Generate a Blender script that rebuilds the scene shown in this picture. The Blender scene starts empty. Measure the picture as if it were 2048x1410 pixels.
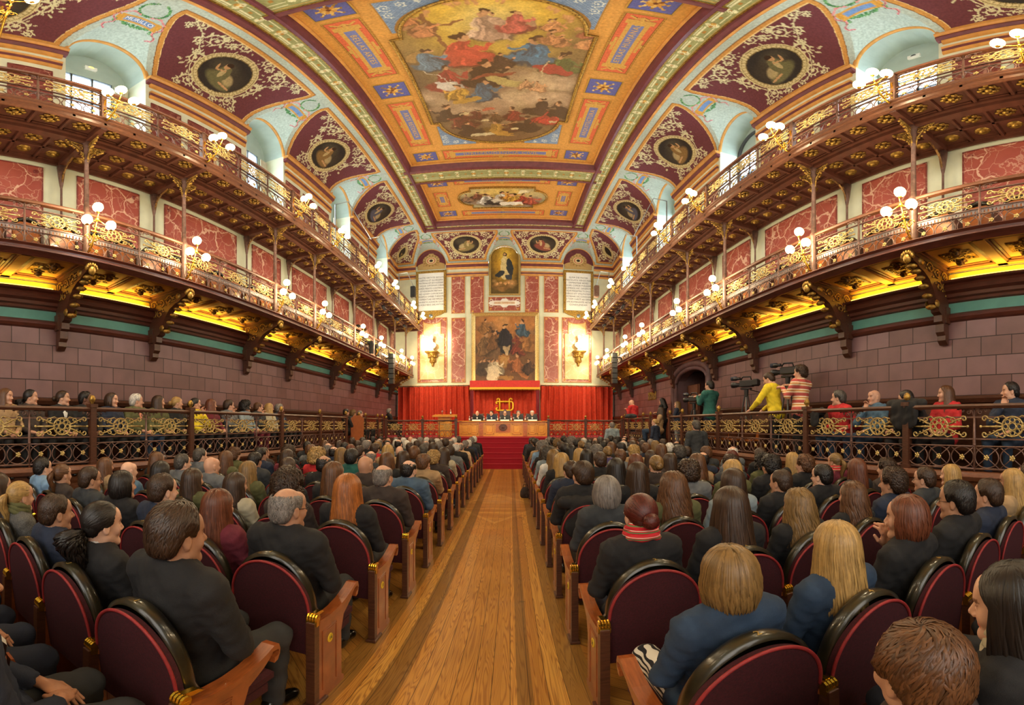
import bpy, math, random
import numpy as np
from mathutils import Vector, Matrix, Euler

# ------------------------------------------------------------------ camera
sc = bpy.context.scene
PX0, PY0, PF, EYE = 1020.3, 849.7, 811.8, 1.65
cam_data = bpy.data.cameras.new('camera')
cam = bpy.data.objects.new('camera', cam_data)
sc.collection.objects.link(cam)
cam.location = (0, 0, EYE)
cam.rotation_euler = (math.pi / 2, 0, 0)
cam_data.type = 'PANO'
cam_data.panorama_type = 'EQUIRECTANGULAR'
cam_data.longitude_min = -PX0 / PF
cam_data.longitude_max = (2048 - PX0) / PF
cam_data.latitude_max = PY0 / PF
cam_data.latitude_min = -(1410 - PY0) / PF
cam_data.clip_end = 200
sc.camera = cam

# ------------------------------------------------------------------ exposure, world, big lights
sc.view_settings.view_transform = 'Standard'
sc.view_settings.look = 'None'
sc.view_settings.exposure = 0.0
sc.view_settings.gamma = 1.0
sc.view_settings.use_curve_mapping = False
cy = sc.cycles
cy.max_bounces = 6
cy.diffuse_bounces = 4
cy.glossy_bounces = 2
cy.transmission_bounces = 4
cy.transparent_max_bounces = 6
cy.caustics_reflective = False
cy.caustics_refractive = False
cy.sample_clamp_indirect = 6.0
cy.use_denoising = True
world = bpy.data.worlds.new('sky')
sc.world = world
world.use_nodes = True
wn = world.node_tree.nodes
bgn = wn['Background']
bgn.inputs[0].default_value = (0.80, 0.90, 1.0, 1)
bgn.inputs[1].default_value = 15.0

LAMP_LO, LAMP_UP = 86.0, 42.0       # watts of the three-globe lamps, lower and upper row
GLOW_W = 14.0       # hidden yellow strips under the lower balconies
STAGE_W = 470.0     # stage spotlights
BACK_W = 430.0       # unseen fill light added behind the camera

def lamp(kind, name, loc, energy, color, rot=(0, 0, 0), size=0.1, parent=None, **kw):
    d = bpy.data.lights.new(name, kind)
    d.energy = energy
    d.color = color
    if kind == 'AREA':
        d.shape = 'RECTANGLE'
        d.size = size[0]
        d.size_y = size[1]
    elif kind in ('POINT', 'SPOT'):
        d.shadow_soft_size = size
    for k, v in kw.items():
        setattr(d, k, v)
    o = bpy.data.objects.new(name, d)
    sc.collection.objects.link(o)
    o.location = loc
    o.rotation_euler = rot
    if parent:
        o.parent = parent
    return o

# added fill light before the blank rear wall, behind the camera
lamp('AREA', 'rear_fill_light', (-.26, -4.6, 4.6), BACK_W, (1.0, .95, .9), (math.radians(90), 0, 0), (8.5, 5.6))

# ------------------------------------------------------------------ helpers
def lin(c):
    if isinstance(c, str):
        c = [int(c[i:i + 2], 16) / 255 for i in (0, 2, 4)]
    return tuple((x / 12.92 if x <= .04045 else ((x + .055) / 1.055) ** 2.4) for x in c)

M = {}
def mat(name, col, rough=.6, metal=0.0, var=.12, scale=8, bump=0.0, bscale=60, coat=0.0, stretch=None, spec=.5, col2=None, attr=None, emit=0):
    m = bpy.data.materials.new(name)
    m.use_nodes = True
    nt = m.node_tree
    N = nt.nodes
    L = nt.links
    b = N['Principled BSDF']
    b.inputs['Roughness'].default_value = rough
    b.inputs['Metallic'].default_value = metal
    b.inputs['Specular IOR Level'].default_value = spec
    if coat:
        b.inputs['Coat Weight'].default_value = coat
        b.inputs['Coat Roughness'].default_value = .12
    c = lin(col)
    tc = N.new('ShaderNodeTexCoord')
    mp = N.new('ShaderNodeMapping')
    L.new(tc.outputs['Object'], mp.inputs[0])
    if stretch:
        mp.inputs['Scale'].default_value = stretch
    nz = N.new('ShaderNodeTexNoise')
    nz.inputs['Scale'].default_value = scale
    nz.inputs['Detail'].default_value = 4
    L.new(mp.outputs[0], nz.inputs['Vector'])
    rp = N.new('ShaderNodeValToRGB')
    rp.color_ramp.elements[0].position = .3
    rp.color_ramp.elements[1].position = .7
    lo = lin(col2) if col2 else tuple(x * (1 - var * 1.6) for x in c)
    hi = tuple(min(1, x * (1 + var)) for x in c)
    rp.color_ramp.elements[0].color = (*lo, 1)
    rp.color_ramp.elements[1].color = (*hi, 1)
    L.new(nz.outputs['Fac'], rp.inputs[0])
    out = rp.outputs[0]
    if attr:
        at = N.new('ShaderNodeAttribute')
        at.attribute_name = attr
        mx = N.new('ShaderNodeMix')
        mx.data_type = 'RGBA'
        mx.blend_type = 'MULTIPLY'
        mx.inputs[0].default_value = 1
        L.new(out, mx.inputs[6])
        L.new(at.outputs['Color'], mx.inputs[7])
        out = mx.outputs[2]
    L.new(out, b.inputs['Base Color'])
    if bump:
        n2 = N.new('ShaderNodeTexNoise')
        n2.inputs['Scale'].default_value = bscale
        n2.inputs['Detail'].default_value = 3
        L.new(mp.outputs[0], n2.inputs['Vector'])
        bp = N.new('ShaderNodeBump')
        bp.inputs['Strength'].default_value = bump
        bp.inputs['Distance'].default_value = .01
        L.new(n2.outputs['Fac'], bp.inputs['Height'])
        L.new(bp.outputs[0], b.inputs['Normal'])
    if emit:
        b.inputs['Emission Color'].default_value = (*c, 1)
        b.inputs['Emission Strength'].default_value = emit
    M[name] = m
    return m

class MB:
    """collects shapes and links them as one mesh object"""
    def __init__(s):
        s.v = []
        s.f = []
    def add(s, v, f):
        n = len(s.v)
        s.v.extend([tuple(p) for p in v])
        s.f.extend([tuple(i + n for i in q) for q in f])
        return s
    def box(s, x0, y0, z0, x1, y1, z1):
        v = [(x0, y0, z0), (x1, y0, z0), (x1, y1, z0), (x0, y1, z0), (x0, y0, z1), (x1, y0, z1), (x1, y1, z1), (x0, y1, z1)]
        return s.add(v, [(0, 3, 2, 1), (4, 5, 6, 7), (0, 1, 5, 4), (1, 2, 6, 5), (2, 3, 7, 6), (3, 0, 4, 7)])
    def bbox(s, x0, y0, z0, x1, y1, z1, b=.01):
        """box with bevelled edges along its long faces"""
        v = []
        for z, i in ((z0, b), (z0 + b, 0), (z1 - b, 0), (z1, b)):
            v += [(x0 + i, y0 + i, z), (x1 - i, y0 + i, z), (x1 - i, y1 - i, z), (x0 + i, y1 - i, z)]
        f = [(3, 2, 1, 0), (12, 13, 14, 15)]
        for k in range(3):
            for i in range(4):
                a = 4 * k + i
                c = 4 * k + (i + 1) % 4
                f.append((a, c, c + 4, a + 4))
        return s.add(v, f)
    def tube(s, path, r, n=6, closed=False, flat=1.0, up=None):
        P = [Vector(p) for p in path]
        m = len(P)
        R = r if hasattr(r, '__len__') else [r] * m
        v = []
        ref = Vector(up) if up else None
        prev = None
        for i in range(m):
            if closed:
                t = P[(i + 1) % m] - P[i - 1]
            else:
                t = P[min(i + 1, m - 1)] - P[max(i - 1, 0)]
            if t.length < 1e-9:
                t = Vector((0, 0, 1))
            t.normalize()
            if ref is not None:
                a = ref - t * ref.dot(t)
            elif prev is None:
                a = t.orthogonal()
            else:
                a = prev - t * prev.dot(t)
            if a.length < 1e-6:
                a = t.orthogonal()
            a.normalize()
            prev = a
            b = t.cross(a)
            for k in range(n):
                w = 2 * math.pi * k / n
                v.append(P[i] + a * (math.cos(w) * R[i] * flat) + b * (math.sin(w) * R[i]))
        f = []
        for i in range(m if closed else m - 1):
            j = (i + 1) % m
            for k in range(n):
                l = (k + 1) % n
                f.append((i * n + k, i * n + l, j * n + l, j * n + k))
        if not closed:
            f.append(tuple(range(n - 1, -1, -1)))
            f.append(tuple((m - 1) * n + k for k in range(n)))
        return s.add(v, f)
    def lathe(s, prof, c=(0, 0, 0), n=12, axis='z', ang=2 * math.pi):
        v = []
        m = len(prof)
        full = abs(ang - 2 * math.pi) < 1e-6
        cnt = n if full else n + 1
        for k in range(cnt):
            w = ang * k / n
            for r, z in prof:
                a, b = r * math.cos(w), r * math.sin(w)
                p = {'z': (a, b, z), 'y': (a, z, b), 'x': (z, a, b)}[axis]
                v.append((c[0] + p[0], c[1] + p[1], c[2] + p[2]))
        f = []
        for k in range(n):
            l = (k + 1) % cnt
            for i in range(m - 1):
                f.append((k * m + i, l * m + i, l * m + i + 1, k * m + i + 1))
        return s.add(v, f)
    def ball(s, c, r, nu=10, nv=7):
        if not hasattr(r, '__len__'):
            r = (r, r, r)
        v = []
        for i in range(nv + 1):
            t = math.pi * i / nv
            for k in range(nu):
                w = 2 * math.pi * k / nu
                v.append((c[0] + r[0] * math.sin(t) * math.cos(w), c[1] + r[1] * math.sin(t) * math.sin(w), c[2] + r[2] * math.cos(t)))
        f = []
        for i in range(nv):
            for k in range(nu):
                l = (k + 1) % nu
                f.append((i * nu + k, (i + 1) * nu + k, (i + 1) * nu + l, i * nu + l))
        return s.add(v, f)
    def prism(s, poly, a, b, axis='x'):
        """poly of (u,v): axis x -> (y,z); axis y -> (x,z); axis z -> (x,y)"""
        def P(u, w, t):
            return {'x': (t, u, w), 'y': (u, t, w), 'z': (u, w, t)}[axis]
        n = len(poly)
        v = [P(u, w, a) for u, w in poly] + [P(u, w, b) for u, w in poly]
        f = [tuple(range(n - 1, -1, -1)), tuple(range(n, 2 * n))]
        f += [(i, (i + 1) % n, (i + 1) % n + n, i + n) for i in range(n)]
        return s.add(v, f)
    def mesh(s, name, smooth=False):
        me = bpy.data.meshes.new(name)
        me.from_pydata(s.v, [], s.f)
        if smooth:
            me.polygons.foreach_set('use_smooth', [True] * len(me.polygons))
        me.update()
        return me
    def build(s, name, m, parent=None, loc=(0, 0, 0), rot=(0, 0, 0), smooth=False, **tags):
        return obj(name, s.mesh(name, smooth), m, parent, loc, rot, **tags)

VAR = {}
def obj(name, me, m=None, parent=None, loc=(0, 0, 0), rot=(0, 0, 0), scale=None, **tags):
    """links a mesh; objects of one mesh and one material share their data"""
    if m is not None:
        if isinstance(m, str):
            m = M[m]
        if not me.materials:
            me.materials.append(m)
        elif me.materials[0] != m:
            k = (me.name, m.name)
            if k not in VAR:
                VAR[k] = me.copy()
                VAR[k].materials[0] = m
            me = VAR[k]
    o = bpy.data.objects.new(name, me)
    sc.collection.objects.link(o)
    if parent is not None:
        o.parent = parent
    o.location = loc
    o.rotation_euler = rot
    if scale:
        o.scale = scale
    for k, v in tags.items():
        if v is not None:
            o[k] = v
    return o

def thing(name, label, category, loc=(0, 0, 0), rotz=0, group=None):
    o = bpy.data.objects.new(name, None)
    sc.collection.objects.link(o)
    o.empty_display_size = .1
    o.location = loc
    o.rotation_euler = (0, 0, rotz)
    o['label'] = label
    o['category'] = category
    if group:
        o['group'] = group
    return o

def grid_mesh(name, P, col=None, flip=False):
    """P: (n,m,3) array of points; col (n,m,3) linear colours per vertex"""
    n, m, _ = P.shape
    me = bpy.data.meshes.new(name)
    idx = np.arange(n * m).reshape(n, m)
    q = np.stack([idx[:-1, :-1], idx[1:, :-1], idx[1:, 1:], idx[:-1, 1:]], -1).reshape(-1, 4)
    if flip:
        q = q[:, ::-1]
    k = len(q)
    me.vertices.add(n * m)
    me.vertices.foreach_set('co', P.reshape(-1).astype(np.float32))
    me.loops.add(k * 4)
    me.loops.foreach_set('vertex_index', q.reshape(-1).astype(np.int32))
    me.polygons.add(k)
    me.polygons.foreach_set('loop_start', (np.arange(k) * 4).astype(np.int32))
    me.polygons.foreach_set('use_smooth', np.ones(k, bool))
    me.update(calc_edges=True)
    if col is not None:
        a = me.color_attributes.new('Paint', 'FLOAT_COLOR', 'POINT')
        c4 = np.ones((n * m, 4), np.float32)
        c4[:, :3] = col.reshape(-1, 3)
        a.data.foreach_set('color', c4.reshape(-1))
    return me

def paint_mat(name, rough=.7, bump=0.15, spec=.3):
    """painted plaster or canvas: the pigment comes from the mesh's own paint layer, broken up by fine procedural grain"""
    m = bpy.data.materials.new(name)
    m.use_nodes = True
    N = m.node_tree.nodes
    L = m.node_tree.links
    b = N['Principled BSDF']
    b.inputs['Roughness'].default_value = rough
    b.inputs['Specular IOR Level'].default_value = spec
    at = N.new('ShaderNodeAttribute')
    at.attribute_name = 'Paint'
    tc = N.new('ShaderNodeTexCoord')
    nz = N.new('ShaderNodeTexNoise')
    nz.inputs['Scale'].default_value = 22
    nz.inputs['Detail'].default_value = 5
    L.new(tc.outputs['Object'], nz.inputs['Vector'])
    rp = N.new('ShaderNodeValToRGB')
    rp.color_ramp.elements[0].color = (.78, .78, .78, 1)
    rp.color_ramp.elements[1].color = (1.12, 1.12, 1.12, 1)
    rp.color_ramp.elements[0].position = .3
    rp.color_ramp.elements[1].position = .7
    L.new(nz.outputs['Fac'], rp.inputs[0])
    mx = N.new('ShaderNodeMix')
    mx.data_type = 'RGBA'
    mx.blend_type = 'MULTIPLY'
    mx.inputs[0].default_value = 1
    L.new(at.outputs['Color'], mx.inputs[6])
    L.new(rp.outputs[0], mx.inputs[7])
    L.new(mx.outputs[2], b.inputs['Base Color'])
    if bump:
        bp = N.new('ShaderNodeBump')
        bp.inputs['Strength'].default_value = bump
        bp.inputs['Distance'].default_value = .01
        L.new(nz.outputs['Fac'], bp.inputs['Height'])
        L.new(bp.outputs[0], b.inputs['Normal'])
    M[name] = m
    return m

# ------------------------------------------------------------------ a small paint box (numpy canvas)
class Canvas:
    def __init__(s, w, h, col, ppm):
        """w,h metres; x to the right, y up; ppm samples per metre"""
        s.w, s.h, s.p = w, h, ppm
        s.nx, s.ny = int(round(w * ppm)) + 1, int(round(h * ppm)) + 1
        s.a = np.empty((s.nx, s.ny, 3), np.float32)
        s.a[:] = lin(col)
        s.X, s.Y = np.meshgrid(np.linspace(0, w, s.nx), np.linspace(0, h, s.ny), indexing='ij')
        s.clip = None
    def win(s, x0, y0, x1, y1):
        i0 = max(0, int(x0 * s.p) - 1)
        i1 = min(s.nx, int(x1 * s.p) + 3)
        j0 = max(0, int(y0 * s.p) - 1)
        j1 = min(s.ny, int(y1 * s.p) + 3)
        return slice(i0, max(i0, i1)), slice(j0, max(j0, j1))
    def put(s, w, mask, col, al=1.0):
        if s.clip is not None:
            mask = mask * s.clip[w]
        k = (mask * al)[..., None]
        s.a[w] = s.a[w] * (1 - k) + np.array(lin(col), np.float32) * k
    def poly(s, pts, col, al=1.0):
        pts = np.array(pts, float)
        w = s.win(pts[:, 0].min(), pts[:, 1].min(), pts[:, 0].max(), pts[:, 1].max())
        X, Y = s.X[w], s.Y[w]
        ins = np.zeros(X.shape, bool)
        n = len(pts)
        for i in range(n):
            (xa, ya), (xb, yb) = pts[i], pts[(i + 1) % n]
            if ya == yb:
                continue
            c = ((ya > Y) != (yb > Y)) & (X < (xb - xa) * (Y - ya) / (yb - ya) + xa)
            ins ^= c
        s.put(w, ins.astype(np.float32), col, al)
    def rect(s, x0, y0, x1, y1, col, al=1.0):
        w = s.win(x0, y0, x1, y1)
        X, Y = s.X[w], s.Y[w]
        s.put(w, ((X >= x0) & (X <= x1) & (Y >= y0) & (Y <= y1)).astype(np.float32), col, al)
    def ell(s, x, y, rx, ry, col, al=1.0, rot=0, soft=0.0):
        r = max(rx, ry) * (1 + soft)
        w = s.win(x - r, y - r, x + r, y + r)
        X, Y = s.X[w] - x, s.Y[w] - y
        c, q = math.cos(rot), math.sin(rot)
        d = np.sqrt(((X * c + Y * q) / rx) ** 2 + ((-X * q + Y * c) / ry) ** 2)
        m = (d < 1).astype(np.float32) if not soft else np.clip((1 + soft - d) / (2 * soft), 0, 1)
        s.put(w, m, col, al)
    def ring(s, x, y, rx, ry, t, col, al=1.0):
        w = s.win(x - rx - t, y - ry - t, x + rx + t, y + ry + t)
        X, Y = s.X[w] - x, s.Y[w] - y
        d = np.sqrt((X / rx) ** 2 + (Y / ry) ** 2)
        s.put(w, (np.abs(d - 1) * min(rx, ry) < t / 2).astype(np.float32), col, al)
    def line(s, pts, t, col, al=1.0, t1=None):
        n = len(pts) - 1
        for i in range(n):
            (xa, ya), (xb, yb) = pts[i], pts[i + 1]
            ta = t if t1 is None else t + (t1 - t) * i / n
            w = s.win(min(xa, xb) - ta, min(ya, yb) - ta, max(xa, xb) + ta, max(ya, yb) + ta)
            X, Y = s.X[w] - xa, s.Y[w] - ya
            dx, dy = xb - xa, yb - ya
            L2 = dx * dx + dy * dy + 1e-12
            k = np.clip((X * dx + Y * dy) / L2, 0, 1)
            d = np.hypot(X - k * dx, Y - k * dy)
            s.put(w, (d < ta / 2).astype(np.float32), col, al)
    def spiral(s, x, y, r, a0, turns, t, col, hand=1, leaf=True):
        pts = []
        n = int(26 * turns)
        for i in range(n + 1):
            k = i / n
            rr = r * (1 - k * .85)
            a = a0 + hand * turns * 2 * math.pi * k
            pts.append((x + rr * math.cos(a), y + rr * math.sin(a)))
        s.line(pts, t, col, 1, t * .5)
        s.ell(*pts[-1], t * 1.1, t * 1.1, col)
        if leaf:
            for i in range(2, n, 4):
                px, py = pts[i]
                a = a0 + hand * turns * 2 * math.pi * i / n
                k = 1 - i / n * .6
                s.ell(px + math.cos(a) * t * .9, py + math.sin(a) * t * .9, t * 1.3 * k, t * .55 * k, col, 1, a + hand * .7)
    def noise(s, amt, cell, seed=0):
        rs = np.random.RandomState(seed)
        tot = np.zeros((s.nx, s.ny), np.float32)
        for o in range(3):
            c = cell / 2 ** o
            gx, gy = int(s.w / c) + 3, int(s.h / c) + 3
            g = rs.rand(gx, gy).astype(np.float32) - .5
            u, v = s.X / c, s.Y / c
            i, j = u.astype(int), v.astype(int)
            fu, fv = u - i, v - j
            fu = fu * fu * (3 - 2 * fu)
            fv = fv * fv * (3 - 2 * fv)
            tot += (g[i, j] * (1 - fu) * (1 - fv) + g[i + 1, j] * fu * (1 - fv) + g[i, j + 1] * (1 - fu) * fv + g[i + 1, j + 1] * fu * fv) / 2 ** o
        s.a *= (1 + amt * tot)[..., None]
        return tot
# ------------------------------------------------------------------ materials
XL, XR, YF, YB, CX = -5.9, 5.37, 20.5, -5.0, -.265
GF = .95          # floor level of the side galleries
ST = 1.13         # floor level of the stage
PER = 4.735       # rhythm of the windows

mat('wood_dark', '53301f', .38, var=.25, scale=6, stretch=(3, 3, 20), bump=.1, coat=.2)
mat('wood_mid', '78492f', .48, var=.2, scale=6, stretch=(3, 3, 20), coat=.1)
mat('wood_orange', 'b4672a', .32, var=.22, scale=5, stretch=(2, 2, 18), coat=.35)
mat('wood_arm', '9a5226', .28, var=.2, scale=5, stretch=(18, 2, 2), coat=.5)
mat('wood_stage', 'e0a236', .3, var=.15, scale=5, stretch=(2, 14, 14), coat=.3)
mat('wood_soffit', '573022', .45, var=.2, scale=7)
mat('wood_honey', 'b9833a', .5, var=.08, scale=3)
mat('iron', '7a5c50', .4, .3, var=.25, scale=14, bump=.15, bscale=90)
mat('iron_pale', '8d7f7a', .4, .3, var=.2, scale=14)
mat('gold', 'd9bf7c', .36, .55, var=.25, scale=30, bump=.3, bscale=70)
mat('gold_old', 'b48f3f', .38, .55, var=.35, scale=24, bump=.4, bscale=80, col2='5b3d18')
mat('gold_dark', '8a6428', .45, .4, var=.35, scale=24, bump=.4, bscale=60, col2='3a2211')
mat('brass', 'd9ac3c', .2, .95, var=.15, scale=20)
mat('plaster_cream', 'd3d6bc', .75, var=.06, scale=3, bump=.1)
mat('plaster_blue', 'a9b8ae', .8, var=.06, scale=3, bump=.15)
mat('plaster_green', '5f9a8b', .6, var=.08, scale=4)
mat('maroon_paint', '6b3136', .45, var=.15, scale=6)
mat('brown_molding', '5c2f22', .4, var=.2, scale=6, stretch=(1, 1, 6), coat=.2)
mat('orange_paint', 'cf9348', .5, var=.12, scale=6)
mat('cream_trim', 'e2cfae', .5, var=.1, scale=6)
mat('yellow_cove', 'e0b73c', .6, var=.08, scale=3)
mat('carpet_red', 'a5182c', .95, var=.12, scale=60, bump=.5, bscale=300)
mat('curtain_red', 'ba3416', .8, var=.12, scale=12, bump=.2, bscale=160)
mat('curtain_shade', '7c1f2c', .8, var=.12, scale=12)  # darker maroon cloth of the canopy side drapes
mat('canopy_red', 'b52a22', .75, var=.1, scale=12)
mat('fringe_gold', 'dca327', .6, .2, var=.2, scale=60)
mat('velvet_maroon', '420b17', .85, var=.25, scale=120, bump=.4, bscale=500)
mat('velvet_highlight', '94292a', .6, var=.12, scale=40)  # brighter red, stands in for light on the chair shell's rounded edge
mat('leather_black', '1c1a14', .24, var=.5, scale=3, coat=.6)
mat('black_plastic', '17181b', .4, var=.2, scale=20)
mat('grey_metal', '8f979a', .3, .8, var=.1)
mat('paper_white', 'efeee6', .6, var=.03)
mat('marble_white', 'e9e6dc', .4, var=.06, scale=3)
mat('bust_white', 'f1ecdf', .5, var=.05, scale=8)
mat('letter_gold', 'caa65a', .4, .5)
mat('letter_pink', 'e2a98c', .6)
mat('letter_ink', '4c4538', .6)
mat('letter_red', 'b06a3c', .6)
mat('emblem_yellow', 'f0bd22', .55)
mat('disc_yellow', 'e0c02c', .5)
mat('curtain_cream', 'd9d3bb', .8, var=.1)
mat('window_frame', '3c3f42', .5)
mat('stone_plain', '6d504f', .6, var=.15, scale=5, bump=.2)
mat('screen_lit', 'cfe0ff', .3, emit=1.5)

def globe_mat():
    m = bpy.data.materials.new('lamp_glass')
    m.use_nodes = True
    b = m.node_tree.nodes['Principled BSDF']
    b.inputs['Base Color'].default_value = (1, .9, .7, 1)
    b.inputs['Emission Color'].default_value = (1.0, .78, .38, 1)
    b.inputs['Emission Strength'].default_value = 14.0
    m.cycles.emission_sampling = 'NONE'
    M['lamp_glass'] = m
globe_mat()

def glass_mat():
    m = bpy.data.materials.new('window_glass')
    m.use_nodes = True
    N, L = m.node_tree.nodes, m.node_tree.links
    N.remove(N['Principled BSDF'])
    t = N.new('ShaderNodeBsdfTransparent')
    t.inputs[0].default_value = (.93, .96, .97, 1)
    g = N.new('ShaderNodeBsdfGlossy')
    g.inputs['Roughness'].default_value = .05
    x = N.new('ShaderNodeMixShader')
    x.inputs[0].default_value = .08
    L.new(t.outputs[0], x.inputs[1])
    L.new(g.outputs[0], x.inputs[2])
    L.new(x.outputs[0], N['Material Output'].inputs[0])
    M['window_glass'] = m
glass_mat()
m = mat('drinking_glass', 'f4f8f8', .05, var=.02)
m.node_tree.nodes['Principled BSDF'].inputs['Transmission Weight'].default_value = .8

def vec_nodes(m):
    N, L = m.node_tree.nodes, m.node_tree.links
    tc = N.new('ShaderNodeTexCoord')
    sp = N.new('ShaderNodeSeparateXYZ')
    L.new(tc.outputs['Object'], sp.inputs[0])
    return N, L, tc, sp

def mnode(N, L, op, a, b=None, c=None):
    n = N.new('ShaderNodeMath')
    n.operation = op
    for i, v in enumerate((a, b, c)):
        if v is None:
            continue
        if isinstance(v, (int, float)):
            n.inputs[i].default_value = v
        else:
            L.new(v, n.inputs[i])
    return n.outputs[0]

def mixc(N, L, f, a, b, mode='MIX'):
    n = N.new('ShaderNodeMix')
    n.data_type = 'RGBA'
    n.blend_type = mode
    for i, v in ((0, f), (6, a), (7, b)):
        if isinstance(v, (int, float)):
            n.inputs[i].default_value = v
        elif isinstance(v, tuple):
            n.inputs[i].default_value = (*v, 1)
        else:
            L.new(v, n.inputs[i])
    return n.outputs[2]

def marble(name, base, vein, dark):
    m = bpy.data.materials.new(name)
    m.use_nodes = True
    N, L, tc, sp = vec_nodes(m)
    b = N['Principled BSDF']
    b.inputs['Roughness'].default_value = .35
    nz = N.new('ShaderNodeTexNoise')
    nz.inputs['Scale'].default_value = 2.2
    nz.inputs['Detail'].default_value = 5
    L.new(tc.outputs['Object'], nz.inputs['Vector'])
    w = N.new('ShaderNodeVectorMath')
    w.operation = 'MULTIPLY_ADD'
    L.new(nz.outputs['Color'], w.inputs[0])
    w.inputs[1].default_value = (.55, .55, .55)
    L.new(tc.outputs['Object'], w.inputs[2])
    out = lin(base)
    base_c = mixc(N, L, nz.outputs['Fac'], lin(dark), lin(base))
    for sc_, th in ((1.7, .012), (4.3, .012)):
        v = N.new('ShaderNodeTexVoronoi')
        v.feature = 'DISTANCE_TO_EDGE'
        v.inputs['Scale'].default_value = sc_
        L.new(w.outputs[0], v.inputs['Vector'])
        n3 = N.new('ShaderNodeTexNoise')
        n3.inputs['Scale'].default_value = 1.4
        L.new(tc.outputs['Object'], n3.inputs['Vector'])
        lim = mnode(N, L, 'MULTIPLY', n3.outputs['Fac'], th * 4)
        f = mnode(N, L, 'LESS_THAN', v.outputs['Distance'], lim)
        f = mnode(N, L, 'MULTIPLY', f, .55 if sc_ < 3 else .28)
        base_c = mixc(N, L, f, base_c, lin(vein))
    L.new(base_c, b.inputs['Base Color'])
    M[name] = m
marble('marble_red', 'a85a4c', 'e6c9ae', '8a3f38')
marble('marble_deep', '86403a', 'c79a85', '6e2f2e')
marble('marble_ochre', 'd8bd86', 'e9dcb6', 'c9a662')

def stone_wall():
    m = bpy.data.materials.new('stone_blocks')
    m.use_nodes = True
    N, L, tc, sp = vec_nodes(m)
    b = N['Principled BSDF']
    b.inputs['Roughness'].default_value = .42
    cb = N.new('ShaderNodeCombineXYZ')
    L.new(sp.outputs[1], cb.inputs[0])
    zz = mnode(N, L, 'ADD', sp.outputs[2], -.085)
    L.new(zz, cb.inputs[1])
    br = N.new('ShaderNodeTexBrick')
    br.inputs['Scale'].default_value = 1
    br.inputs['Brick Width'].default_value = .465
    br.inputs['Row Height'].default_value = .285
    br.inputs['Mortar Size'].default_value = .007
    br.inputs['Mortar Smooth'].default_value = .2
    br.inputs['Color1'].default_value = (*lin('8d6c6b'), 1)
    br.inputs['Color2'].default_value = (*lin('785753'), 1)
    br.inputs['Mortar'].default_value = (*lin('2d1a18'), 1)
    L.new(cb.outputs[0], br.inputs['Vector'])
    nz = N.new('ShaderNodeTexNoise')
    nz.inputs['Scale'].default_value = 3
    nz.inputs['Detail'].default_value = 8
    L.new(tc.outputs['Object'], nz.inputs['Vector'])
    rp = N.new('ShaderNodeValToRGB')
    rp.color_ramp.elements[0].color = (.7, .7, .7, 1)
    rp.color_ramp.elements[1].color = (1.25, 1.2, 1.2, 1)
    L.new(nz.outputs['Fac'], rp.inputs[0])
    L.new(mixc(N, L, 1.0, br.outputs['Color'], rp.outputs[0], 'MULTIPLY'), b.inputs['Base Color'])
    bp = N.new('ShaderNodeBump')
    bp.inputs['Distance'].default_value = .012
    bp.inputs['Strength'].default_value = .7
    h = mnode(N, L, 'MULTIPLY_ADD', nz.outputs['Fac'], .15, br.outputs['Fac'])
    bp.invert = True
    L.new(h, bp.inputs['Height'])
    L.new(bp.outputs[0], b.inputs['Normal'])
    M['stone_blocks'] = m
stone_wall()

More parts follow.
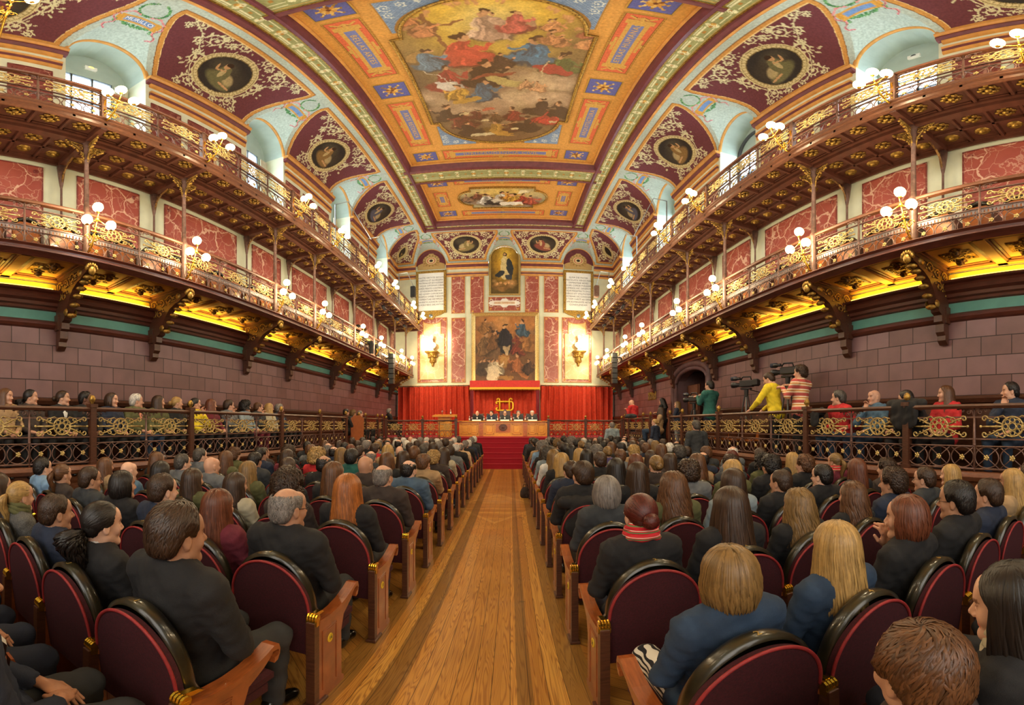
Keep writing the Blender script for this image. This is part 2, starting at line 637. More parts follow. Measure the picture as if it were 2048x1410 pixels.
def wood_floor():
    m = bpy.data.materials.new('plank_floor')
    m.use_nodes = True
    N, L, tc, sp = vec_nodes(m)
    b = N['Principled BSDF']
    b.inputs['Roughness'].default_value = .36
    b.inputs['Coat Weight'].default_value = .15
    x, y = sp.outputs[0], sp.outputs[1]
    def grain(u, v, w):
        """planks of width w along v"""
        k = mnode(N, L, 'FLOOR', mnode(N, L, 'DIVIDE', u, w))
        fr = mnode(N, L, 'FRACT', mnode(N, L, 'DIVIDE', u, w))
        wn_ = N.new('ShaderNodeTexWhiteNoise')
        wn_.noise_dimensions = '1D'
        L.new(k, wn_.inputs['W'])
        cb = N.new('ShaderNodeCombineXYZ')
        L.new(mnode(N, L, 'MULTIPLY', u, 15), cb.inputs[0])
        L.new(mnode(N, L, 'MULTIPLY', v, .75), cb.inputs[1])
        L.new(mnode(N, L, 'MULTIPLY', wn_.outputs['Value'], 37), cb.inputs[2])
        nz = N.new('ShaderNodeTexNoise')
        nz.inputs['Scale'].default_value = 1.0
        nz.inputs['Detail'].default_value = 1.5
        nz.inputs['Distortion'].default_value = .35
        L.new(cb.outputs[0], nz.inputs['Vector'])
        s = mnode(N, L, 'SINE', mnode(N, L, 'MULTIPLY', nz.outputs['Fac'], 120))
        s = mnode(N, L, 'MULTIPLY_ADD', s, .5, .5)
        s = mnode(N, L, 'POWER', s, 2.2)
        gap = mnode(N, L, 'LESS_THAN', mnode(N, L, 'MINIMUM', fr, mnode(N, L, 'SUBTRACT', 1, fr)), .022)
        rp = N.new('ShaderNodeValToRGB')
        rp.color_ramp.elements[0].color = (*lin('b98236'), 1)
        rp.color_ramp.elements[1].color = (*lin('dba64e'), 1)
        e = rp.color_ramp.elements.new(.5)
        e.color = (*lin('cb9040'), 1)
        L.new(wn_.outputs['Value'], rp.inputs[0])
        c = mixc(N, L, mnode(N, L, 'MULTIPLY', s, .6), rp.outputs[0], lin('84481a'))
        return c, gap
    ca, ga = grain(x, y, .1)
    d1 = mnode(N, L, 'MULTIPLY', mnode(N, L, 'ADD', x, y), .7071)
    d2 = mnode(N, L, 'MULTIPLY', mnode(N, L, 'SUBTRACT', y, x), .7071)
    cd, gd = grain(d1, d2, .09)
    # cross planks in the inlaid square of the aisle
    cc, gc = grain(y, x, .12)
    def between(v, a, b_):
        return mnode(N, L, 'MULTIPLY', mnode(N, L, 'GREATER_THAN', v, a), mnode(N, L, 'LESS_THAN', v, b_))
    c, g = ca, ga
    # lozenge inlay around y = 8.1
    ax = mnode(N, L, 'ABSOLUTE', mnode(N, L, 'ADD', x, .26))
    ay = mnode(N, L, 'ABSOLUTE', mnode(N, L, 'SUBTRACT', y, 8.1))
    dist = mnode(N, L, 'ADD', mnode(N, L, 'MULTIPLY', ax, 1.25), mnode(N, L, 'MULTIPLY', ay, .8))
    ins = mnode(N, L, 'LESS_THAN', dist, 1.05)
    c = mixc(N, L, ins, c, cc)
    bord = mnode(N, L, 'MULTIPLY', mnode(N, L, 'GREATER_THAN', dist, 1.05), mnode(N, L, 'LESS_THAN', dist, 1.17))
    c = mixc(N, L, mnode(N, L, 'MULTIPLY', bord, .5), c, lin('e0b060'))
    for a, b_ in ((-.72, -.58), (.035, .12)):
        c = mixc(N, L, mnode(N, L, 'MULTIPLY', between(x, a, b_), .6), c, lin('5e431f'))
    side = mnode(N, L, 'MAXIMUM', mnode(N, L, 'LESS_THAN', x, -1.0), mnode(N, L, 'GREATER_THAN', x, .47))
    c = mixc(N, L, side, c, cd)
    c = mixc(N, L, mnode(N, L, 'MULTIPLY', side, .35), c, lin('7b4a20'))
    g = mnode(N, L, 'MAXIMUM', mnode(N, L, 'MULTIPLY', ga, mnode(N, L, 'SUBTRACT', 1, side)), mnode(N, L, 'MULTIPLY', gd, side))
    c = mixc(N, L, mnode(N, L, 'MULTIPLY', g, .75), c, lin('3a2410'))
    # worn borders of the aisle, scuffs
    edge = mnode(N, L, 'MULTIPLY', mnode(N, L, 'ADD', between(x, .3, .47), between(x, -1.0, -.86)), .55)
    c = mixc(N, L, edge, c, lin('6b5128'))
    nz = N.new('ShaderNodeTexNoise')
    nz.inputs['Scale'].default_value = 2.2
    nz.inputs['Detail'].default_value = 7
    L.new(tc.outputs['Object'], nz.inputs['Vector'])
    sc2 = mnode(N, L, 'MULTIPLY', mnode(N, L, 'GREATER_THAN', nz.outputs['Fac'], .69), .45)
    c = mixc(N, L, sc2, c, lin('4a3a20'))
    L.new(c, b.inputs['Base Color'])
    L.new(mnode(N, L, 'MULTIPLY_ADD', nz.outputs['Fac'], .25, .24), b.inputs['Roughness'])
    M['plank_floor'] = m
wood_floor()
paint_mat('fresco')
paint_mat('canvas_oil', rough=.45, bump=.25, spec=.4)

# ------------------------------------------------------------------ shell of the room
def struct(name, mb, m, **kw):
    return mb.build(name, m, kind='structure', **kw)

def Pf(px, py, Y=YF):
    """photo pixel -> x, z on a plane y = Y"""
    lon, lat = (px - PX0) / PF, (PY0 - py) / PF
    return Y * math.tan(lon), EYE + Y / math.cos(lon) * math.tan(lat)

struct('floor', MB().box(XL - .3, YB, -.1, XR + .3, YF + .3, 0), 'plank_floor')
WIN = [3.87 + PER * n for n in range(-1, 4)]        # window axes
COL = sorted([2.91 + PER * n for n in range(-1, 4)] + [4.82 + PER * n for n in range(-1, 4)])
COL = [c for c in COL if c < 19.5]
HW = .83
DOOR = (10.15, 12.3, 3.45)                           # arched door in the right wall

def long_wall(sx, tag):
    X = XL if sx < 0 else XR
    t = .3 * sx
    mb = MB()
    mb.box(min(X, X + t), YB, 0, max(X, X + t), YF + .3, 6.7) if sx < 0 else None
    if sx > 0:
        mb.box(X, YB, 0, X + .3, DOOR[0], 6.7)
        mb.box(X, DOOR[1], 0, X + .3, YF + .3, 6.7)
        mb.box(X, DOOR[0], DOOR[2] + .0, X + .3, DOOR[1], 6.7)
    # the piers between the windows
    ys = [YB] + sum([[w - HW, w + HW] for w in WIN], []) + [YF + .3]
    for a, b in zip(ys[::2], ys[1::2]):
        mb.box(min(X, X + t * 2.6), a, 6.7, max(X, X + t * 2.6), b, 10.45)
    struct('wall_' + tag, mb, 'plaster_cream')
    # recesses of the windows: sill wall, back wall with an opening, barrel soffit
    xb = X + sx * .62
    mb = MB()
    for i, w in enumerate(WIN):
        n = 20
        arch = [(w + HW * math.cos(math.pi * k / n), 10.3 + .98 * math.sin(math.pi * k / n)) for k in range(n + 1)]
        v = [(X, y, z) for y, z in arch] + [(xb, y, z) for y, z in arch]
        mb.add(v, [(k, k + 1, k + n + 2, k + n + 1) for k in range(n)])
        y0, y1, z0, z1 = w - HW, w + .5, 7.4, 10.35
        if sx > 0:
            y0, y1 = w - .5, w + HW
        # back wall pieces around the opening
        for (a, b, c, d) in ((w - HW, w + HW, 6.7, z0), (w - HW, y0, z0, z1), (y1, w + HW, z0, z1)):
            if b - a > .01:
                mb.box(min(xb, xb + .1 * sx), a, c, max(xb, xb + .1 * sx), b, d)
        top = [(w - HW, z1)] + [(y, z) for y, z in arch[::-1] if z > z1] + [(w + HW, z1)]
        mb.prism(top, min(xb, xb + .1 * sx), max(xb, xb + .1 * sx), 'x')
    struct('wall_recess_' + tag, mb, 'plaster_blue')
    for i, w in enumerate(WIN):
        y0, y1 = (w - HW, w + .5) if sx < 0 else (w - .5, w + HW)
        z0, z1 = 7.4, 10.35
        root = thing('window', None, 'window', (0, 0, 0))
        root.name = 'window_%d' % (i + 1 + (5 if sx > 0 else 0))
        del root['label'], root['category']
        root['kind'] = 'structure'
        f = MB()
        xx = xb + sx * .03
        for k in range(4):
            y = y0 + (y1 - y0) * k / 3
            f.box(xx - .02, y - .02, z0, xx + .02, y + .02, z1)
        for k in range(7):
            z = z0 + (z1 - z0) * k / 6
            f.box(xx - .02, y0, z - (.02 if k % 2 == 0 else .01), xx + .02, y1, z + (.02 if k % 2 == 0 else .01))
        f.build('window_frame', 'window_frame', root, kind='structure')
        MB().box(xx - .003, y0, z0, xx + .003, y1, z1).build('window_pane', 'window_glass', root, kind='structure')
        if sx > 0 and i == 2:
            ym_, r_ = (y0 + y1) / 2, (y1 - y0) / 2
            MB().tube([(xb - .02, y0, z0)] + [(xb - .02, ym_ - r_ * math.cos(math.pi * q / 16), z1 - .2 + .75 * math.sin(math.pi * q / 16)) for q in range(17)] + [(xb - .02, y1, z0)], .06, 8).build('window_arch', 'window_frame', root, kind='structure', smooth=True)
        # gathered curtain beside the pane
        c = MB()
        ya, yb_ = (w + .5, w + HW - .03) if sx < 0 else (w - HW + .03, w - .5)
        pts = [(xb - sx * (.08 + .03 * math.sin(k * 1.9)), ya + (yb_ - ya) * k / 24) for k in range(25)]
        v = [(x, y, 7.45) for x, y in pts] + [(x, y, 10.2) for x, y in pts]
        c.add(v, [(k, k + 1, k + 26, k + 25) for k in range(24)])
        c.build('curtain', 'curtain_cream', root, kind='structure', smooth=True)
long_wall(-1, 'left')
long_wall(1, 'right')
struct('wall_front', MB().box(XL - .3, YF, 0, XR + .3, YF + .3, 10.3), 'plaster_cream')
struct('wall_back', MB().box(XL - .9, YB - .2, 0, XR + .9, YB, 12.4), 'plaster_cream')

# ---- lower dressing of the side walls
def along(name, prof, X, sx, y0, y1, m, **kw):
    """prof: (distance from the wall, z) outline swept along y"""
    mb = MB()
    mb.prism([(X - sx * d, z) for d, z in prof], y0, y1, 'y')
    return struct(name, mb, m, **kw)

def band(prof_name, prof, m, y0=YB, y1=YF):
    for sx, X, t in ((-1, XL, 'left'), (1, XR, 'right')):
        if sx > 0 and min(z for d, z in prof) < DOOR[2] and max(z for d, z in prof) > .5:
            along(prof_name + '_' + t, prof, X, sx, y0, DOOR[0] - .32, m)
            along(prof_name + '_' + t, prof, X, sx, DOOR[1] + .32, y1, m)
        else:
            along(prof_name + '_' + t, prof, X, sx, y0, y1, m)
band('wall_stone', [(0, GF), (.03, GF), (.03, 3.22), (0, 3.22)], 'stone_blocks')
band('baseboard', [(0, GF), (.07, GF), (.07, 1.95), (.11, 1.97), (.13, 2.03), (.1, 2.07), (.04, 2.08), (0, 2.08)], 'wood_dark')
band('trim_1', [(.03, 3.2), (.07, 3.22), (.1, 3.26), (.09, 3.3), (.05, 3.34), (0, 3.34)], 'brown_molding')
band('wall_band', [(0, 3.33), (.035, 3.33), (.035, 3.53), (0, 3.53)], 'plaster_green')
band('trim_2', [(.03, 3.5), (.07, 3.52), (.08, 3.56), (.12, 3.58), (.13, 3.63), (.19, 3.66), (.21, 3.72), (.2, 3.76), (.25, 3.78), (.26, 3.81), (.0, 3.81)], 'brown_molding')
band('wall_cove', [(0, 3.8), (.04, 3.8), (.05, 3.98), (0, 3.98)], 'yellow_cove')

# ---- marble panels between the balconies and above the upper balcony
def panel(sx, y0, y1, z0, z1, m='marble_red', label=None):
    X = (XL if sx < 0 else XR) - sx * .012
    o = MB().box(min(X, X + sx * .02), y0, z0, max(X, X + sx * .02), y1, z1).build('wall_panel', m, kind='structure')
    f = MB()
    for (a, b, c, d) in ((y0, y1, z0, z0 + .02), (y0, y1, z1 - .02, z1), (y0, y0 + .02, z0, z1), (y1 - .02, y1, z0, z1)):
        f.box(min(X, X - sx * .012), a, c, max(X, X - sx * .012), b, d)
    for cy_ in (y0 + .12, y1 - .12):
        f.lathe([(0, .02), (.04, .015), (.05, 0)], (X - sx * .01, cy_, z1 - .13), 8, 'x')
    f.build('trim', 'marble_deep', o, kind='structure')
bays = list(zip(COL[:-1], COL[1:])) + [(19.0, 20.45)]
for sx in (-1, 1):
    for a, b in bays:
        panel(sx, a + .33, b - .28, 4.75, 6.38)
    for i in range(len(WIN) - 1):
        a, b = WIN[i] + HW, WIN[i + 1] - HW
        w = (b - a - .16) / 3
        for k in range(3):
            panel(sx, a + .12 + k * w, a + .12 + (k + 1) * w - .2, 7.2, 9.38, 'marble_deep')
    panel(sx, WIN[-1] + HW + .2, YF - .15, 7.2, 9.38, 'marble_deep')
# cornices of the piers
for sx, X, t in ((-1, XL, 'left'), (1, XR, 'right')):
    ys = sum([[w - HW, w + HW] for w in WIN], [])[1:] + [YF]
    for a, b in zip(ys[::2], ys[1::2]):
        for nm, prof, m in (('trim_3', [(0, 10.2), (.13, 10.22), (.16, 10.27), (.16, 10.31), (0, 10.33)], 'orange_paint'),
                            ('trim_4', [(0, 10.08), (.07, 10.1), (.12, 10.16), (.12, 10.21), (0, 10.21)], 'maroon_paint'),
                            ('trim_5', [(0, 9.98), (.05, 9.99), (.07, 10.08), (0, 10.09)], 'orange_paint'),
                            ('trim_6', [(0, 9.72), (.06, 9.74), (.08, 9.78), (0, 9.79)], 'orange_paint'),
                            ('trim_7', [(0, 9.64), (.04, 9.65), (.06, 9.72), (0, 9.73)], 'maroon_paint'),
                            ('trim_8', [(0, 9.55), (.03, 9.56), (.045, 9.64), (0, 9.65)], 'orange_paint')):
            e = .0 if b < YF - .1 else 0
            along(nm + '_' + t, prof, X, sx, a + (.0 if '3' in nm or '4' in nm else .08), b - (.0 if '3' in nm or '4' in nm else .08), m)
    for w in WIN:
        n = 20
        mb = MB()
        mb.tube([(X - sx * .0, w + (HW + .02) * math.cos(math.pi * k / n), 10.3 + 1.0 * math.sin(math.pi * k / n)) for k in range(n + 1)], .05, 8)
        struct('trim_arch_' + t, mb, 'orange_paint', smooth=True)

# ------------------------------------------------------------------ painted vault
DC, ZV, HV = 1.81, 10.3, 1.2
NT = 110
T = np.linspace(0, math.pi / 2, NT)
Dt = DC * (1 - np.cos(T))
Zt = ZV + HV * np.sin(T)
seg = np.hypot(np.diff(Dt), np.diff(Zt))
Ut = np.concatenate([[0], np.cumsum(seg)])
UL = Ut[-1]

def lun_z(ds, d, w=HW):
    h = .98 + .15 * d
    return ZV + h * np.sqrt(np.clip(1 - (ds / w) ** 2, 0, 1)) * (np.abs(ds) < w)

def scrolls(c, x, y, col, k, s=1.0):
    """a clump of painted acanthus scrolls, k chooses the hand"""
    c.spiral(x, y, .21 * s, 0 if k > 0 else math.pi, 1.4, .047 * s, col, k)
    c.spiral(x + k * .22 * s, y - .16 * s, .12 * s, math.pi / 2, 1.2, .036 * s, col, -k)
    c.spiral(x - k * .14 * s, y + .2 * s, .1 * s, -math.pi / 2, 1.2, .034 * s, col, k)
    rs = random.Random(int(x * 100 + y * 31))
    for i in range(13):
        a = rs.uniform(0, 6.28)
        r = rs.uniform(.16, .36) * s
        c.ell(x + r * math.cos(a), y + r * math.sin(a), .045 * s, .02 * s, col, .9, a)

def vignette(c, x, y, rx, ry, hue, seed):
    """a dark oval picture with one seated figure"""
    rs = random.Random(seed)
    c.ell(x, y, rx, ry, '2e2620')
    c.ell(x + rx * .2, y - ry * .1, rx * .7, ry * .6, '4b4030', .6, 0, .35)
    c.ell(x - rx * .3, y + ry * .35, rx * .5, ry * .4, '5c5340', .5, 0, .4)
    k = rs.choice((-1, 1))
    c.ell(x, y - ry * .42, rx * .66, ry * .34, hue, 1, k * .3, .15)
    c.ell(x - k * rx * .3, y - ry * .2, rx * .3, ry * .22, 'c9b27e', .7, k * .6, .2)
    c.ell(x + k * rx * .1, y, rx * .28, ry * .44, hue, 1, -k * .3)
    c.ell(x + k * rx * .14, y - ry * .02, rx * .1, ry * .26, 'c9b27e', .8)
    c.ell(x + k * rx * .2, y + ry * .42, rx * .12, ry * .19, 'c79a6a')
    c.ell(x + k * rx * .17, y + ry * .5, rx * .13, ry * .12, '3a2616')
    c.line([(x + k * rx * .1, y + ry * .15), (x + k * rx * .45, y + ry * .05), (x + k * rx * .52, y + ry * .3)], ry * .09, 'c79a6a')
    c.line([(x - k * rx * .1, y - ry * .5), (x - k * rx * .6, y - ry * .62)], ry * .1, 'c79a6a')

def cove_canvas(length, axes, piers, s0, w, hues):
    c = Canvas(length, UL, 'b2bfb3', 92)
    c.noise(.12, .5, 3)
    S = c.X + s0
    tt = np.interp(c.Y, Ut, T)
    dd = DC * (1 - np.cos(tt))
    zz = ZV + HV * np.sin(tt)
    D = np.full(S.shape, 9.0, np.float32)
    for a in axes:
        h = .98 + .15 * dd
        hw = w * np.sqrt(np.clip(1 - ((zz - ZV) / h) ** 2, 0, 1))
        D = np.minimum(D, np.abs(S - a) - hw)
    gx, gy = np.gradient(D, 1 / c.p)
    D = D / np.clip(np.hypot(gx, gy), 1, 3)
    E = np.minimum(np.minimum(D - .14, c.Y - .16), UL - .2 - c.Y)
    full = (slice(None), slice(None))
    c.put(full, (E > 0).astype(np.float32), 'c98f45')
    c.put(full, ((E > .0) & (E < .018)).astype(np.float32), '8a5c2a')
    c.put(full, ((E > .105) & (E < .12)).astype(np.float32), 'e8c98a')
    c.put(full, (E > .12).astype(np.float32), '6a3438')
    c.clip = (E > .13).astype(np.float32)
    CR = 'd8cfa2'
    for i, p in enumerate(piers):
        x = p - s0
        for k in (-1, 1):
            scrolls(c, x + k * .95, 1.78, CR, k, 1.0)
            scrolls(c, x + k * .85, 1.15, CR, -k, .95)
            scrolls(c, x + k * .62, .52, CR, k, .9)
            scrolls(c, x + k * .38, 2.0, CR, k, .8)
            scrolls(c, x + k * 1.5, 1.98, CR, k, .7)
            c.spiral(x + k * .2, .36, .12, 0, 1.2, .03, CR, k)
            c.line([(x + k * 1.75, 2.08), (x + k * 1.3, 1.8), (x + k * 1.0, 1.4), (x + k * .8, .9), (x + k * .55, .5), (x + k * .2, .36)], .022, CR)
        c.ell(x, 1.14, .78, .69, 'd6c48f')
        c.ring(x, 1.14, .74, .65, .016, '8f7b47')
        for q in range(44):
            a = 2 * math.pi * q / 44
            c.ell(x + .69 * math.cos(a), 1.14 + .6 * math.sin(a), .034, .013, '9d8750', .9, a)
        c.ring(x, 1.14, .64, .555, .022, '7a6437')
        vignette(c, x, 1.14, .63, .545, hues[i % len(hues)], 7 * i + int(w * 100))
    c.clip = None
    # name cartouches with wreath, swag and ribbon above every lunette
    for a in axes:
        x, y = a - s0, 1.42
        rs = random.Random(int(a * 10))
        for q in range(60):            # wreath of leaves
            an = math.pi * (.5 + 2.0 * q / 60)
            if abs(math.cos(an)) < .25 and math.sin(an) > 0:
                continue
            c.ell(x + .24 * math.cos(an), y + .42 + .22 * math.sin(an), .035, .014, rs.choice(('4f8a52', '79a868', '3d7044')), 1, an + .8)
        for q in range(90):            # swag
            u = rs.uniform(-1, 1)
            c.ell(x + .3 * u, y - .2 + .12 * u * u + rs.uniform(-.05, .05) * (1.1 - abs(u)), .03, .014, rs.choice(('4f8a52', '6fa066', '386a40')), 1, rs.uniform(0, 3))
        for k in (-1, 1):
            for q in range(26):
                c.ell(x + k * .37 + rs.uniform(-.05, .05), y - .13 + rs.uniform(-.08, .08), .022, .012, rs.choice(('4f8a52', '6fa066', '386a40')), 1, rs.uniform(0, 3))
            pts = [(x + k * (.4 + .06 * math.sin(q * .9) + q * .006), y + .1 - q * .045) for q in range(13)]
            c.line(pts, .032, 'd98a8c')
            c.line(pts[::2], .01, '9a4450')
            c.line([(x + k * .1, y + .2), (x + k * .25, y + .27), (x + k * .42, y + .14)], .035, 'd98a8c')
        c.rect(x - .38, y - .1, x + .38, y + .14, 'cf9840')
        c.rect(x - .42, y - .04, x + .42, y + .08, 'cf9840')
        c.rect(x - .28, y - .05, x + .28, y + .08, '8a93a8')
        c.rect(x - .26, y - .035, x + .26, y + .065, '6d8fc0')
    return c

def sample(c, sx_, uy):
    i = np.clip(np.round(sx_ * c.p).astype(int), 0, c.nx - 1)
    j = np.clip(np.round(uy * c.p).astype(int), 0, c.ny - 1)
    return c.a[i, j]

def side_vault(sx, tag):
    X = XL if sx < 0 else XR
    s0, s1 = -2.0, YF
    piers = [(a + b) / 2 for a, b in zip(WIN[:-1], WIN[1:])] + [WIN[-1] + PER / 2]
    c = cove_canvas(s1 - s0, WIN, piers, s0, HW, ['7a3a3c', '6f6a45', '8a6a3a', '5a5a6a', 'a08a5a'])
    n = int((s1 - s0) * 84)
    S = np.linspace(s0, s1, n)
    SS, TT = np.meshgrid(S, T, indexing='ij')
    d = DC * (1 - np.cos(TT))
    z = ZV + HV * np.sin(TT)
    for a in WIN:
        z = np.maximum(z, lun_z(SS - a, d))
    y = np.minimum(SS, YF - d)
    P = np.stack([X - sx * d, y, z], -1)
    col = sample(c, SS - s0, np.interp(TT, T, Ut))
    me = grid_mesh('ceiling_vault', P, col, flip=(sx < 0))
    obj('ceiling_vault_' + tag, me, 'fresco', kind='structure')
side_vault(-1, 'left')
side_vault(1, 'right')
MB().box(XL, YB, 10.2, XL + 2, -1.9, 12).build('ceiling_rear', 'plaster_blue', kind='structure')
MB().box(XR - 2, YB, 10.2, XR, -1.9, 12).build('ceiling_rear', 'plaster_blue', kind='structure')

EA = [-4.05, -.285, 3.48]
def end_vault():
    c = cove_canvas(XR - XL, EA, [-2.17, 1.6, -5.9, 5.37], XL, .8, ['8a7a4a', '8a4a3a'])
    n = int((XR - XL) * 84)
    S = np.linspace(XL, XR, n)
    SS, TT = np.meshgrid(S, T, indexing='ij')
    d = DC * (1 - np.cos(TT))
    z = ZV + HV * np.sin(TT)
    for a in EA:
        z = np.maximum(z, lun_z(SS - a, d, .8))
    x = np.clip(SS, XL + d, XR - d)
    P = np.stack([x, YF - d, z], -1)
    obj('ceiling_vault_front', grid_mesh('ceiling_vault', P, sample(c, SS - XL, np.interp(TT, T, Ut)), flip=True), 'fresco', kind='structure')
    mb = MB()
    for a in EA:
        n = 20
        mb.prism([(a + .8 * math.cos(math.pi * k / n), 10.29 + .99 * math.sin(math.pi * k / n)) for k in range(n + 1)], YF, YF + .3, 'y')
    struct('wall_lunettes', mb, 'maroon_paint')
    mb = MB()
    for a in (EA[0], EA[2]):
        mb.tube([(a + .82 * math.cos(math.pi * k / 20), YF, 10.3 + 1.0 * math.sin(math.pi * k / 20)) for k in range(21)], .045, 8)
    struct('trim_arch_front', mb, 'orange_paint', smooth=True)
    for a, b in ((XL, EA[0] - .8), (EA[0] + .8, EA[1] - .82), (EA[1] + .82, EA[2] - .8), (EA[2] + .8, XR)):
        for prof, m in (([(0, 10.2), (.13, 10.22), (.16, 10.27), (.16, 10.31), (0, 10.33)], 'orange_paint'),
                        ([(0, 10.08), (.07, 10.1), (.12, 10.16), (.12, 10.21), (0, 10.21)], 'maroon_paint'),
                        ([(0, 9.98), (.05, 9.99), (.07, 10.08), (0, 10.09)], 'orange_paint'),
                        ([(0, 9.72), (.06, 9.74), (.08, 9.78), (0, 9.79)], 'orange_paint'),
                        ([(0, 9.64), (.04, 9.65), (.06, 9.72), (0, 9.73)], 'maroon_paint'),
                        ([(0, 9.55), (.03, 9.56), (.045, 9.64), (0, 9.65)], 'orange_paint')):
            mb = MB()
            mb.prism([(YF - d, z) for d, z in prof], a, b, 'x')
            struct('trim_front', mb, m)
end_vault()

# ------------------------------------------------------------------ flat part of the ceiling
CXL, CXR = XL + DC, XR - DC
CYF = YF - DC
PZ = 11.8
def beam(x0, y0, x1, y1, inner, name):
    """moulded frame member from p0 to p1 ; inner is the unit normal pointing towards the panel; width .8"""
    v0, v1 = Vector((x0, y0, 0)), Vector((x1, y1, 0))
    nrm = Vector((*inner, 0))
    def sweep(prof, m, nm, smooth=False):
        mb = MB()
        k = len(prof)
        v = [v0 + nrm * o + Vector((0, 0, z)) for o, z in prof] + [v1 + nrm * o + Vector((0, 0, z)) for o, z in prof]
        mb.add(v, [(i, (i + 1) % k, (i + 1) % k + k, i + k) for i in range(k)] + [tuple(range(k - 1, -1, -1)), tuple(range(k, 2 * k))])
        struct(nm, mb, m)
    return sweep
def frame_edge(p0, p1, inner, wide=.8, top=11.5):
    s = beam(*p0, *p1, inner, 'trim')
    s([(-.03, top + .1), (-.03, top - .02), (.0, top - .05), (.05, top - .05), (.06, top + .1)], 'orange_paint', 'trim_ceiling')
    s([(.05, top + .2), (.05, top - .04), (.12, top - .1), (.19, top - .06), (.22, top + .02), (.22, top + .2)], 'maroon_paint', 'trim_ceiling')
    s([(.21, top + .2), (.21, top + .02), (.25, top + .0), (.26, top + .2)], 'gold_old', 'trim_ceiling')
    s([(wide - .22, top + .25), (wide - .22, top + .02), (wide - .19, top), (wide - .18, top + .25)], 'gold_old', 'trim_ceiling')
    s([(wide - .18, top + .3), (wide - .18, top - .02), (wide - .1, top - .05), (wide - .04, top + .1), (wide, top + .28), (wide, top + .4)], 'maroon_paint', 'trim_ceiling')
    s([(wide - .005, top + .35), (wide - .005, top + .22), (wide + .05, top + .24), (wide + .06, top + .35)], 'orange_paint', 'trim_ceiling')
frame_edge((CXL, -5), (CXL, CYF), (1, 0))
frame_edge((CXR, CYF), (CXR, -5), (-1, 0))
frame_edge((CXL + .2, CYF), (CXR - .2, CYF), (0, -1), .62)
for yc in (13.42, 4.4):
    for a, k in ((yc, -1), (yc + .78, 1)):
        s = beam(CXL + .5, a, CXR - .5, a, (0, -k), 'trim')
        s([(-.0, PZ), (.0, 11.5), (.08, 11.45), (.17, 11.5), (.2, 11.6), (.2, PZ)] if False else [(-.2, PZ), (-.2, 11.72), (-.1, 11.5), (0, 11.46), (.03, 11.5), (.03, PZ)], 'maroon_paint', 'trim_ceiling')
        s([(-.22, PZ), (-.22, 11.75), (-.2, 11.7), (-.18, PZ)], 'orange_paint', 'trim_ceiling')
        s([(.03, PZ), (.03, 11.5), (.06, 11.48), (.07, PZ)], 'gold_old', 'trim_ceiling')
# painted green bands with cream strapwork
def strap_canvas(length, w):
    c = Canvas(length, w, '8f8f5c', 70)
    c.noise(.15, .3, 5)
    CR = 'd9d2a6'
    c.rect(0, w * .04, length, w * .1, 'b99a55')
    c.rect(0, w * .9, length, w * .96, 'b99a55')
    n = int(length / .56)
    for i in range(n + 1):
        x = (i + .5) * length / (n + .5)
        y = w / 2
        for k in (-1, 1):
            c.line([(x - .17, y + k * w * .2), (x + .17, y + k * w * .2)], .022, CR)
            c.line([(x - .17, y + k * w * .32), (x + .17, y + k * w * .32)], .014, CR)
            c.spiral(x + .28, y + k * w * .22, .055, math.pi, 1.1, .018, CR, k)
            c.spiral(x - .28, y + k * w * .22, .055, 0, 1.1, .018, CR, -k)
        c.ell(x, y, .05, .035, 'a8752f')
        c.ring(x + .28, y, .05, .05, .016, CR)
        if i % 2:
            c.ell(x + .28, y, .085, .07, 'a97a34')
            c.ell(x + .27, y + .01, .045, .04, 'd0a552')
        else:
            c.ell(x + .28, y, .03, .03, 'a8752f')
    return c
def strap(x0, y0, x1, y1, z=11.53):
    L_ = max(x1 - x0, y1 - y0)
    w = min(x1 - x0, y1 - y0)
    c = strap_canvas(L_, w)
    step = .018
    nu, nv = int(L_ / step), int(w / step)
    U, V = np.meshgrid(np.linspace(0, L_, nu), np.linspace(0, w, nv), indexing='ij')
    col = sample(c, U, V)
    if (y1 - y0) > (x1 - x0):
        P = np.stack([x0 + V, y0 + U, np.full(U.shape, z)], -1)
        fl = False
    else:
        P = np.stack([x0 + U, y0 + V, np.full(U.shape, z)], -1)
        fl = True
    obj('ceiling_band', grid_mesh('ceiling_band', P, col, flip=fl), 'fresco', kind='structure')
strap(CXL + .25, -1, CXL + .6, CYF - .24)
strap(CXR - .6, -1, CXR - .25, CYF - .24)
strap(CXL + .6, CYF - .42, CXR - .6, CYF - .25)
strap(CXL + .6, 13.48, CXR - .6, 14.14, 11.525)
strap(CXL + .6, 4.46, CXR - .6, 5.12, 11.525)

AX0, AX1 = CXL + .78, CXR - .78      # orange field
def field(y0, y1):
    w, h = AX1 - AX0, y1 - y0
    c = Canvas(w, h, 'cf9547', 20)
    c.noise(.1, .8, 9)
    P = np.stack([c.X + AX0, c.Y + y0, np.full(c.X.shape, PZ)], -1)
    obj('ceiling_field', grid_mesh('ceiling_field', P, c.a, flip=True), 'fresco', kind='structure')
field(-5, 4.2)
field(5.1, 13.4)
field(14.2, 18.1)
struct('ceiling', MB().box(XL - 1, YB, 12.2, XR + 1, YF + .4, 12.3), 'plaster_blue')
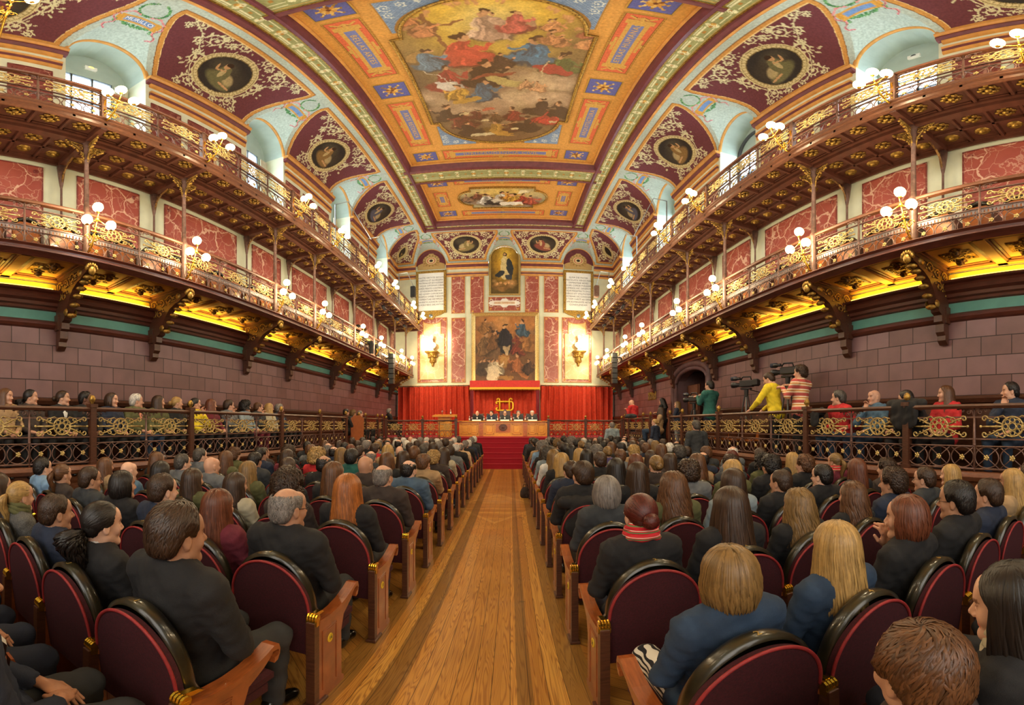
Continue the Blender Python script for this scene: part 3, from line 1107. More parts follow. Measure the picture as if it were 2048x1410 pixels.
# ------------------------------------------------------------------ pictures and inscriptions of the ceiling
def text_obj(name, s, size, m, parent, mat4, ext=.002, align='CENTER', sp=1.0, bold=0.0):
    cu = bpy.data.curves.new(name, 'FONT')
    cu.body = s
    cu.size = size
    cu.align_x = align
    cu.align_y = 'CENTER'
    cu.extrude = ext
    cu.space_character = sp
    cu.offset = bold
    cu.resolution_u = 2
    tmp = bpy.data.objects.new(name, cu)
    sc.collection.objects.link(tmp)
    me = bpy.data.meshes.new_from_object(tmp)
    bpy.data.objects.remove(tmp)
    bpy.data.curves.remove(cu)
    o = obj(name, me, M[m], parent)
    o.matrix_local = mat4
    return o

def basis(xa, ya, loc):
    xa, ya = Vector(xa), Vector(ya)
    z = xa.cross(ya)
    m4 = Matrix((xa, ya, z)).transposed().to_4x4()
    m4.translation = Vector(loc)
    return m4

def ceil_panel(c, x0, y0, z, name, label, cat, group=None, m='fresco'):
    """canvas seen from below: its right is +x, its top points to the photographer (-y)"""
    P = np.stack([c.X - c.w / 2, c.h / 2 - c.Y, np.zeros(c.X.shape)], -1)
    o = obj(name, grid_mesh(name, P, c.a), m, None, (x0, y0, z), label=label, category=cat, group=group)
    return o

def inscription(x, y, w, h, txt, rot, label, size=.17):
    """w is the long side; rot: 0 reads left-right, 1 reads away from us, -1 reads towards us"""
    c = Canvas(w, h, 'b98b3c', 70)
    c.noise(.08, .4, int(w * 10))
    c.rect(.03, .03, w - .03, h - .03, '7a4a1e')
    c.rect(.045, .045, w - .045, h - .045, 'd0663f')
    n = int(w / .09)
    for i in range(n):
        for yy in (.015, h - .015):
            c.ell((i + .5) * w / n, yy, .03, .009, '8f5f26')
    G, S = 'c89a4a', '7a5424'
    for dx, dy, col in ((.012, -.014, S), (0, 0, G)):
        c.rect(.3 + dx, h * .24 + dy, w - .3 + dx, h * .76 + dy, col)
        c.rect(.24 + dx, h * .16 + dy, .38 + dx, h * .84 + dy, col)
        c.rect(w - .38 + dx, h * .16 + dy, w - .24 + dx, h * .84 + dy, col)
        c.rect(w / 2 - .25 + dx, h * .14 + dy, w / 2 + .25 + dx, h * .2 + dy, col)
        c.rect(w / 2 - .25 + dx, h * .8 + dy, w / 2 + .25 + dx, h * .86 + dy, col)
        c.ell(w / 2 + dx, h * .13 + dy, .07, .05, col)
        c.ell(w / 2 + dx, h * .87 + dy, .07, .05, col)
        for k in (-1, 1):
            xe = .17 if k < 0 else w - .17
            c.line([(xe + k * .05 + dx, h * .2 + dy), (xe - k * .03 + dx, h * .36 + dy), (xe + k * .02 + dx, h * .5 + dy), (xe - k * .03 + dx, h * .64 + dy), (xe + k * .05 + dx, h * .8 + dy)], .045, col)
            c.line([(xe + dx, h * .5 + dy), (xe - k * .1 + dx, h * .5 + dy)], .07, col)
    c.rect(.42, h * .36, w - .42, h * .64, '7378a4')
    if rot == 0:
        A, B = (1, 0, 0), (0, -1, 0)
    elif rot == 1:
        A, B = (0, 1, 0), (1, 0, 0)
    else:
        A, B = (0, -1, 0), (-1, 0, 0)
    P = (c.X - w / 2)[..., None] * np.array(A) + (c.Y - h / 2)[..., None] * np.array(B)
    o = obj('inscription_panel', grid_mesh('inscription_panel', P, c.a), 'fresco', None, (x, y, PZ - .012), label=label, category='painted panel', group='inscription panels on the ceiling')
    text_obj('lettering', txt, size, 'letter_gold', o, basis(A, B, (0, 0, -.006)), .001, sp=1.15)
    return o

MX = -.3
for yy, txl, txr in ((7.17, 'BELLAS ARTES', 'LETRAS HUMANAS'), (10.83, 'ARTE RETORICA', 'ARQUITECTURA')):
    w = 2.35 if yy < 9 else 2.5
    inscription(-2.69, yy, w, .72, txl, 1, 'orange and blue inscription panel reading %s, left of the big ceiling painting' % txl)
    inscription(2.1, yy, w, .72, txr, -1, 'orange and blue inscription panel reading %s, right of the big ceiling painting' % txr)
inscription(MX, 12.78, 3.7, .62, 'JURISPRUDENCIA CIVIL', 0, 'long inscription panel reading JURISPRUDENCIA CIVIL below the big ceiling painting', .2)
inscription(MX, 14.72, 3.6, .55, 'HISTORIA SAGRADA', 0, 'long blue and orange panel at the near edge of the far ceiling field', .14)
inscription(MX, 17.55, 3.6, .55, 'DERECHO CANONICO', 0, 'long blue and orange panel at the far edge of the far ceiling field', .14)
inscription(-2.72, 16.15, 1.35, .6, 'FISICA', 1, 'short blue and orange panel left of the small ceiling painting', .12)
inscription(2.12, 16.15, 1.35, .6, 'LOGICA', -1, 'short blue and orange panel right of the small ceiling painting', .12)

def rosette_square(x, y, w, h, where):
    c = Canvas(w, h, 'b98b3c', 75)
    c.rect(.03, .03, w - .03, h - .03, '5d4a2a')
    c.rect(.045, .045, w - .045, h - .045, '5f5f97')
    rs = random.Random(int(x * 10 + y * 7))
    for k in range(8):
        a = math.pi / 4 * k
        r = .34 if k % 2 else .26
        for q in range(6):
            t = r * (q + 1) / 6
            c.ell(w / 2 + t * math.cos(a) * w, h / 2 + t * math.sin(a) * h * 1.1, .035, .02, rs.choice(('c79b45', '9a7430', 'e0bd6c')), 1, a + (q % 2) * 1.2)
    c.ell(w / 2, h / 2, w * .17, h * .17, 'b07b32')
    for k in range(9):
        a = 6.28 * k / 9
        c.ell(w / 2 + .1 * math.cos(a), h / 2 + .09 * math.sin(a), .05, .03, rs.choice(('d9ad58', '7d4f22', 'c9903d')), 1, a)
    c.ell(w / 2, h / 2, .04, .035, '6b3a1c')
    o = ceil_panel(c, x, y, PZ - .012, 'rosette_panel', 'blue square with a painted gold rosette, ' + where, 'painted panel', 'gold rosettes on the ceiling')
for (x, sd) in ((-2.69, 'left'), (2.1, 'right')):
    rosette_square(x, 5.6, .8, .62, 'ceiling corner nearest to the camera on the %s' % sd)
    rosette_square(x, 9.0, .8, .72, 'between the two %s inscription panels' % sd)
    rosette_square(x, 12.78, .8, .62, 'beside the JURISPRUDENCIA panel on the %s' % sd)
    rosette_square(x, 14.75, .8, .58, 'near %s corner of the far ceiling field' % sd)
    rosette_square(x, 17.5, .8, .58, 'far %s corner of the far ceiling field' % sd)

def figure(c, x, y, s, robe, lean=0, skin='c9976b', hair='3a2416', arm=1):
    """a small robed figure, generic"""
    s *= 1.35
    rs = random.Random(int(x * 91 + y * 57))
    def dk(h, k):
        return '%02x%02x%02x' % tuple(int(max(0, min(255, int(h[i:i + 2], 16) * k))) for i in (0, 2, 4))
    c.ell(x, y - .2 * s, .5 * s, .42 * s, '4a3a2a', .35, 0, .4)
    c.ell(x + lean * .1 * s, y - .26 * s, .34 * s, .2 * s, dk(robe, .6), 1, lean * .4, .12)
    c.ell(x - lean * .2 * s, y - .3 * s, .2 * s, .12 * s, dk(robe, .8), 1, -lean * .6, .15)
    c.ell(x, y - .22 * s, .28 * s, .2 * s, robe, 1, lean * .4)
    c.ell(x, y + .02 * s, .17 * s, .22 * s, dk(robe, .9), 1, -lean * .25)
    for q in range(9):
        a = rs.uniform(-.28, .28)
        b = rs.uniform(.1, .2)
        c.line([(x + a * s * .4, y + b * s), (x + a * s * .9, y - .12 * s), (x + (a * 1.3 + lean * .1) * s, y - .38 * s)], rs.uniform(.02, .05) * s, dk(robe, rs.choice((1.35, 1.2, .55, .7))), .55)
    c.line([(x + .12 * s * arm, y + .1 * s), (x + .3 * s * arm, y + .02 * s), (x + .38 * s * arm, y + .16 * s)], .075 * s, dk(robe, 1.1))
    c.ell(x + .39 * s * arm, y + .18 * s, .035 * s, .04 * s, skin)
    c.ell(x + lean * .05 * s, y + .3 * s, .075 * s, .095 * s, skin)
    c.ell(x + lean * .02 * s, y + .35 * s, .085 * s, .07 * s, hair)
    c.ell(x + lean * .07 * s, y + .285 * s, .05 * s, .06 * s, skin)

def warp(c, amp, cell, seed):
    """smears the drawing the way a brush would"""
    rs = np.random.RandomState(seed)
    off = []
    for k in range(2):
        tot = 0
        for cl, am in ((cell, 1), (cell / 3, .45)):
            gx, gy = int(c.w / cl) + 3, int(c.h / cl) + 3
            g = rs.rand(gx, gy) - .5
            u, v = c.X / cl, c.Y / cl
            i, j = u.astype(int), v.astype(int)
            fu, fv = u - i, v - j
            fu = fu * fu * (3 - 2 * fu)
            fv = fv * fv * (3 - 2 * fv)
            tot = tot + am * (g[i, j] * (1 - fu) * (1 - fv) + g[i + 1, j] * fu * (1 - fv) + g[i, j + 1] * (1 - fu) * fv + g[i + 1, j + 1] * fu * fv)
        off.append(tot * amp)
    i = np.clip(np.round((c.X + off[0]) * c.p).astype(int), 0, c.nx - 1)
    j = np.clip(np.round((c.Y + off[1]) * c.p).astype(int), 0, c.ny - 1)
    c.a = c.a[i, j]
    c.a = (c.a + np.roll(c.a, 1, 0) + np.roll(c.a, 1, 1)) / 3
    c.noise(.35, cell * .6, seed + 1)

def clouds(c, pts, cols, seed=0):
    rs = random.Random(seed)
    for (x, y, r) in pts:
        for q in range(7):
            c.ell(x + rs.uniform(-r, r), y + rs.uniform(-r, r) * .5, r * rs.uniform(.4, .8), r * rs.uniform(.25, .5), rs.choice(cols), .45, rs.uniform(-.5, .5), .35)

def big_painting():
    w, h = 3.62, 6.4
    c = Canvas(w, h, 'b59a5a', 85)
    yy = c.Y / h
    top, mid, bot = (np.array(lin(k), np.float32) for k in ('d8a83a', 'b3a070', '6d5338'))
    k1 = np.clip((yy - .5) / .4, 0, 1)[..., None]
    k2 = np.clip((.5 - yy) / .45, 0, 1)[..., None]
    c.a[:] = mid * (1 - k1 - k2) + top * k1 + bot * k2
    c.ell(w / 2, h * .83, 1.5, 1.3, 'e6c04a', .9, 0, .5)
    c.ell(w / 2, h * .86, .6, .6, 'ecd27a', .9, 0, .5)
    for sx_ in (0, w):
        c.ell(sx_, h * .72, .7, 1.6, '6b5a3c', .7, 0, .5)
        c.ell(sx_, h * .4, .5, 1.5, '4d3a2c', .7, 0, .5)
    c.noise(.25, .7, 21)
    rs = random.Random(5)
    clouds(c, [(w * .5, h * .55, .9), (w * .3, h * .48, .6), (w * .75, h * .5, .6), (w * .6, h * .42, .7), (w * .25, h * .33, .7), (w * .7, h * .33, .8), (w * .5, h * .28, .9), (w * .9, h * .38, .5), (w * .1, h * .42, .5)], ('c9a987', 'a98d70', 'd9bd98', '8d7560', 'b59878'), 3)
    # small winged heads in the glow
    for i in range(26):
        a = rs.uniform(.1, 3.04)
        x, y = w / 2 + 1.45 * math.cos(a), h * .8 + 1.1 * math.sin(a)
        c.ell(x, y, .1, .05, 'c98a5a', .7, a)
        c.ell(x, y, .045, .05, 'd8a06a', .9)
    figure(c, w * .48, h * .84, 1.0, 'c9a58a', 0)
    figure(c, w * .6, h * .86, .7, 'c9645a', 1)
    c.ell(w * .68, h * .85, .12, .11, 'b08a6a')
    c.line([(w * .2, h * .93), (w * .26, h * .62)], .1, '8a5a34')
    c.line([(w * .12, h * .83), (w * .36, h * .87)], .08, '8a5a34')
    figure(c, w * .18, h * .84, .5, 'd08a5a', 1)
    figure(c, w * .12, h * .9, .45, 'c77f50', 1)
    figure(c, w * .32, h * .70, 1.15, 'c4503e', 1)
    c.ell(w * .38, h * .665, .5, .2, 'c4503e', 1, -.3)
    figure(c, w * .13, h * .66, .8, '5d7f93', 1, arm=1)
    c.ell(w * .05, h * .68, .3, .1, 'a9854a', .9, .8)
    figure(c, w * .72, h * .69, 1.0, '3f7390', -1, arm=-1)
    c.ell(w * .7, h * .64, .5, .17, '3f7390', 1, -.2)
    figure(c, w * .53, h * .63, .55, '3d2f2a', 1)
    figure(c, w * .88, h * .62, .8, '56683a', -1, arm=1)
    c.ell(w * .83, h * .575, .45, .15, 'a53c36', 1, -.3)
    c.line([(w * .79, h * .63), (w * .77, h * .5)], .03, 'c9b48a')
    for i in range(6):
        figure(c, w * rs.uniform(.78, .97), h * rs.uniform(.73, .86), .4, rs.choice(('c98a5a', 'b56a4a')), rs.choice((-1, 1)))
    # middle group
    figure(c, w * .2, h * .53, 1.0, 'a8403a', 1)
    c.ell(w * .2, h * .475, .35, .2, 'd6cfc0', 1, -.3)
    c.line([(w * .08, h * .58), (w * .3, h * .45)], .02, 'e6dcc2')
    figure(c, w * .42, h * .55, 1.05, '2c2420', 1)
    c.ell(w * .55, h * .49, .42, .18, 'b7a566', 1, -.35)
    c.ell(w * .47, h * .53, .5, .07, '8d4a34', 1, .2)
    figure(c, w * .26, h * .42, .7, 'c79a3c', -1, arm=-1)
    figure(c, w * .4, h * .43, .85, '41657a', 1)
    c.ell(w * .28, h * .36, .4, .12, 'b08a3a', 1, .3)
    figure(c, w * .66, h * .47, .4, 'c9976b', 1)
    figure(c, w * .75, h * .46, .4, 'c9976b', -1)
    # lower group of seated men
    for (a, b, s, col, l, sk) in ((.13, .27, .75, '2a2422', 1, 0), (.24, .2, .75, '6b2d28', 1, 0), (.33, .25, .5, '5a2a26', 1, 0), (.26, .13, .7, '241f1f', 1, 0),
                                  (.47, .23, .5, '5c4630', 1, 0), (.48, .14, .75, 'a98238', -1, 0), (.62, .25, .65, '7b2a26', -1, 0), (.6, .14, .55, '4a2420', 1, 0),
                                  (.72, .17, .75, '26211f', -1, 0), (.8, .31, .75, '2b2523', -1, 0), (.86, .23, .75, 'b3342e', -1, 0), (.93, .29, .65, '241f1f', -1, 0)):
        figure(c, w * a, h * b, s, col, l, arm=-l)
    c.ell(w * .35, h * .07, .35, .1, 'cdbf95', 1, .1)
    c.ell(w * .52, h * .08, .4, .09, 'b58a3a', 1, -.2)
    for (a, b) in ((.36, .19), (.58, .1), (.86, .17), (.22, .24)):
        c.poly([(w * a, h * b), (w * a + .2, h * b + .05), (w * a + .23, h * b + .16), (w * a + .03, h * b + .11)], 'cdbb8a')
    c.line([(w * .4, h * .31), (w * .46, h * .22)], .015, '6b3a2a')
    c.ell(w * .42, h * .29, .22, .06, 'c8583f', .8, .3)
    warp(c, .16, .22, 3)
    c.a = c.a * .74 + np.array(lin('9a7444'), np.float32) * .26
    return c, w, h

c, w, h = big_painting()
# outline: rectangle with a half-oval at both ends
def oval_outline(w, h, rh, rw, n=30, sh=.0):
    pts = []
    for k in range(n + 1):
        a = math.pi * k / n
        pts.append((w / 2 - rw * math.cos(a), h - rh + rh * math.sin(a)))
    pts = [(w, rh)] + [(w - (w / 2 - rw), rh)] if False else pts
    left = [(0, h - rh), (0, rh)]
    low = [(w / 2 - rw * math.cos(a), rh - rh * math.sin(a)) for a in [math.pi * k / n for k in range(n + 1)]]
    return [(0, h - rh)] + pts + [(w, h - rh), (w, rh)] + low[::-1] + [(0, rh)]
PH0 = 1.26
out = oval_outline(w, h, PH0, w / 2 - .2)
X, Y = c.X, c.Y
ins = (np.abs(Y - h / 2) <= h / 2 - PH0) | ((((X - w / 2) / (w / 2 - .2)) ** 2 + ((np.abs(Y - h / 2) - (h / 2 - PH0)) / PH0) ** 2) < 1)
def masked_mesh(name, c, ins, P):
    me = grid_mesh(name, P, c.a)
    bm_mask = ins[:-1, :-1] & ins[1:, 1:] & ins[1:, :-1] & ins[:-1, 1:]
    idx = np.arange(c.nx * c.ny).reshape(c.nx, c.ny)
    q = np.stack([idx[:-1, :-1], idx[1:, :-1], idx[1:, 1:], idx[:-1, 1:]], -1)[bm_mask]
    used = np.unique(q)
    rm = -np.ones(c.nx * c.ny, int)
    rm[used] = np.arange(len(used))
    me2 = bpy.data.meshes.new(name)
    me2.vertices.add(len(used))
    me2.vertices.foreach_set('co', P.reshape(-1, 3)[used].reshape(-1).astype(np.float32))
    q = rm[q]
    me2.loops.add(q.size)
    me2.loops.foreach_set('vertex_index', q.reshape(-1).astype(np.int32))
    me2.polygons.add(len(q))
    me2.polygons.foreach_set('loop_start', (np.arange(len(q)) * 4).astype(np.int32))
    me2.update(calc_edges=True)
    a = me2.color_attributes.new('Paint', 'FLOAT_COLOR', 'POINT')
    c4 = np.ones((len(used), 4), np.float32)
    c4[:, :3] = c.a.reshape(-1, 3)[used]
    a.data.foreach_set('color', c4.reshape(-1))
    bpy.data.meshes.remove(me)
    return me2
PYC = 8.9
P = np.stack([X - w / 2, h / 2 - Y, np.zeros(X.shape)], -1)
bigp = obj('ceiling_painting', masked_mesh('ceiling_painting', c, ins, P), 'canvas_oil', None, (MX, PYC, PZ - .03),
           label='large ceiling painting of robed figures on glowing clouds, rectangle with rounded ends', category='painting')
mb = MB()
mb.tube([(x - w / 2, h / 2 - y, -.01) for x, y in out], .045, 6, closed=True)
mb.build('frame', 'gold_old', bigp, smooth=True)
# grey-blue corner fields with monogram around the painting
for kx in (-1, 1):
    for ky, txt in ((-1, {-1: 'Ae', 1: 'M'}[kx]), (1, {-1: 'D', 1: 'G'}[kx])):
        c2 = Canvas(1.15, 1.15, 'c99449', 70)
        U, V = c2.X, c2.Y
        arc = ((U - 1.75) / 1.62) ** 2 + ((V - 1.15) / 1.02) ** 2
        tri = (arc > 1.0) & (U > .06) & (V > .04) & (U < 1.05)
        full = (slice(None), slice(None))
        c2.put(full, ((arc > .93) & (U > .03) & (V > .015)).astype(np.float32), 'a97c3c')
        c2.put(full, tri.astype(np.float32), '6f84a0')
        lat = (np.abs(((U + V) * 16) % 1 - .5) > .4) | (np.abs(((U - V) * 16) % 1 - .5) > .4)
        c2.put(full, (tri & lat).astype(np.float32), '93a3b4')
        for s_ in ((.2, .5, .1, 1), (.45, .2, .09, -1), (.2, .25, .12, 1), (.75, .12, .05, 1)):
            c2.spiral(s_[0], s_[1], s_[2], 1, 1.2, .022, 'cdd0c4', s_[3])
        P2 = np.stack([kx * (1.15 - U) * -1 * -1, ky * (1.15 - V) * 1.0, np.zeros(U.shape)], -1)
        P2[..., 0] = kx * (1.78 - U)
        P2[..., 1] = ky * (3.3 - V)
        o = obj('monogram_corner', grid_mesh('monogram_corner', P2, c2.a, flip=(kx * ky < 0)), 'fresco', None, (MX, PYC, PZ - .006),
                label='lattice corner field with pale scroll monogram, %s of the big ceiling painting' % {(-1, -1): 'near left', (1, -1): 'near right', (-1, 1): 'far left', (1, 1): 'far right'}[(kx, ky)], category='painted panel', group='monogram corners on the ceiling')

def small_painting():
    w, h = 3.5, 1.75
    c = Canvas(w, h, 'a8a07a', 70)
    c.ell(w / 2, h * .7, 1.2, .7, 'd6b45a', .8, 0, .5)
    c.noise(.25, .5, 4)
    clouds(c, [(.4, .7, .4), (.9, .4, .5), (2.6, .35, .5), (1.7, .3, .5), (3.1, .7, .3)], ('a98a72', '8a6a55', 'c6ad8f', '7a6a5c'), 9)
    for a, b, s, col in ((.35, .9, .6, '8a6a50'), (.8, 1.1, .6, '7a4a34'), (1.1, .75, .8, 'd0c8b4'), (1.3, .6, .6, '3a3430'), (1.7, .95, .8, 'd8cdb4'), (2.0, 1.0, .7, 'cf8f3a'), (2.2, .7, .9, 'd2a040'), (2.55, .8, .7, 'b64a34'), (2.9, .7, .7, 'a4503c')):
        figure(c, a, b, s, col, random.Random(int(a * 10)).choice((-1, 1)))
    c.ell(2.1, .35, .5, .16, 'ddd6c2', 1, .1)
    c.poly([(2.3, 1.2), (2.75, 1.3), (2.8, 1.55), (2.4, 1.5)], 'd9cda4')
    warp(c, .14, .2, 5)
    X, Y = c.X, c.Y
    ins = ((np.abs(X - w / 2) < 1.25)) | ((((np.abs(X - w / 2) - 1.25) / .5) ** 2 + ((Y - h / 2) / .6) ** 2) < 1)
    P = np.stack([X - w / 2, h / 2 - Y, np.zeros(X.shape)], -1)
    o = obj('ceiling_painting', masked_mesh('ceiling_painting', c, ins, P), 'canvas_oil', None, (MX, 16.15, PZ - .03),
            label='small wide ceiling painting with rounded ends in the far ceiling field', category='painting')
    pts = [(-1.25, -h / 2), (1.25, -h / 2), (1.25, -.6)] + [(1.25 + .5 * math.sin(a), -.6 * math.cos(a)) for a in [math.pi * k / 14 for k in range(15)]] + [(1.25, h / 2), (-1.25, h / 2), (-1.25, .6)] + [(-1.25 - .5 * math.sin(a), .6 * math.cos(a)) for a in [math.pi * k / 14 for k in range(15)]] + [(-1.25, -.6)]
    mb = MB()
    mb.tube([(x, y, -.01) for x, y in pts], .045, 6, closed=True)
    mb.build('frame', 'gold_old', o)
small_painting()
for a, txt in zip(WIN[1:2], ['MURILLO']):
    # the name on the first cartouche at the left
    d = float(np.interp(1.44, Ut, Dt))
    z = float(lun_z(0, d)) - .015
    sl = math.atan2(float(lun_z(0, .8) - lun_z(0, .6)), .2)
    o = thing('cartouche_name', 'white painted name MURILLO on the blue cartouche above the nearest left window', 'lettering', (XL + d, a, z))
    o2 = text_obj('lettering', txt, .13, 'paper_white', o, basis((0, 1, 0), (math.cos(sl), 0, math.sin(sl)), (0, 0, 0)), .001)
    for v in o2.data.vertices:      # the letters follow the curve of the vault
        v.co.z += float(lun_z(0, d) - lun_z(v.co.x, d))

# ------------------------------------------------------------------ end wall above the stage
def wallbox(x0, x1, z0, z1, m, name='wall_panel', th=.03, y=YF):
    return MB().box(x0, y - th, z0, x1, y, z1).build(name, m, kind='structure')

def ppanel(px0, px1, py0, py1, m='marble_red'):
    x0, _ = Pf(px0, 600)
    x1, _ = Pf(px1, 600)
    pm = (px0 + px1) / 2
    z1, z0 = Pf(pm, py0)[1], Pf(pm, py1)[1]
    o = wallbox(x0, x1, z0, z1, m)
    f = MB()
    t = .025
    for (a, b, c_, d) in ((x0, x1, z0, z0 + t), (x0, x1, z1 - t, z1), (x0, x0 + t, z0, z1), (x1 - t, x1, z0, z1)):
        f.box(a, YF - .045, c_, b, YF - .03, d)
    for xx in (x0 + .12, x1 - .12):
        for zz in (z0 + .12, z1 - .12):
            f.lathe([(0, -.05), (.05, -.045), (.06, -.03)], (xx, YF, zz), 8, 'y')
    f.build('trim', 'orange_paint', o, kind='structure')
    return x0, x1, z0, z1
for a in ((903, 930, 553, 627), (941, 968, 553, 627), (903, 931, 636, 765), (1050, 1078, 552, 625), (1088, 1117, 552, 625), (1088, 1117, 634, 765)):
    ppanel(*a)
ppanel(977, 1041, 594, 622, 'marble_red')
# side fields behind the busts
mat('scagliola', 'd9bf8a', .5, var=.12, scale=2)
for k, (a, b) in ((-1, (835, 894)), (1, (1124, 1183))):
    x0, x1, z0, z1 = ppanel(a, b, 636, 765)
    xc = (x0 + x1) / 2
    hw = (x1 - x0) / 2 - .14
    poly = [(xc - hw, z0 + .15), (xc + hw, z0 + .15), (xc + hw, z1 - .9), (xc + hw * .72, z1 - .9), (xc + hw * .72, z1 - .18)]
    poly += [(xc + hw * .72 * math.cos(t), z1 - .18 - .16 * math.sin(t)) for t in [math.pi * q / 10 for q in range(1, 10)]]
    poly += [(xc - hw * .72, z1 - .18), (xc - hw * .72, z1 - .9), (xc - hw, z1 - .9)]
    o = MB().prism(poly, YF - .055, YF - .03, 'y').build('wall_field', 'marble_ochre', kind='structure')
    MB().tube([(x, YF - .055, z) for x, z in poly], .02, 4, closed=True).build('trim', 'orange_paint', o, kind='structure')
# low strip of plain plaster ledge above the curtains
wallbox(XL, XR, 3.62, 3.72, 'cream_trim', 'trim_ledge', .06)

def framed_canvas(c, px0, px1, py0, py1, name, label, fw=.16, arch=False, y=YF - .05, fm='gold'):
    x0, x1 = Pf(px0, 600)[0], Pf(px1, 600)[0]
    z1, z0 = Pf((px0 + px1) / 2, py0)[1], Pf((px0 + px1) / 2, py1)[1]
    W, H_ = x1 - x0, z1 - z0
    sx_, sz = W / c.w, H_ / c.h
    P = np.stack([c.X * sx_ - W / 2, np.zeros(c.X.shape), c.Y * sz], -1)
    if arch:
        X, Y = c.X * sx_ - W / 2, c.Y * sz
        r = W / 2
        ins = (Y < H_ - r) | (X ** 2 + (Y - (H_ - r)) ** 2 < r * r)
        me = masked_mesh(name, c, ins, P)
    else:
        me = grid_mesh(name, P, c.a)
    o = obj(name, me, 'canvas_oil', None, ((x0 + x1) / 2, y, z0), label=label, category='painting')
    f = MB()
    if arch:
        r = W / 2
        path = [(-r, 0), (-r, H_ - r)] + [(-r * math.cos(a), H_ - r + r * math.sin(a)) for a in [math.pi * k / 20 for k in range(1, 20)]] + [(r, H_ - r), (r, 0)]
    else:
        path = [(-W / 2, 0), (-W / 2, H_), (W / 2, H_), (W / 2, 0)]
    # moulded section swept round the outline
    cx_, cz_ = 0, H_ / 2
    prof = [(0, 0), (0, -.03), (.3, -.07), (.6, -.05), (.85, -.1), (1, -.06), (1, 0)]
    n = len(path)
    v = []
    for i, (px_, pz_) in enumerate(path):
        a_, b_ = Vector(path[i - 1]), Vector(path[(i + 1) % n])
        p = Vector((px_, pz_))
        d1, d2 = (p - a_).normalized(), (b_ - p).normalized()
        n1, n2 = Vector((-d1.y, d1.x)), Vector((-d2.y, d2.x))
        nn = (n1 + n2)
        nn = nn / max(.3, nn.length_squared / 2) if nn.length > 0 else n1
        for o_, dy in prof:
            q = p + nn * o_ * fw
            v.append((q.x, dy, q.y))
    k = len(prof)
    fcs = []
    for i in range(n):
        j = (i + 1) % n
        for t in range(k - 1):
            fcs.append((i * k + t, j * k + t, j * k + t + 1, i * k + t + 1))
    f.add(v, fcs)
    f.build('frame', fm, o)
    MB().box(-W / 2, .001, 0, W / 2, .04, H_ - (W / 2 if arch else 0)).build('backing', 'wood_dark', o)
    return o

# big altarpiece-like canvas: generic devotional crowd
c = Canvas(3.3, 3.5, '8a5f38', 55)
c.a *= (.6 + .8 * (c.Y / c.h))[..., None]
c.ell(1.65, 2.6, 1.7, 1.0, 'b5763a', .8, 0, .4)
c.noise(.35, .5, 14)
clouds(c, [(.6, 2.9, .5), (1.6, 3.1, .5), (2.7, 2.9, .5), (1.6, 1.75, .7), (2.3, 2.3, .3), (.8, 2.4, .3)], ('c08548', '8a6238', '5c5a4e', 'd09a5c'), 2)
for a, b, s, col in ((.5, 2.1, 1.1, '7a5a38'), (.95, 2.3, .9, '6a4a2c'), (2.4, 2.1, 1.1, '8a3a2a'), (2.95, 2.15, 1.0, '9a6a3a'), (2.6, 2.9, .8, '3d5566'), (.5, 3.0, .7, '8a6238')):
    figure(c, a, b, s, col, 1 if a < 1.6 else -1, arm=1 if a < 1.6 else -1)
c.ell(1.62, 2.1, .36, .75, '232126')
c.ell(1.7, 1.9, .16, .5, 'c9b088', .9)
figure(c, 1.62, 2.55, 1.0, '25222a', 0, 'd0a070', '2a1c12', -1)
c.rect(1.3, .75, 1.85, 1.45, '9a6a34')
c.rect(1.38, .8, 1.8, 1.4, 'b58a4c')
for k in range(5):
    figure(c, .25 + .22 * k, .85 + .05 * (k % 2), .75, 'd8c9a4' if k > 2 else '4a3a2c', 1, hair='5a4632')
c.ell(.95, .45, .35, .4, 'ddd0ae')
c.ell(2.5, .65, .5, .28, 'b5703a', 1, -.7)
figure(c, 2.3, 1.05, .9, 'a0633a', -1, arm=-1)
figure(c, 2.95, .9, .7, '4a3226', -1)
c.ell(1.65, .25, .5, .12, 'a97c3e', .8)
warp(c, .16, .22, 6)
big = framed_canvas(c, 951, 1070, 633, 766, 'wall_painting', 'huge gold framed dark painting of a standing robed figure among clouds above the red canopy', .2)
# arched canvas: pale robed figure in a golden glow
c = Canvas(1.5, 2.8, '5c4a22', 70)
c.ell(.75, 1.9, .6, 1.0, 'c9982f', .95, 0, .5)
c.ell(.75, 2.2, .3, .5, 'e0b94a', .8, 0, .5)
c.noise(.25, .3, 8)
clouds(c, [(.75, .4, .4), (.4, .6, .25), (1.1, .6, .25)], ('b5854a', 'c99a62', '8a6238'), 4)
c.ell(.75, 1.4, .24, .6, 'd3bd83')
c.ell(1.02, 1.55, .17, .5, '2f3438', 1, .15)
c.ell(.5, 1.15, .3, .16, '2f3438', 1, .5)
c.ell(.95, .95, .2, .16, '3b4146', 1, -.5)
c.ell(.72, 2.0, .16, .2, 'd8c28a')
c.ell(.74, 2.3, .1, .14, '4a2f18')
c.ell(.73, 2.3, .065, .09, 'd2a272')
for q in range(5):
    c.ell(.35 + .2 * q, .55 + .05 * (q % 2), .07, .06, 'd29a62')
warp(c, .08, .15, 7)
arch_p = framed_canvas(c, 982, 1037, 494, 588, 'wall_painting', 'arched painting of a pale robed figure in golden light above the big painting', .1, True, y=YF - .06)

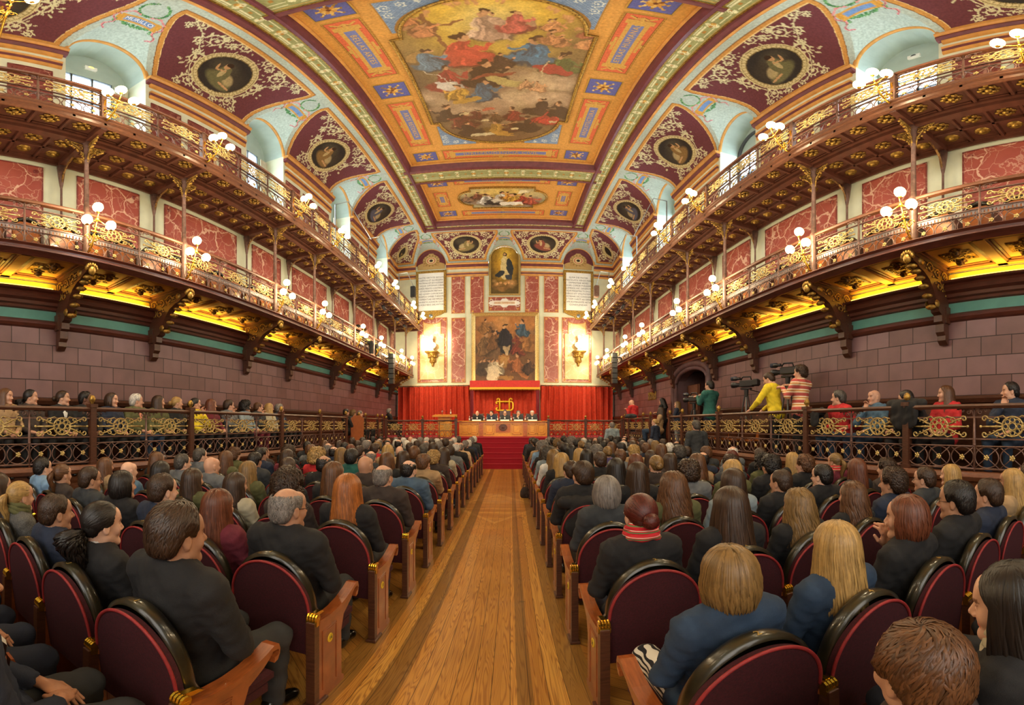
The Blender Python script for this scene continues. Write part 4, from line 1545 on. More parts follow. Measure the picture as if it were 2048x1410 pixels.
# latin tablets with painted clock-like crests above
L1 = ['MACTE VIRTVTE ESTOTE', 'CAPITOLII ET GLORISSIMA', 'PATRIAE ET ECCLESIAE', 'CVIQVE OPTIMVM IVBAE', 'LAVREA MERITIS CONTINGAT', 'STVDIORVM METAM', 'AD QVAM CVM BONIS', 'PVRISSIMOS OMNES THESAVROS', 'SAPIENTIAE ARTIFICES', 'EXHAVRIETIS AQVAS IN GAVDIO', 'DE FONTIBVS SALVATORIS']
L2 = ['ALMA DEI MATER', 'IMMACVLATA VIRGO MARIA', 'SAPIENTIAE SEDES', 'EXCIPE CORDE PVRISSIMO', 'ALVMNOS HIC DEGENTES', 'TVQVE MAGISTRA TV DVLCE', 'VIRGO ET VTILITATEM', 'DOCTRINAE DIC CONSVLENTI', 'AD TVVM CHRISTI AD OMNES', 'CVM ADMIRANTE AETAS', 'CONSVLENDAM']
for k, (a, b), tx, side in ((-1, (837.5, 888), L1, 'left'), (1, (1131.5, 1181), L2, 'right')):
    x0, x1 = Pf(a, 580)[0], Pf(b, 580)[0]
    z1, z0 = Pf((a + b) / 2, 547)[1], Pf((a + b) / 2, 622)[1]
    t = thing('tablet', 'white marble Latin tablet in a gold frame, %s of the arched painting' % side, 'tablet', ((x0 + x1) / 2, YF - .05, (z0 + z1) / 2))
    W, H_ = (x1 - x0) / 2, (z1 - z0) / 2
    MB().box(-W, -.02, -H_, W, .05, H_).build('slab', 'marble_white', t)
    f = MB()
    for (p, q, r, s) in ((-W - .13, W + .13, H_, H_ + .14), (-W - .13, W + .13, -H_ - .14, -H_), (-W - .13, -W, -H_, H_), (W, W + .13, -H_, H_)):
        f.bbox(p, -.05, r, q, .05, s, .015)
    f.prism([(-.7, -H_ - .14), (.7, -H_ - .14), (.5, -H_ - .25), (.22, -H_ - .33), (.12, -H_ - .5), (-.12, -H_ - .5), (-.22, -H_ - .33), (-.5, -H_ - .25)], -.04, .03, 'y')
    f.build('frame', 'gold_old', t)
    MB().lathe([(0, -.06), (.05, -.06), (.09, -.05), (.1, -.04)], (0, 0, -H_ - .3), 12, 'y').build('medallion', 'grey_metal', t)
    for i, s in enumerate(tx):
        tt = text_obj('lettering', s, .125, 'letter_ink', t, basis((1, 0, 0), (0, 0, 1), (0, -.024, H_ - .28 - i * .155)), .001)
        if len(s) > 22:
            tt.scale = (.85, 1, 1)
    # painted crest in the lunette
    c = Canvas(1.3, 1.3, '6b3136', 70)
    c.ell(.65, .25, .62, .22, 'b5935a', 1)
    c.rect(0, 0, 1.3, .16, 'b5935a')
    c.ell(.65, .55, .38, .4, 'bb9a62')
    c.rect(.28, .2, 1.02, .55, 'b08a52')
    c.poly([(.5, .9), (.8, .9), (.72, 1.08), (.65, 1.16), (.58, 1.08)], 'bb9a62')
    for r, col in ((.28, '8f6a3a'), (.25, 'cdb27a'), (.19, 'b5574a'), (.15, 'd8c08a'), (.08, '2c2622')):
        c.ell(.65, .56, r, r, col)
    for q in range(14):
        an = 6.28 * q / 14
        c.ell(.65 + .33 * math.cos(an), .56 + .34 * math.sin(an), .05, .025, '8a6a3c', 1, an)
    X, Y = c.X - .65, c.Y
    ins = (X ** 2 + (np.clip(Y - .3, 0, 9)) ** 2 * .75) < .63 ** 2
    P = np.stack([X * 1.15, np.zeros(X.shape), Y * .95], -1)
    obj('painted_crest', masked_mesh('painted_crest', c, ins, P), 'fresco', None, ((x0 + x1) / 2, YF - .03, z1 + .22), label='painted round crest in the arched field above the %s tablet' % side, category='painted crest')

# SEDES SAPIENTIAE plate
x, z = Pf(1009, 607)
t = thing('name_plate', 'scrolled white plate reading SEDES SAPIENTIAE under the arched painting', 'sign', (x, YF - .08, z))
mb = MB()
mb.prism([(-.72, -.1), (-.5, -.13), (-.2, -.13), (-.1, -.24), (.1, -.24), (.2, -.13), (.5, -.13), (.72, -.1), (.8, 0), (.72, .1), (.5, .13), (.2, .13), (.1, .24), (-.1, .24), (-.2, .13), (-.5, .13), (-.72, .1), (-.8, 0)], -.03, .02, 'y')
for k in (-1, 1):
    for q in (-1, 1):
        mb.tube([(k * (.66 + .09 * math.cos(a)), -.03, q * (.12 + .07 * math.sin(a))) for a in [i * .6 for i in range(9)]], .018, 5)
mb.build('plate', 'marble_white', t)
MB().box(-.52, -.036, -.075, .52, -.03, .075).build('label_field', 'cream_trim', t)
text_obj('lettering', 'SEDES · SAPIENTIAE', .12, 'letter_red', t, basis((1, 0, 0), (0, 0, 1), (0, -.04, 0)), .001)
# ------------------------------------------------------------------ ironwork: shared meshes
_T = ['eleventh', 'twelfth', 'thirteenth', 'fourteenth', 'fifteenth', 'sixteenth', 'seventeenth', 'eighteenth', 'nineteenth', 'twentieth']
_U = ['first', 'second', 'third', 'fourth', 'fifth', 'sixth', 'seventh', 'eighth', 'ninth', 'tenth']
ORD = _U + _T + ['twenty-' + u for u in _U[:9]] + ['thirtieth'] + ['thirty-' + u for u in _U[:9]]

def arc(cx_, cz_, r, a0, a1, n=10, y=0.0, rz=None):
    return [(cx_ + r * math.cos(a0 + (a1 - a0) * k / n), y, cz_ + (rz or r) * math.sin(a0 + (a1 - a0) * k / n)) for k in range(n + 1)]

def spiral3(cx_, cz_, r, a0, turns, hand, n=None):
    n = n or int(14 * turns)
    return [(cx_ + r * (1 - .8 * k / n) * math.cos(a0 + hand * turns * 6.283 * k / n), 0, cz_ + r * (1 - .8 * k / n) * math.sin(a0 + hand * turns * 6.283 * k / n)) for k in range(n + 1)]

def scroll_panel_mesh(w=.84, h=.3, t=.0125):
    """gilded cast panel: a wheel of eight rings between four leafy scrolls"""
    mb = MB()
    r = h * .42
    mb.tube(arc(0, 0, r, 0, 6.283, 24)[:-1], t, 5, closed=True)
    for k in range(8):
        a = 6.283 * k / 8
        mb.tube(arc(r * .66 * math.cos(a), r * .66 * math.sin(a), r * .24, 0, 6.283, 8)[:-1], t * .75, 4, closed=True)
    mb.tube(arc(0, 0, r * .36, 0, 6.283, 10)[:-1], t * .8, 4, closed=True)
    for kx in (-1, 1):
        mb.tube([(kx * r, 0, 0), (kx * (r + .06), 0, 0), (kx * (w / 2 - .05), 0, 0)], [t, t * 1.3, t * .8], 5)
        mb.ball((kx * (r + .07), 0, 0), (.022, .016, .02), 6, 4)
        mb.ball((kx * (w / 2 - .03), 0, 0), .02, 6, 5)
        for kz in (-1, 1):
            x1, z1 = kx * (w / 2 - .06), kz * (h / 2 - .035)
            pts = [(kx * (r * .92), 0, kz * .03), (kx * (r + .05), 0, kz * .05), (kx * (r + .12), 0, kz * (h * .3)), (x1 - kx * .05, 0, z1 - kz * .005)]
            mb.tube(pts, [t, t * 1.1, t, t * .9], 5)
            mb.tube(spiral3(x1 - kx * .02, z1 - kz * .015, .045, math.pi / 2 * (1 + kx) if False else (math.pi if kx > 0 else 0), 1.1, -kz * kx), t * .85, 4)
            mb.tube(spiral3(kx * (r + .06), kz * (h * .3), .035, (0 if kx > 0 else math.pi), 1.0, kz * kx), t * .8, 4)
            mb.tube([(kx * r * .6, 0, kz * h * .36), (kx * (r * .9), 0, kz * (h / 2 - .01)), (kx * (r + .05), 0, kz * (h / 2 - .03))], t * .8, 4)
            for q in range(3):
                mb.ball((kx * (r + .1 + q * .05), 0, kz * (h * (.18 + .07 * q))), (.016, .009, .011), 5, 3)
    return mb.mesh('scroll_panel', True)

def lattice_mesh(w=.95, h=.26, n=3, t=.0085):
    mb = MB()
    p = w / n
    for i in range(n):
        x = -w / 2 + p * (i + .5)
        mb.tube(arc(x, 0, p * .47, 0, 6.283, 20, rz=h * .47)[:-1], t, 5, closed=True)
        mb.tube([(x - p / 2, 0, -h / 2), (x + p / 2, 0, h / 2)], t * .85, 4)
        mb.tube([(x - p / 2, 0, h / 2), (x + p / 2, 0, -h / 2)], t * .85, 4)
    mb.box(-w / 2, -.012, h / 2 - .006, w / 2, .012, h / 2 + .008)
    mb.box(-w / 2, -.012, -h / 2 - .008, w / 2, .012, -h / 2 + .006)
    return mb.mesh('lattice_panel', True)

def rosette_mesh(r=.036):
    mb = MB()
    for k in range(5):
        a = 6.283 * k / 5
        mb.ball((r * .62 * math.cos(a), -.008, r * .62 * math.sin(a)), (r * .42, .008, r * .42), 6, 4)
    mb.ball((0, -.014, 0), r * .3, 6, 4)
    return mb.mesh('rosette', True)

def apron_mesh(w=.93, h=.11):
    """pierced scalloped strip"""
    mb = MB()
    n = 9
    p = w / n
    mb.box(-w / 2, -.004, h * .35, w / 2, .004, h / 2)
    for i in range(n):
        x = -w / 2 + p * (i + .5)
        mb.prism([(x - p * .42, h * .36), (x - p * .36, -h * .2), (x - p * .12, -h * .5), (x - p * .1, h * .1), (x - p * .02, h * .3)], -.004, .004, 'y')
        mb.prism([(x + p * .42, h * .36), (x + p * .36, -h * .2), (x + p * .12, -h * .5), (x + p * .1, h * .1), (x + p * .02, h * .3)], -.004, .004, 'y')
    return mb.mesh('pierced_apron')

def corner_scroll_mesh():
    mb = MB()
    for k in (-1, 1):
        mb.tube([(k * .02, 0, -.09), (k * .03, 0, -.03), (k * .08, 0, -.01), (k * .2, 0, -.005)], .007, 5)
        mb.tube(spiral3(k * .075, -.045, .032, math.pi / 2, 1.2, k), .007, 4)
        mb.tube(spiral3(k * .15, -.03, .022, math.pi / 2, 1.1, k), .006, 4)
        mb.ball((k * .21, 0, -.012), (.022, .008, .01), 6, 4)
    return mb.mesh('corner_scroll', True)

SCROLL, LATT, ROSE, APRON, CORNER = scroll_panel_mesh(), lattice_mesh(), rosette_mesh(), apron_mesh(), corner_scroll_mesh()

def railing(name, label, origin, ang, posts, H_=.78, style='balcony', every=.95, group=None, metal='iron', thick=.05, knob=False):
    """posts: distances along the rail; origin at deck level; local x runs along the rail"""
    t = thing(name, label, 'railing', origin, ang, group)
    x0, x1 = posts[0], posts[-1]
    mb = MB()
    mb.prism([(-.035, H_ - .02), (-.045, H_ + .01), (-.03, H_ + .035), (.03, H_ + .035), (.045, H_ + .01), (.035, H_ - .02)], x0 - .04, x1 + .04, 'x')
    mb.build('handrail', 'wood_mid' if style != 'floor' else 'wood_dark', t)
    zl = .04 + .13
    z_top = H_ - .14
    z_s = H_ - .27 if style == 'balcony' else H_ - .23
    b = MB()
    for z in (H_ - .12, z_s - .145, .035):
        b.box(x0, -.011, z - .009, x1, .011, z + .009)
    b.build('rail_bars', metal, t)
    lat_h = .26
    for i, p in enumerate(posts):
        mb = MB()
        k = thick
        mb.box(p - k, -k, 0, p + k, k, .05)
        mb.box(p - k * .75, -k * .75, .05, p + k * .75, k * .75, H_ + (.06 if knob else .02))
        mb.box(p - k, -k, H_ + (.03 if knob else -.02), p + k, k, H_ + (.08 if knob else .0))
        o = mb.build('post', 'wood_dark' if knob else metal, t)
        if knob:
            MB().lathe([(0, .08), (.02, .08), (.018, .1), (.04, .12), (.048, .15), (.035, .185), (.02, .2), (.0, .205)], (p, 0, H_), 10).build('finial', 'gold_old', o, smooth=True)
    cnt = [0]
    for a, c_ in zip(posts[:-1], posts[1:]):
        n = max(1, int(round((c_ - a) / every)))
        w = (c_ - a) / n
        for q in range(n):
            xm = a + w * (q + .5)
            if c_ - a > .3:
                obj('scroll_panel', SCROLL, 'gold', t, (xm, -.005, z_s), scale=(w / .95, 1, .82 if style == 'balcony' else .9))
            obj('lattice_panel', LATT, metal, t, (xm, 0, zl), scale=(w / .95, 1, 1))
            if cnt[0] < 30:
                for g in (-1, 0, 1):
                    obj('rosette', ROSE, 'gold', t, (xm + g * w / 3, -.006, zl))
            else:
                mbr = MB()
                for g in (-1, 0, 1):
                    mbr.ball((xm + g * w / 3, -.012, zl), (.026, .01, .026), 6, 4)
                mbr.build('rosettes', 'gold', t, kind='stuff')
            cnt[0] += 1
            if style == 'balcony':
                obj('pierced_apron', APRON, 'iron_pale', t, (xm, .004, z_s - .21), scale=(w / .95, 1, 1))
            if q > 0:
                mb = MB()
                mb.tube([(a + w * q, 0, 0), (a + w * q, 0, .3), (a + w * q, 0, .34), (a + w * q, 0, H_ - .02)], [.014, .014, .02, .012], 6)
                mb.ball((a + w * q, 0, .32), .022, 6, 5)
                mb.build('baluster', metal, t, smooth=True)
                obj('corner_scroll', CORNER, metal, t, (a + w * q, 0, H_ - .015))
        # half brackets at the posts
    for p in posts:
        obj('corner_scroll', CORNER, metal, t, (p, 0, H_ - .015))
    return t

# ------------------------------------------------------------------ galleries
B1 = 4.15            # deck level, lower balcony
B2 = 6.67            # deck level, upper balcony
LX = {-1: XL + .89, 1: XR - .89}      # rail line of the lower balcony
UX = {-1: XL + 1.4, 1: XR - 1.4}      # edge of the upper balcony
Y0B, Y1B = -1.83, 19.85
SIDE = {-1: 'left', 1: 'right'}

def bracket_mesh():
    """big carved console: local x goes out from the wall, z down from the soffit"""
    mb = MB()
    out = [(0, 0), (.98, 0), (1.0, -.06), (.95, -.14), (.86, -.16), (.8, -.2), (.7, -.22), (.55, -.3), (.45, -.42), (.4, -.5), (.36, -.6), (.3, -.66), (.28, -.72), (.2, -.75), (.2, -.85), (.15, -.88), (.15, -1.0), (.1, -1.05), (.1, -1.12), (.03, -1.18), (0, -1.18)]
    mb.prism([(x, z) for x, z in out], -.07, .07, 'y')
    mb.box(0, -.1, -.86, .12, .1, -.6)
    mb.box(0, -.085, -.06, .98, .085, 0)
    return mb.mesh('console')
def bracket_gold_mesh():
    mb = MB()
    rs = random.Random(2)
    for s in (-1, 1):
        y = s * .078
        def sp(x, z, r, a, h):
            pts = [(p[0], y, p[2]) for p in spiral3(x, z, r, a, 1.3, h)]
            mb.tube(pts, .012, 4)
        sp(.55, -.12, .09, 0, 1)
        sp(.36, -.16, .08, 2, -1)
        sp(.3, -.34, .08, 1, 1)
        sp(.14, -.14, .09, 0, 1)
        sp(.14, -.32, .09, 3, -1)
        for i in range(26):
            x = rs.uniform(.05, .72)
            z = -rs.uniform(.07, .12 + .38 * (1 - x / .8))
            mb.ball((x, y, z), (rs.uniform(.015, .03), .012, rs.uniform(.01, .02)), 5, 3)
        mb.lathe([(0, .1), (.03, .1), (.055, .085), (.06, .07)], (.78, 0, -.1), 10, 'y') if s > 0 else mb.lathe([(0, -.1), (.03, -.1), (.055, -.085), (.06, -.07)], (.78, 0, -.1), 10, 'y')
        mb.lathe([(0, .1 * s), (.04, .1 * s), (.06, .08 * s)], (.36, 0, -.62), 10, 'y')
    # leaf mask at the tip
    for i in range(7):
        a = math.pi * i / 6
        mb.ball((.99 + .015 * math.sin(a), .075 * math.cos(a), -.08 + .05 * math.sin(a)), (.04, .03, .045), 6, 5)
    mb.ball((1.0, 0, -.12), (.05, .06, .07), 8, 6)
    for i in range(6):
        mb.ball((.9 - .1 * i, 0, -.2 - .035 * i - .012 * i * i), (.05, .09, .04), 6, 5)
    return mb.mesh('gilt_ornament', True)
CON, CONG = bracket_mesh(), bracket_gold_mesh()

def rose_boss_mesh():
    mb = MB()
    mb.lathe([(.0, -.13), (.04, -.12), (.075, -.08), (.055, -.05), (.1, -.02), (.12, 0)], n=8)
    for k in range(6):
        a = 6.283 * k / 6
        mb.ball((.085 * math.cos(a), .085 * math.sin(a), -.02), (.04, .04, .02), 6, 4)
        mb.ball((.05 * math.cos(a + .5), .05 * math.sin(a + .5), -.07), (.03, .03, .02), 6, 4)
    return mb.mesh('boss', True)
BOSS = rose_boss_mesh()
def leaf_square_mesh(w=.17, l=.26):
    mb = MB()
    mb.box(-w, -l, -.008, w, l, 0)
    rs = random.Random(4)
    for kx in (-1, 1):
        for ky in (-1, 1):
            mb.tube([(p[0] * 1, p[2], -.012) for p in [(q[0], 0, q[2]) for q in spiral3(kx * w * .45, ky * l * .5, .06, rs.uniform(0, 6), 1.2, kx * ky)]], .01, 4)
            mb.ball((kx * w * .75, ky * l * .75, -.01), (.03, .03, .01), 5, 3)
    mb.ball((0, 0, -.015), (.07, .1, .025), 8, 4)
    return mb.mesh('leaf_ornament', True)
LEAFSQ = leaf_square_mesh()

def small_boss(kind):
    mb = MB()
    if kind == 0:
        mb.lathe([(0, -.05), (.03, -.045), (.035, -.02), (.06, -.03), (.075, -.01), (.08, 0)], n=10)
    else:
        for k in range(4):
            a = math.pi / 4 + math.pi / 2 * k
            mb.ball((.06 * math.cos(a), .06 * math.sin(a), -.012), (.035, .035, .018), 5, 4)
        mb.ball((0, 0, -.025), (.035, .035, .03), 6, 4)
        for s in range(4):
            a = math.pi / 2 * s
            mb.ball((.075 * math.cos(a), .075 * math.sin(a), -.008), (.03, .03, .01), 5, 3)
    return mb.mesh('coffer_boss', True)
SB = [small_boss(0), small_boss(1)]

def capital_mesh():
    """gilded openwork brackets spreading from the column head in three directions"""
    mb = MB()
    rs = random.Random(6)
    for a in (0, math.pi, -math.pi / 2):
        ca, sa = math.cos(a), math.sin(a)
        def P(r, z, off=0):
            return (ca * r - sa * off, sa * r + ca * off, z)
        mb.tube([P(.03, -.42), P(.06, -.25), P(.14, -.12), P(.3, -.03)], [.015, .014, .012, .01], 5)
        mb.tube([P(.03, -.05), P(.32, -.02)], .01, 4)
        for (r, z, q) in ((.1, -.12, .05), (.18, -.08, .035), (.06, -.25, .035), (.25, -.05, .025)):
            pts = [P(r + s[0], z + s[2]) for s in spiral3(0, 0, q, 0, 1.2, 1)]
            mb.tube(pts, .009, 4)
        for i in range(14):
            k = rs.random()
            r, z = .05 + .28 * k, -.38 + .34 * k ** .5
            mb.ball(P(r, z + rs.uniform(-.03, .03), rs.uniform(-.01, .01)), (.024, .024, .016), 5, 4)
    return mb.mesh('gilt_bracket', True)
CAP = capital_mesh()

def column_obj(parent, x, y):
    mb = MB()
    h = B2 - .22 - B1
    mb.lathe([(0, 0), (.07, 0), (.07, .05), (.055, .08), (.055, .75), (.065, .78), (.065, .82), (.045, .86), (.04, 1.0), (.034, h - .45), (.045, h - .43), (.05, h - .4), (.04, h - .36), (.055, h - .1), (.08, h), (0, h)], (0, 0, 0), 10)
    o = mb.build('shaft', 'iron', parent, (x, y, 0), smooth=True)
    return o

for s in (-1, 1):
    side = SIDE[s]
    X = XL if s < 0 else XR
    # lower balcony --------------------------------------------------------
    lx, ex = LX[s], LX[s] - s * .16
    t = thing('lower_balcony', 'long lower balcony on carved consoles along the %s wall' % side, 'balcony', (X, 0, 0), 0, None)
    def bx(mb, xa, ya, za, xb_, yb_, zb_):
        mb.box(min(xa, xb_) - X, ya, za, max(xa, xb_) - X, yb_, zb_)
    X0 = X - s * .04
    mb = MB()
    bx(mb, X0, Y0B, B1 - .06, ex, Y1B, B1)
    mb.build('deck', 'wood_dark', t)
    mb = MB()
    pr = [(0, B1 + .02), (.03, B1 + .02), (.05, B1), (.02, B1 - .03), (.02, B1 - .06), (.05, B1 - .08), (.05, B1 - .1), (.0, B1 - .13), (-.04, B1 - .16), (-.04, B1 - .06)]
    mb.prism([(ex - X - s * d, z) for d, z in pr], Y0B, Y1B, 'y')
    mb.build('fascia', 'brown_molding', t)
    # soffit with coffers
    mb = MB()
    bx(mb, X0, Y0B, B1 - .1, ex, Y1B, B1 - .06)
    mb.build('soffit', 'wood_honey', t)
    lay, lay2 = MB(), MB()
    ys = sorted([Y0B] + [c_ for c_ in COL if c_ > Y0B] + [Y1B])
    bosses = []
    for a, b in zip(ys[:-1], ys[1:]):
        n = 2 if b - a < 2.3 else 3
        if b - a < 1:
            n = 1
        w = (b - a) / n
        for q in range(n):
            c0, c1 = a + w * q, a + w * (q + 1)
            for inset, z0, z1 in ((.0, B1 - .145, B1 - .1), (.07, B1 - .128, B1 - .1), (.12, B1 - .114, B1 - .1)):
                wd = .075 if not inset else .04
                q_, lay_ = lay, (lay2 if inset else lay)
                i0, i1 = c0 + inset, c1 - inset
                x0, x1 = X - s * (.05 + inset), ex + s * (.02 + inset)
                bx(lay_, x0, i0, z0, x1, i0 + wd, z1)
                bx(lay_, x0, i1 - wd, z0, x1, i1, z1)
                bx(lay_, x0, i0, z0, x0 - s * wd, i1, z1)
                bx(lay_, x1 + s * wd, i0, z0, x1, i1, z1)
            bosses.append((c0 + c1) / 2)
    lay.build('coffers', 'wood_honey', t)
    lay2.build('coffer_mouldings', 'wood_mid', t)
    for yb in bosses:
        obj('leaf_ornament', LEAFSQ, 'gold_old', t, (-s * .52, yb, B1 - .1), scale=(.9, .9, 1))
        for k in (-1, 1):
            obj('boss', BOSS, 'gold_dark', t, (-s * .52 + k * .16, yb + k * .05, B1 - .1), scale=(.85, .85, .75))
    for yc in COL:
        if yc < -1:
            continue
        o = obj('console', CON, 'wood_dark', t, (-s * .05, yc, B1 - .12), (0, 0, 0 if s < 0 else math.pi))
        g = obj('gilt_ornament', CONG, 'gold_old', o)
    # seating on the lower balcony
    # lamps below the balcony, hidden behind the moulding
    gl = thing('cove_light', 'row of hidden warm light strips on the ledge under the %s lower balcony' % side, 'light strip', (X - s * .2, 0, 3.83))
    yy = [c_ for c_ in COL if c_ > -1]
    for i, (a, b) in enumerate(zip(yy, yy[1:] + [Y1B])):
        MB().box(-.02, a + .25, -.008, .02, b - .2, .012).build('light_tube', 'tube_warm' if 'tube_warm' in M else mat('tube_warm', 'ffcf5a', .4, emit=3), gl)
        lamp('AREA', 'strip_light', (-s * .0, (a + b) / 2, .03), GLOW_W * (b - a) / 2.3, (1, .68, .12), (math.pi, math.radians(15) * s, 0), size=(.12, b - a - .4), parent=gl)
    # upper balcony --------------------------------------------------------
    ux = UX[s]
    t2 = thing('upper_balcony', 'long upper balcony with coffered underside along the %s wall' % side, 'balcony', (X, 0, 0))
    mb = MB()
    bx(mb, X0, Y0B, B2 - .05, ux, Y1B, B2)
    mb.build('deck', 'wood_dark', t2)
    mb = MB()
    pr = [(0, B2 + .02), (.03, B2 + .01), (.04, B2 - .02), (.02, B2 - .05), (.03, B2 - .08), (.0, B2 - .1), (.0, B2 - .17), (-.03, B2 - .19), (-.05, B2 - .19), (-.05, B2 - .05)]
    mb.prism([(ux - X - s * d, z) for d, z in pr], Y0B, Y1B, 'y')
    mb.build('fascia', 'wood_mid', t2)
    mb = MB()
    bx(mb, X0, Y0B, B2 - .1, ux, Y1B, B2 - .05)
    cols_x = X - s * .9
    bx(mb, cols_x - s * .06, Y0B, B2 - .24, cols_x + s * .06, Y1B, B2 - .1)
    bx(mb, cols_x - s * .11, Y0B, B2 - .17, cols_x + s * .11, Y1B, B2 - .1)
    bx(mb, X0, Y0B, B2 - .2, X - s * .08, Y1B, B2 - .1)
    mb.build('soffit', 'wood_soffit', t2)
    lay = MB()
    spots = []
    for a, b in zip(ys[:-1], ys[1:]):
        bx(lay, X0, b - .05, B2 - .22, ux + s * .03, b + .05, B2 - .1)
        n = max(1, int(round((b - a) / .48)))
        w = (b - a) / n
        for q in range(n):
            c0, c1 = a + w * q, a + w * (q + 1)
            bx(lay, X0, c0 - .02, B2 - .15, ux, c0 + .02, B2 - .1)
            for j, (xa, xb_) in enumerate(((.08, .45), (.45, .8), (1.0, 1.36))):
                x0, x1 = X - s * xa, X - s * xb_
                bx(lay, x0, c0 + .05, B2 - .125, x0 - s * .03, c1 - .05, B2 - .1)
                bx(lay, x1 + s * .03, c0 + .05, B2 - .125, x1, c1 - .05, B2 - .1)
                spots.append((-s * (xa + xb_) / 2, (c0 + c1) / 2, j))
        bx(lay, X - s * .43, a, B2 - .15, X - s * .47, b, B2 - .1)
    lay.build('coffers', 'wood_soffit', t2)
    spots = [p for p in spots if p[1] > 1.2]
    spots.sort(key=lambda p: p[1])
    for p in spots[:96]:
        obj('coffer_boss', SB[p[2] % 2 if p[2] < 2 else 1], 'gold_old', t2, (p[0], p[1], B2 - .1), scale=(1.15, 1.5, 1))
    mb = MB()
    for p in spots[96:]:
        mb.lathe([(0, -.045), (.04, -.035), (.07, -.02), (.08, 0)], (p[0], p[1], B2 - .1), 6)
    mb.build('coffer_bosses', 'gold_old', t2, kind='stuff')
    for yc in COL:
        if yc < -1:
            continue
        ct = thing('iron_column', 'slender iron column with gilded brackets between the %s balconies, %s from the camera' % (side, ORD[COL.index(yc) - 1]), 'column', (X - s * .9, yc, B1), 0, 'iron columns between the balconies')
        column_obj(ct, 0, 0)
        obj('gilt_bracket', CAP, 'gold_old', ct, (0, 0, B2 - .24 - B1), (0, 0, math.pi / 2 if s < 0 else -math.pi / 2))
        # slim half columns at the wall
        mb = MB()
        mb.lathe([(.0, 0), (.035, 0), (.035, .1), (.022, .12), (.02, 1.7), (.03, 1.75), (.05, 1.9), (.08, 2.2), (.0, 2.2)], (0, 0, 0), 8)
        w_ = mb.build('wall_shaft', 'iron', t2, (-s * .1, yc, B2 - .24 - 2.2), smooth=True)
        mb = MB()
        mb.tube([(0, 0, 1.75), (-s * .08, 0, 2.0), (-s * .2, 0, 2.12), (-s * .4, 0, 2.18)], .018, 5)
        mb.tube([(-s * (.12 + q[0]), 0, 2.06 + q[2]) for q in spiral3(0, 0, .05, 0, 1.2, 1)], .01, 4)
        mb.build('brace', 'gold_dark', w_)
    # railings ---------------------------------------------------------------
    ang = math.pi / 2 if s > 0 else -math.pi / 2
    posts = [c_ for c_ in COL if c_ > -2.5] + [Y1B - .03]
    # local +x must run along the wall and local -y towards the hall
    if s < 0:
        o_l, pl = (lx + .0, 0, B1), posts
        rot = math.pi / 2
    else:
        rot = -math.pi / 2
        pl = [-p for p in posts[::-1]]
    railing('balcony_railing', 'iron railing with gilded scroll panels in front of the %s lower balcony seats' % side, (lx, 0, B1), rot, pl, .8, 'balcony')
    railing('balcony_railing', 'iron railing with gilded scroll panels on the %s upper balcony' % side, (ux + s * .06, 0, B2), rot, pl, .76, 'upper')
    for (nm, xx, z, h, lv) in (('end_railing', ex, B1, .8, 'lower'), ('end_railing', ux, B2, .76, 'upper')):
        L_ = abs(xx - X) - .08
        railing('end_railing', 'short return railing closing the far end of the %s %s balcony' % (side, lv), (min(X, xx) + .04, Y1B - .03, z), 0, [0, L_], h, 'upper', every=.7)

# ------------------------------------------------------------------ three-globe lamps
def lamp_meshes(low):
    m = MB()
    if low:
        m.tube([(0, 0, -.42), (0, -.06, -.4), (0, -.14, -.28), (0, -.2, -.1), (0, -.25, .05)], [.02, .018, .014, .013, .012], 6)
        tips = [(0, -.27, .26), (-.19, -.3, -.03), (.19, -.3, -.03)]
    else:
        m.tube([(0, .1, -.02), (0, -.05, -.03), (0, -.2, .06), (0, -.28, .22)], [.016, .016, .014, .012], 6)
        m.tube([(0, .22, .55), (0, .1, .62), (0, .02, .5), (0, .06, .36), (0, .0, .2), (0, -.12, .08)], [.008, .014, .016, .014, .012, .01], 6)
        m.tube([(0, p[0] + .1, p[2] + .15) for p in spiral3(0, 0, .09, 0, 1.3, 1)], .01, 5)
        tips = [(0, -.34, .48), (-.2, -.34, .3), (.2, -.34, .3)]
    root = (0, -.25, .05) if low else (0, -.28, .22)
    for tx in tips:
        mid = ((root[0] + tx[0]) / 2 + .03 * (1 if tx[0] > 0 else -1 if tx[0] < 0 else 0), (root[1] + tx[1]) / 2 - .03, min(root[2], tx[2]) - .03 if tx[0] else (root[2] + tx[2]) / 2)
        m.tube([root, mid, (tx[0], tx[1], tx[2] - .07)], [.01, .009, .009], 5)
        m.lathe([(0, -.09), (.03, -.085), (.02, -.07), (.035, -.055), (.03, -.045)], tx, 8)
    for k in (-1, 1):
        m.tube([(k * p[0] + k * .06, -.12, p[2] + (-.22 if low else .02)) for p in spiral3(0, 0, .06, 0, 1.2, 1)], .009, 5)
        for i in range(5):
            m.ball((k * .02 * (i % 3), -.05 - .035 * i, (-.38 if low else -.02) + .06 * i), (.022, .02, .026), 5, 4)
    m.ball(root, .03, 8, 6)
    return m.mesh('arm', True), tips
ARM_L, TIP_L = lamp_meshes(True)
ARM_U, TIP_U = lamp_meshes(False)
g = MB()
g.ball((0, 0, 0), .078, 14, 10)
GLOBE = g.mesh('globe', True)
mat('lamp_brass', 'd8a23c', .25, .85, var=.15, scale=30, bump=.2)
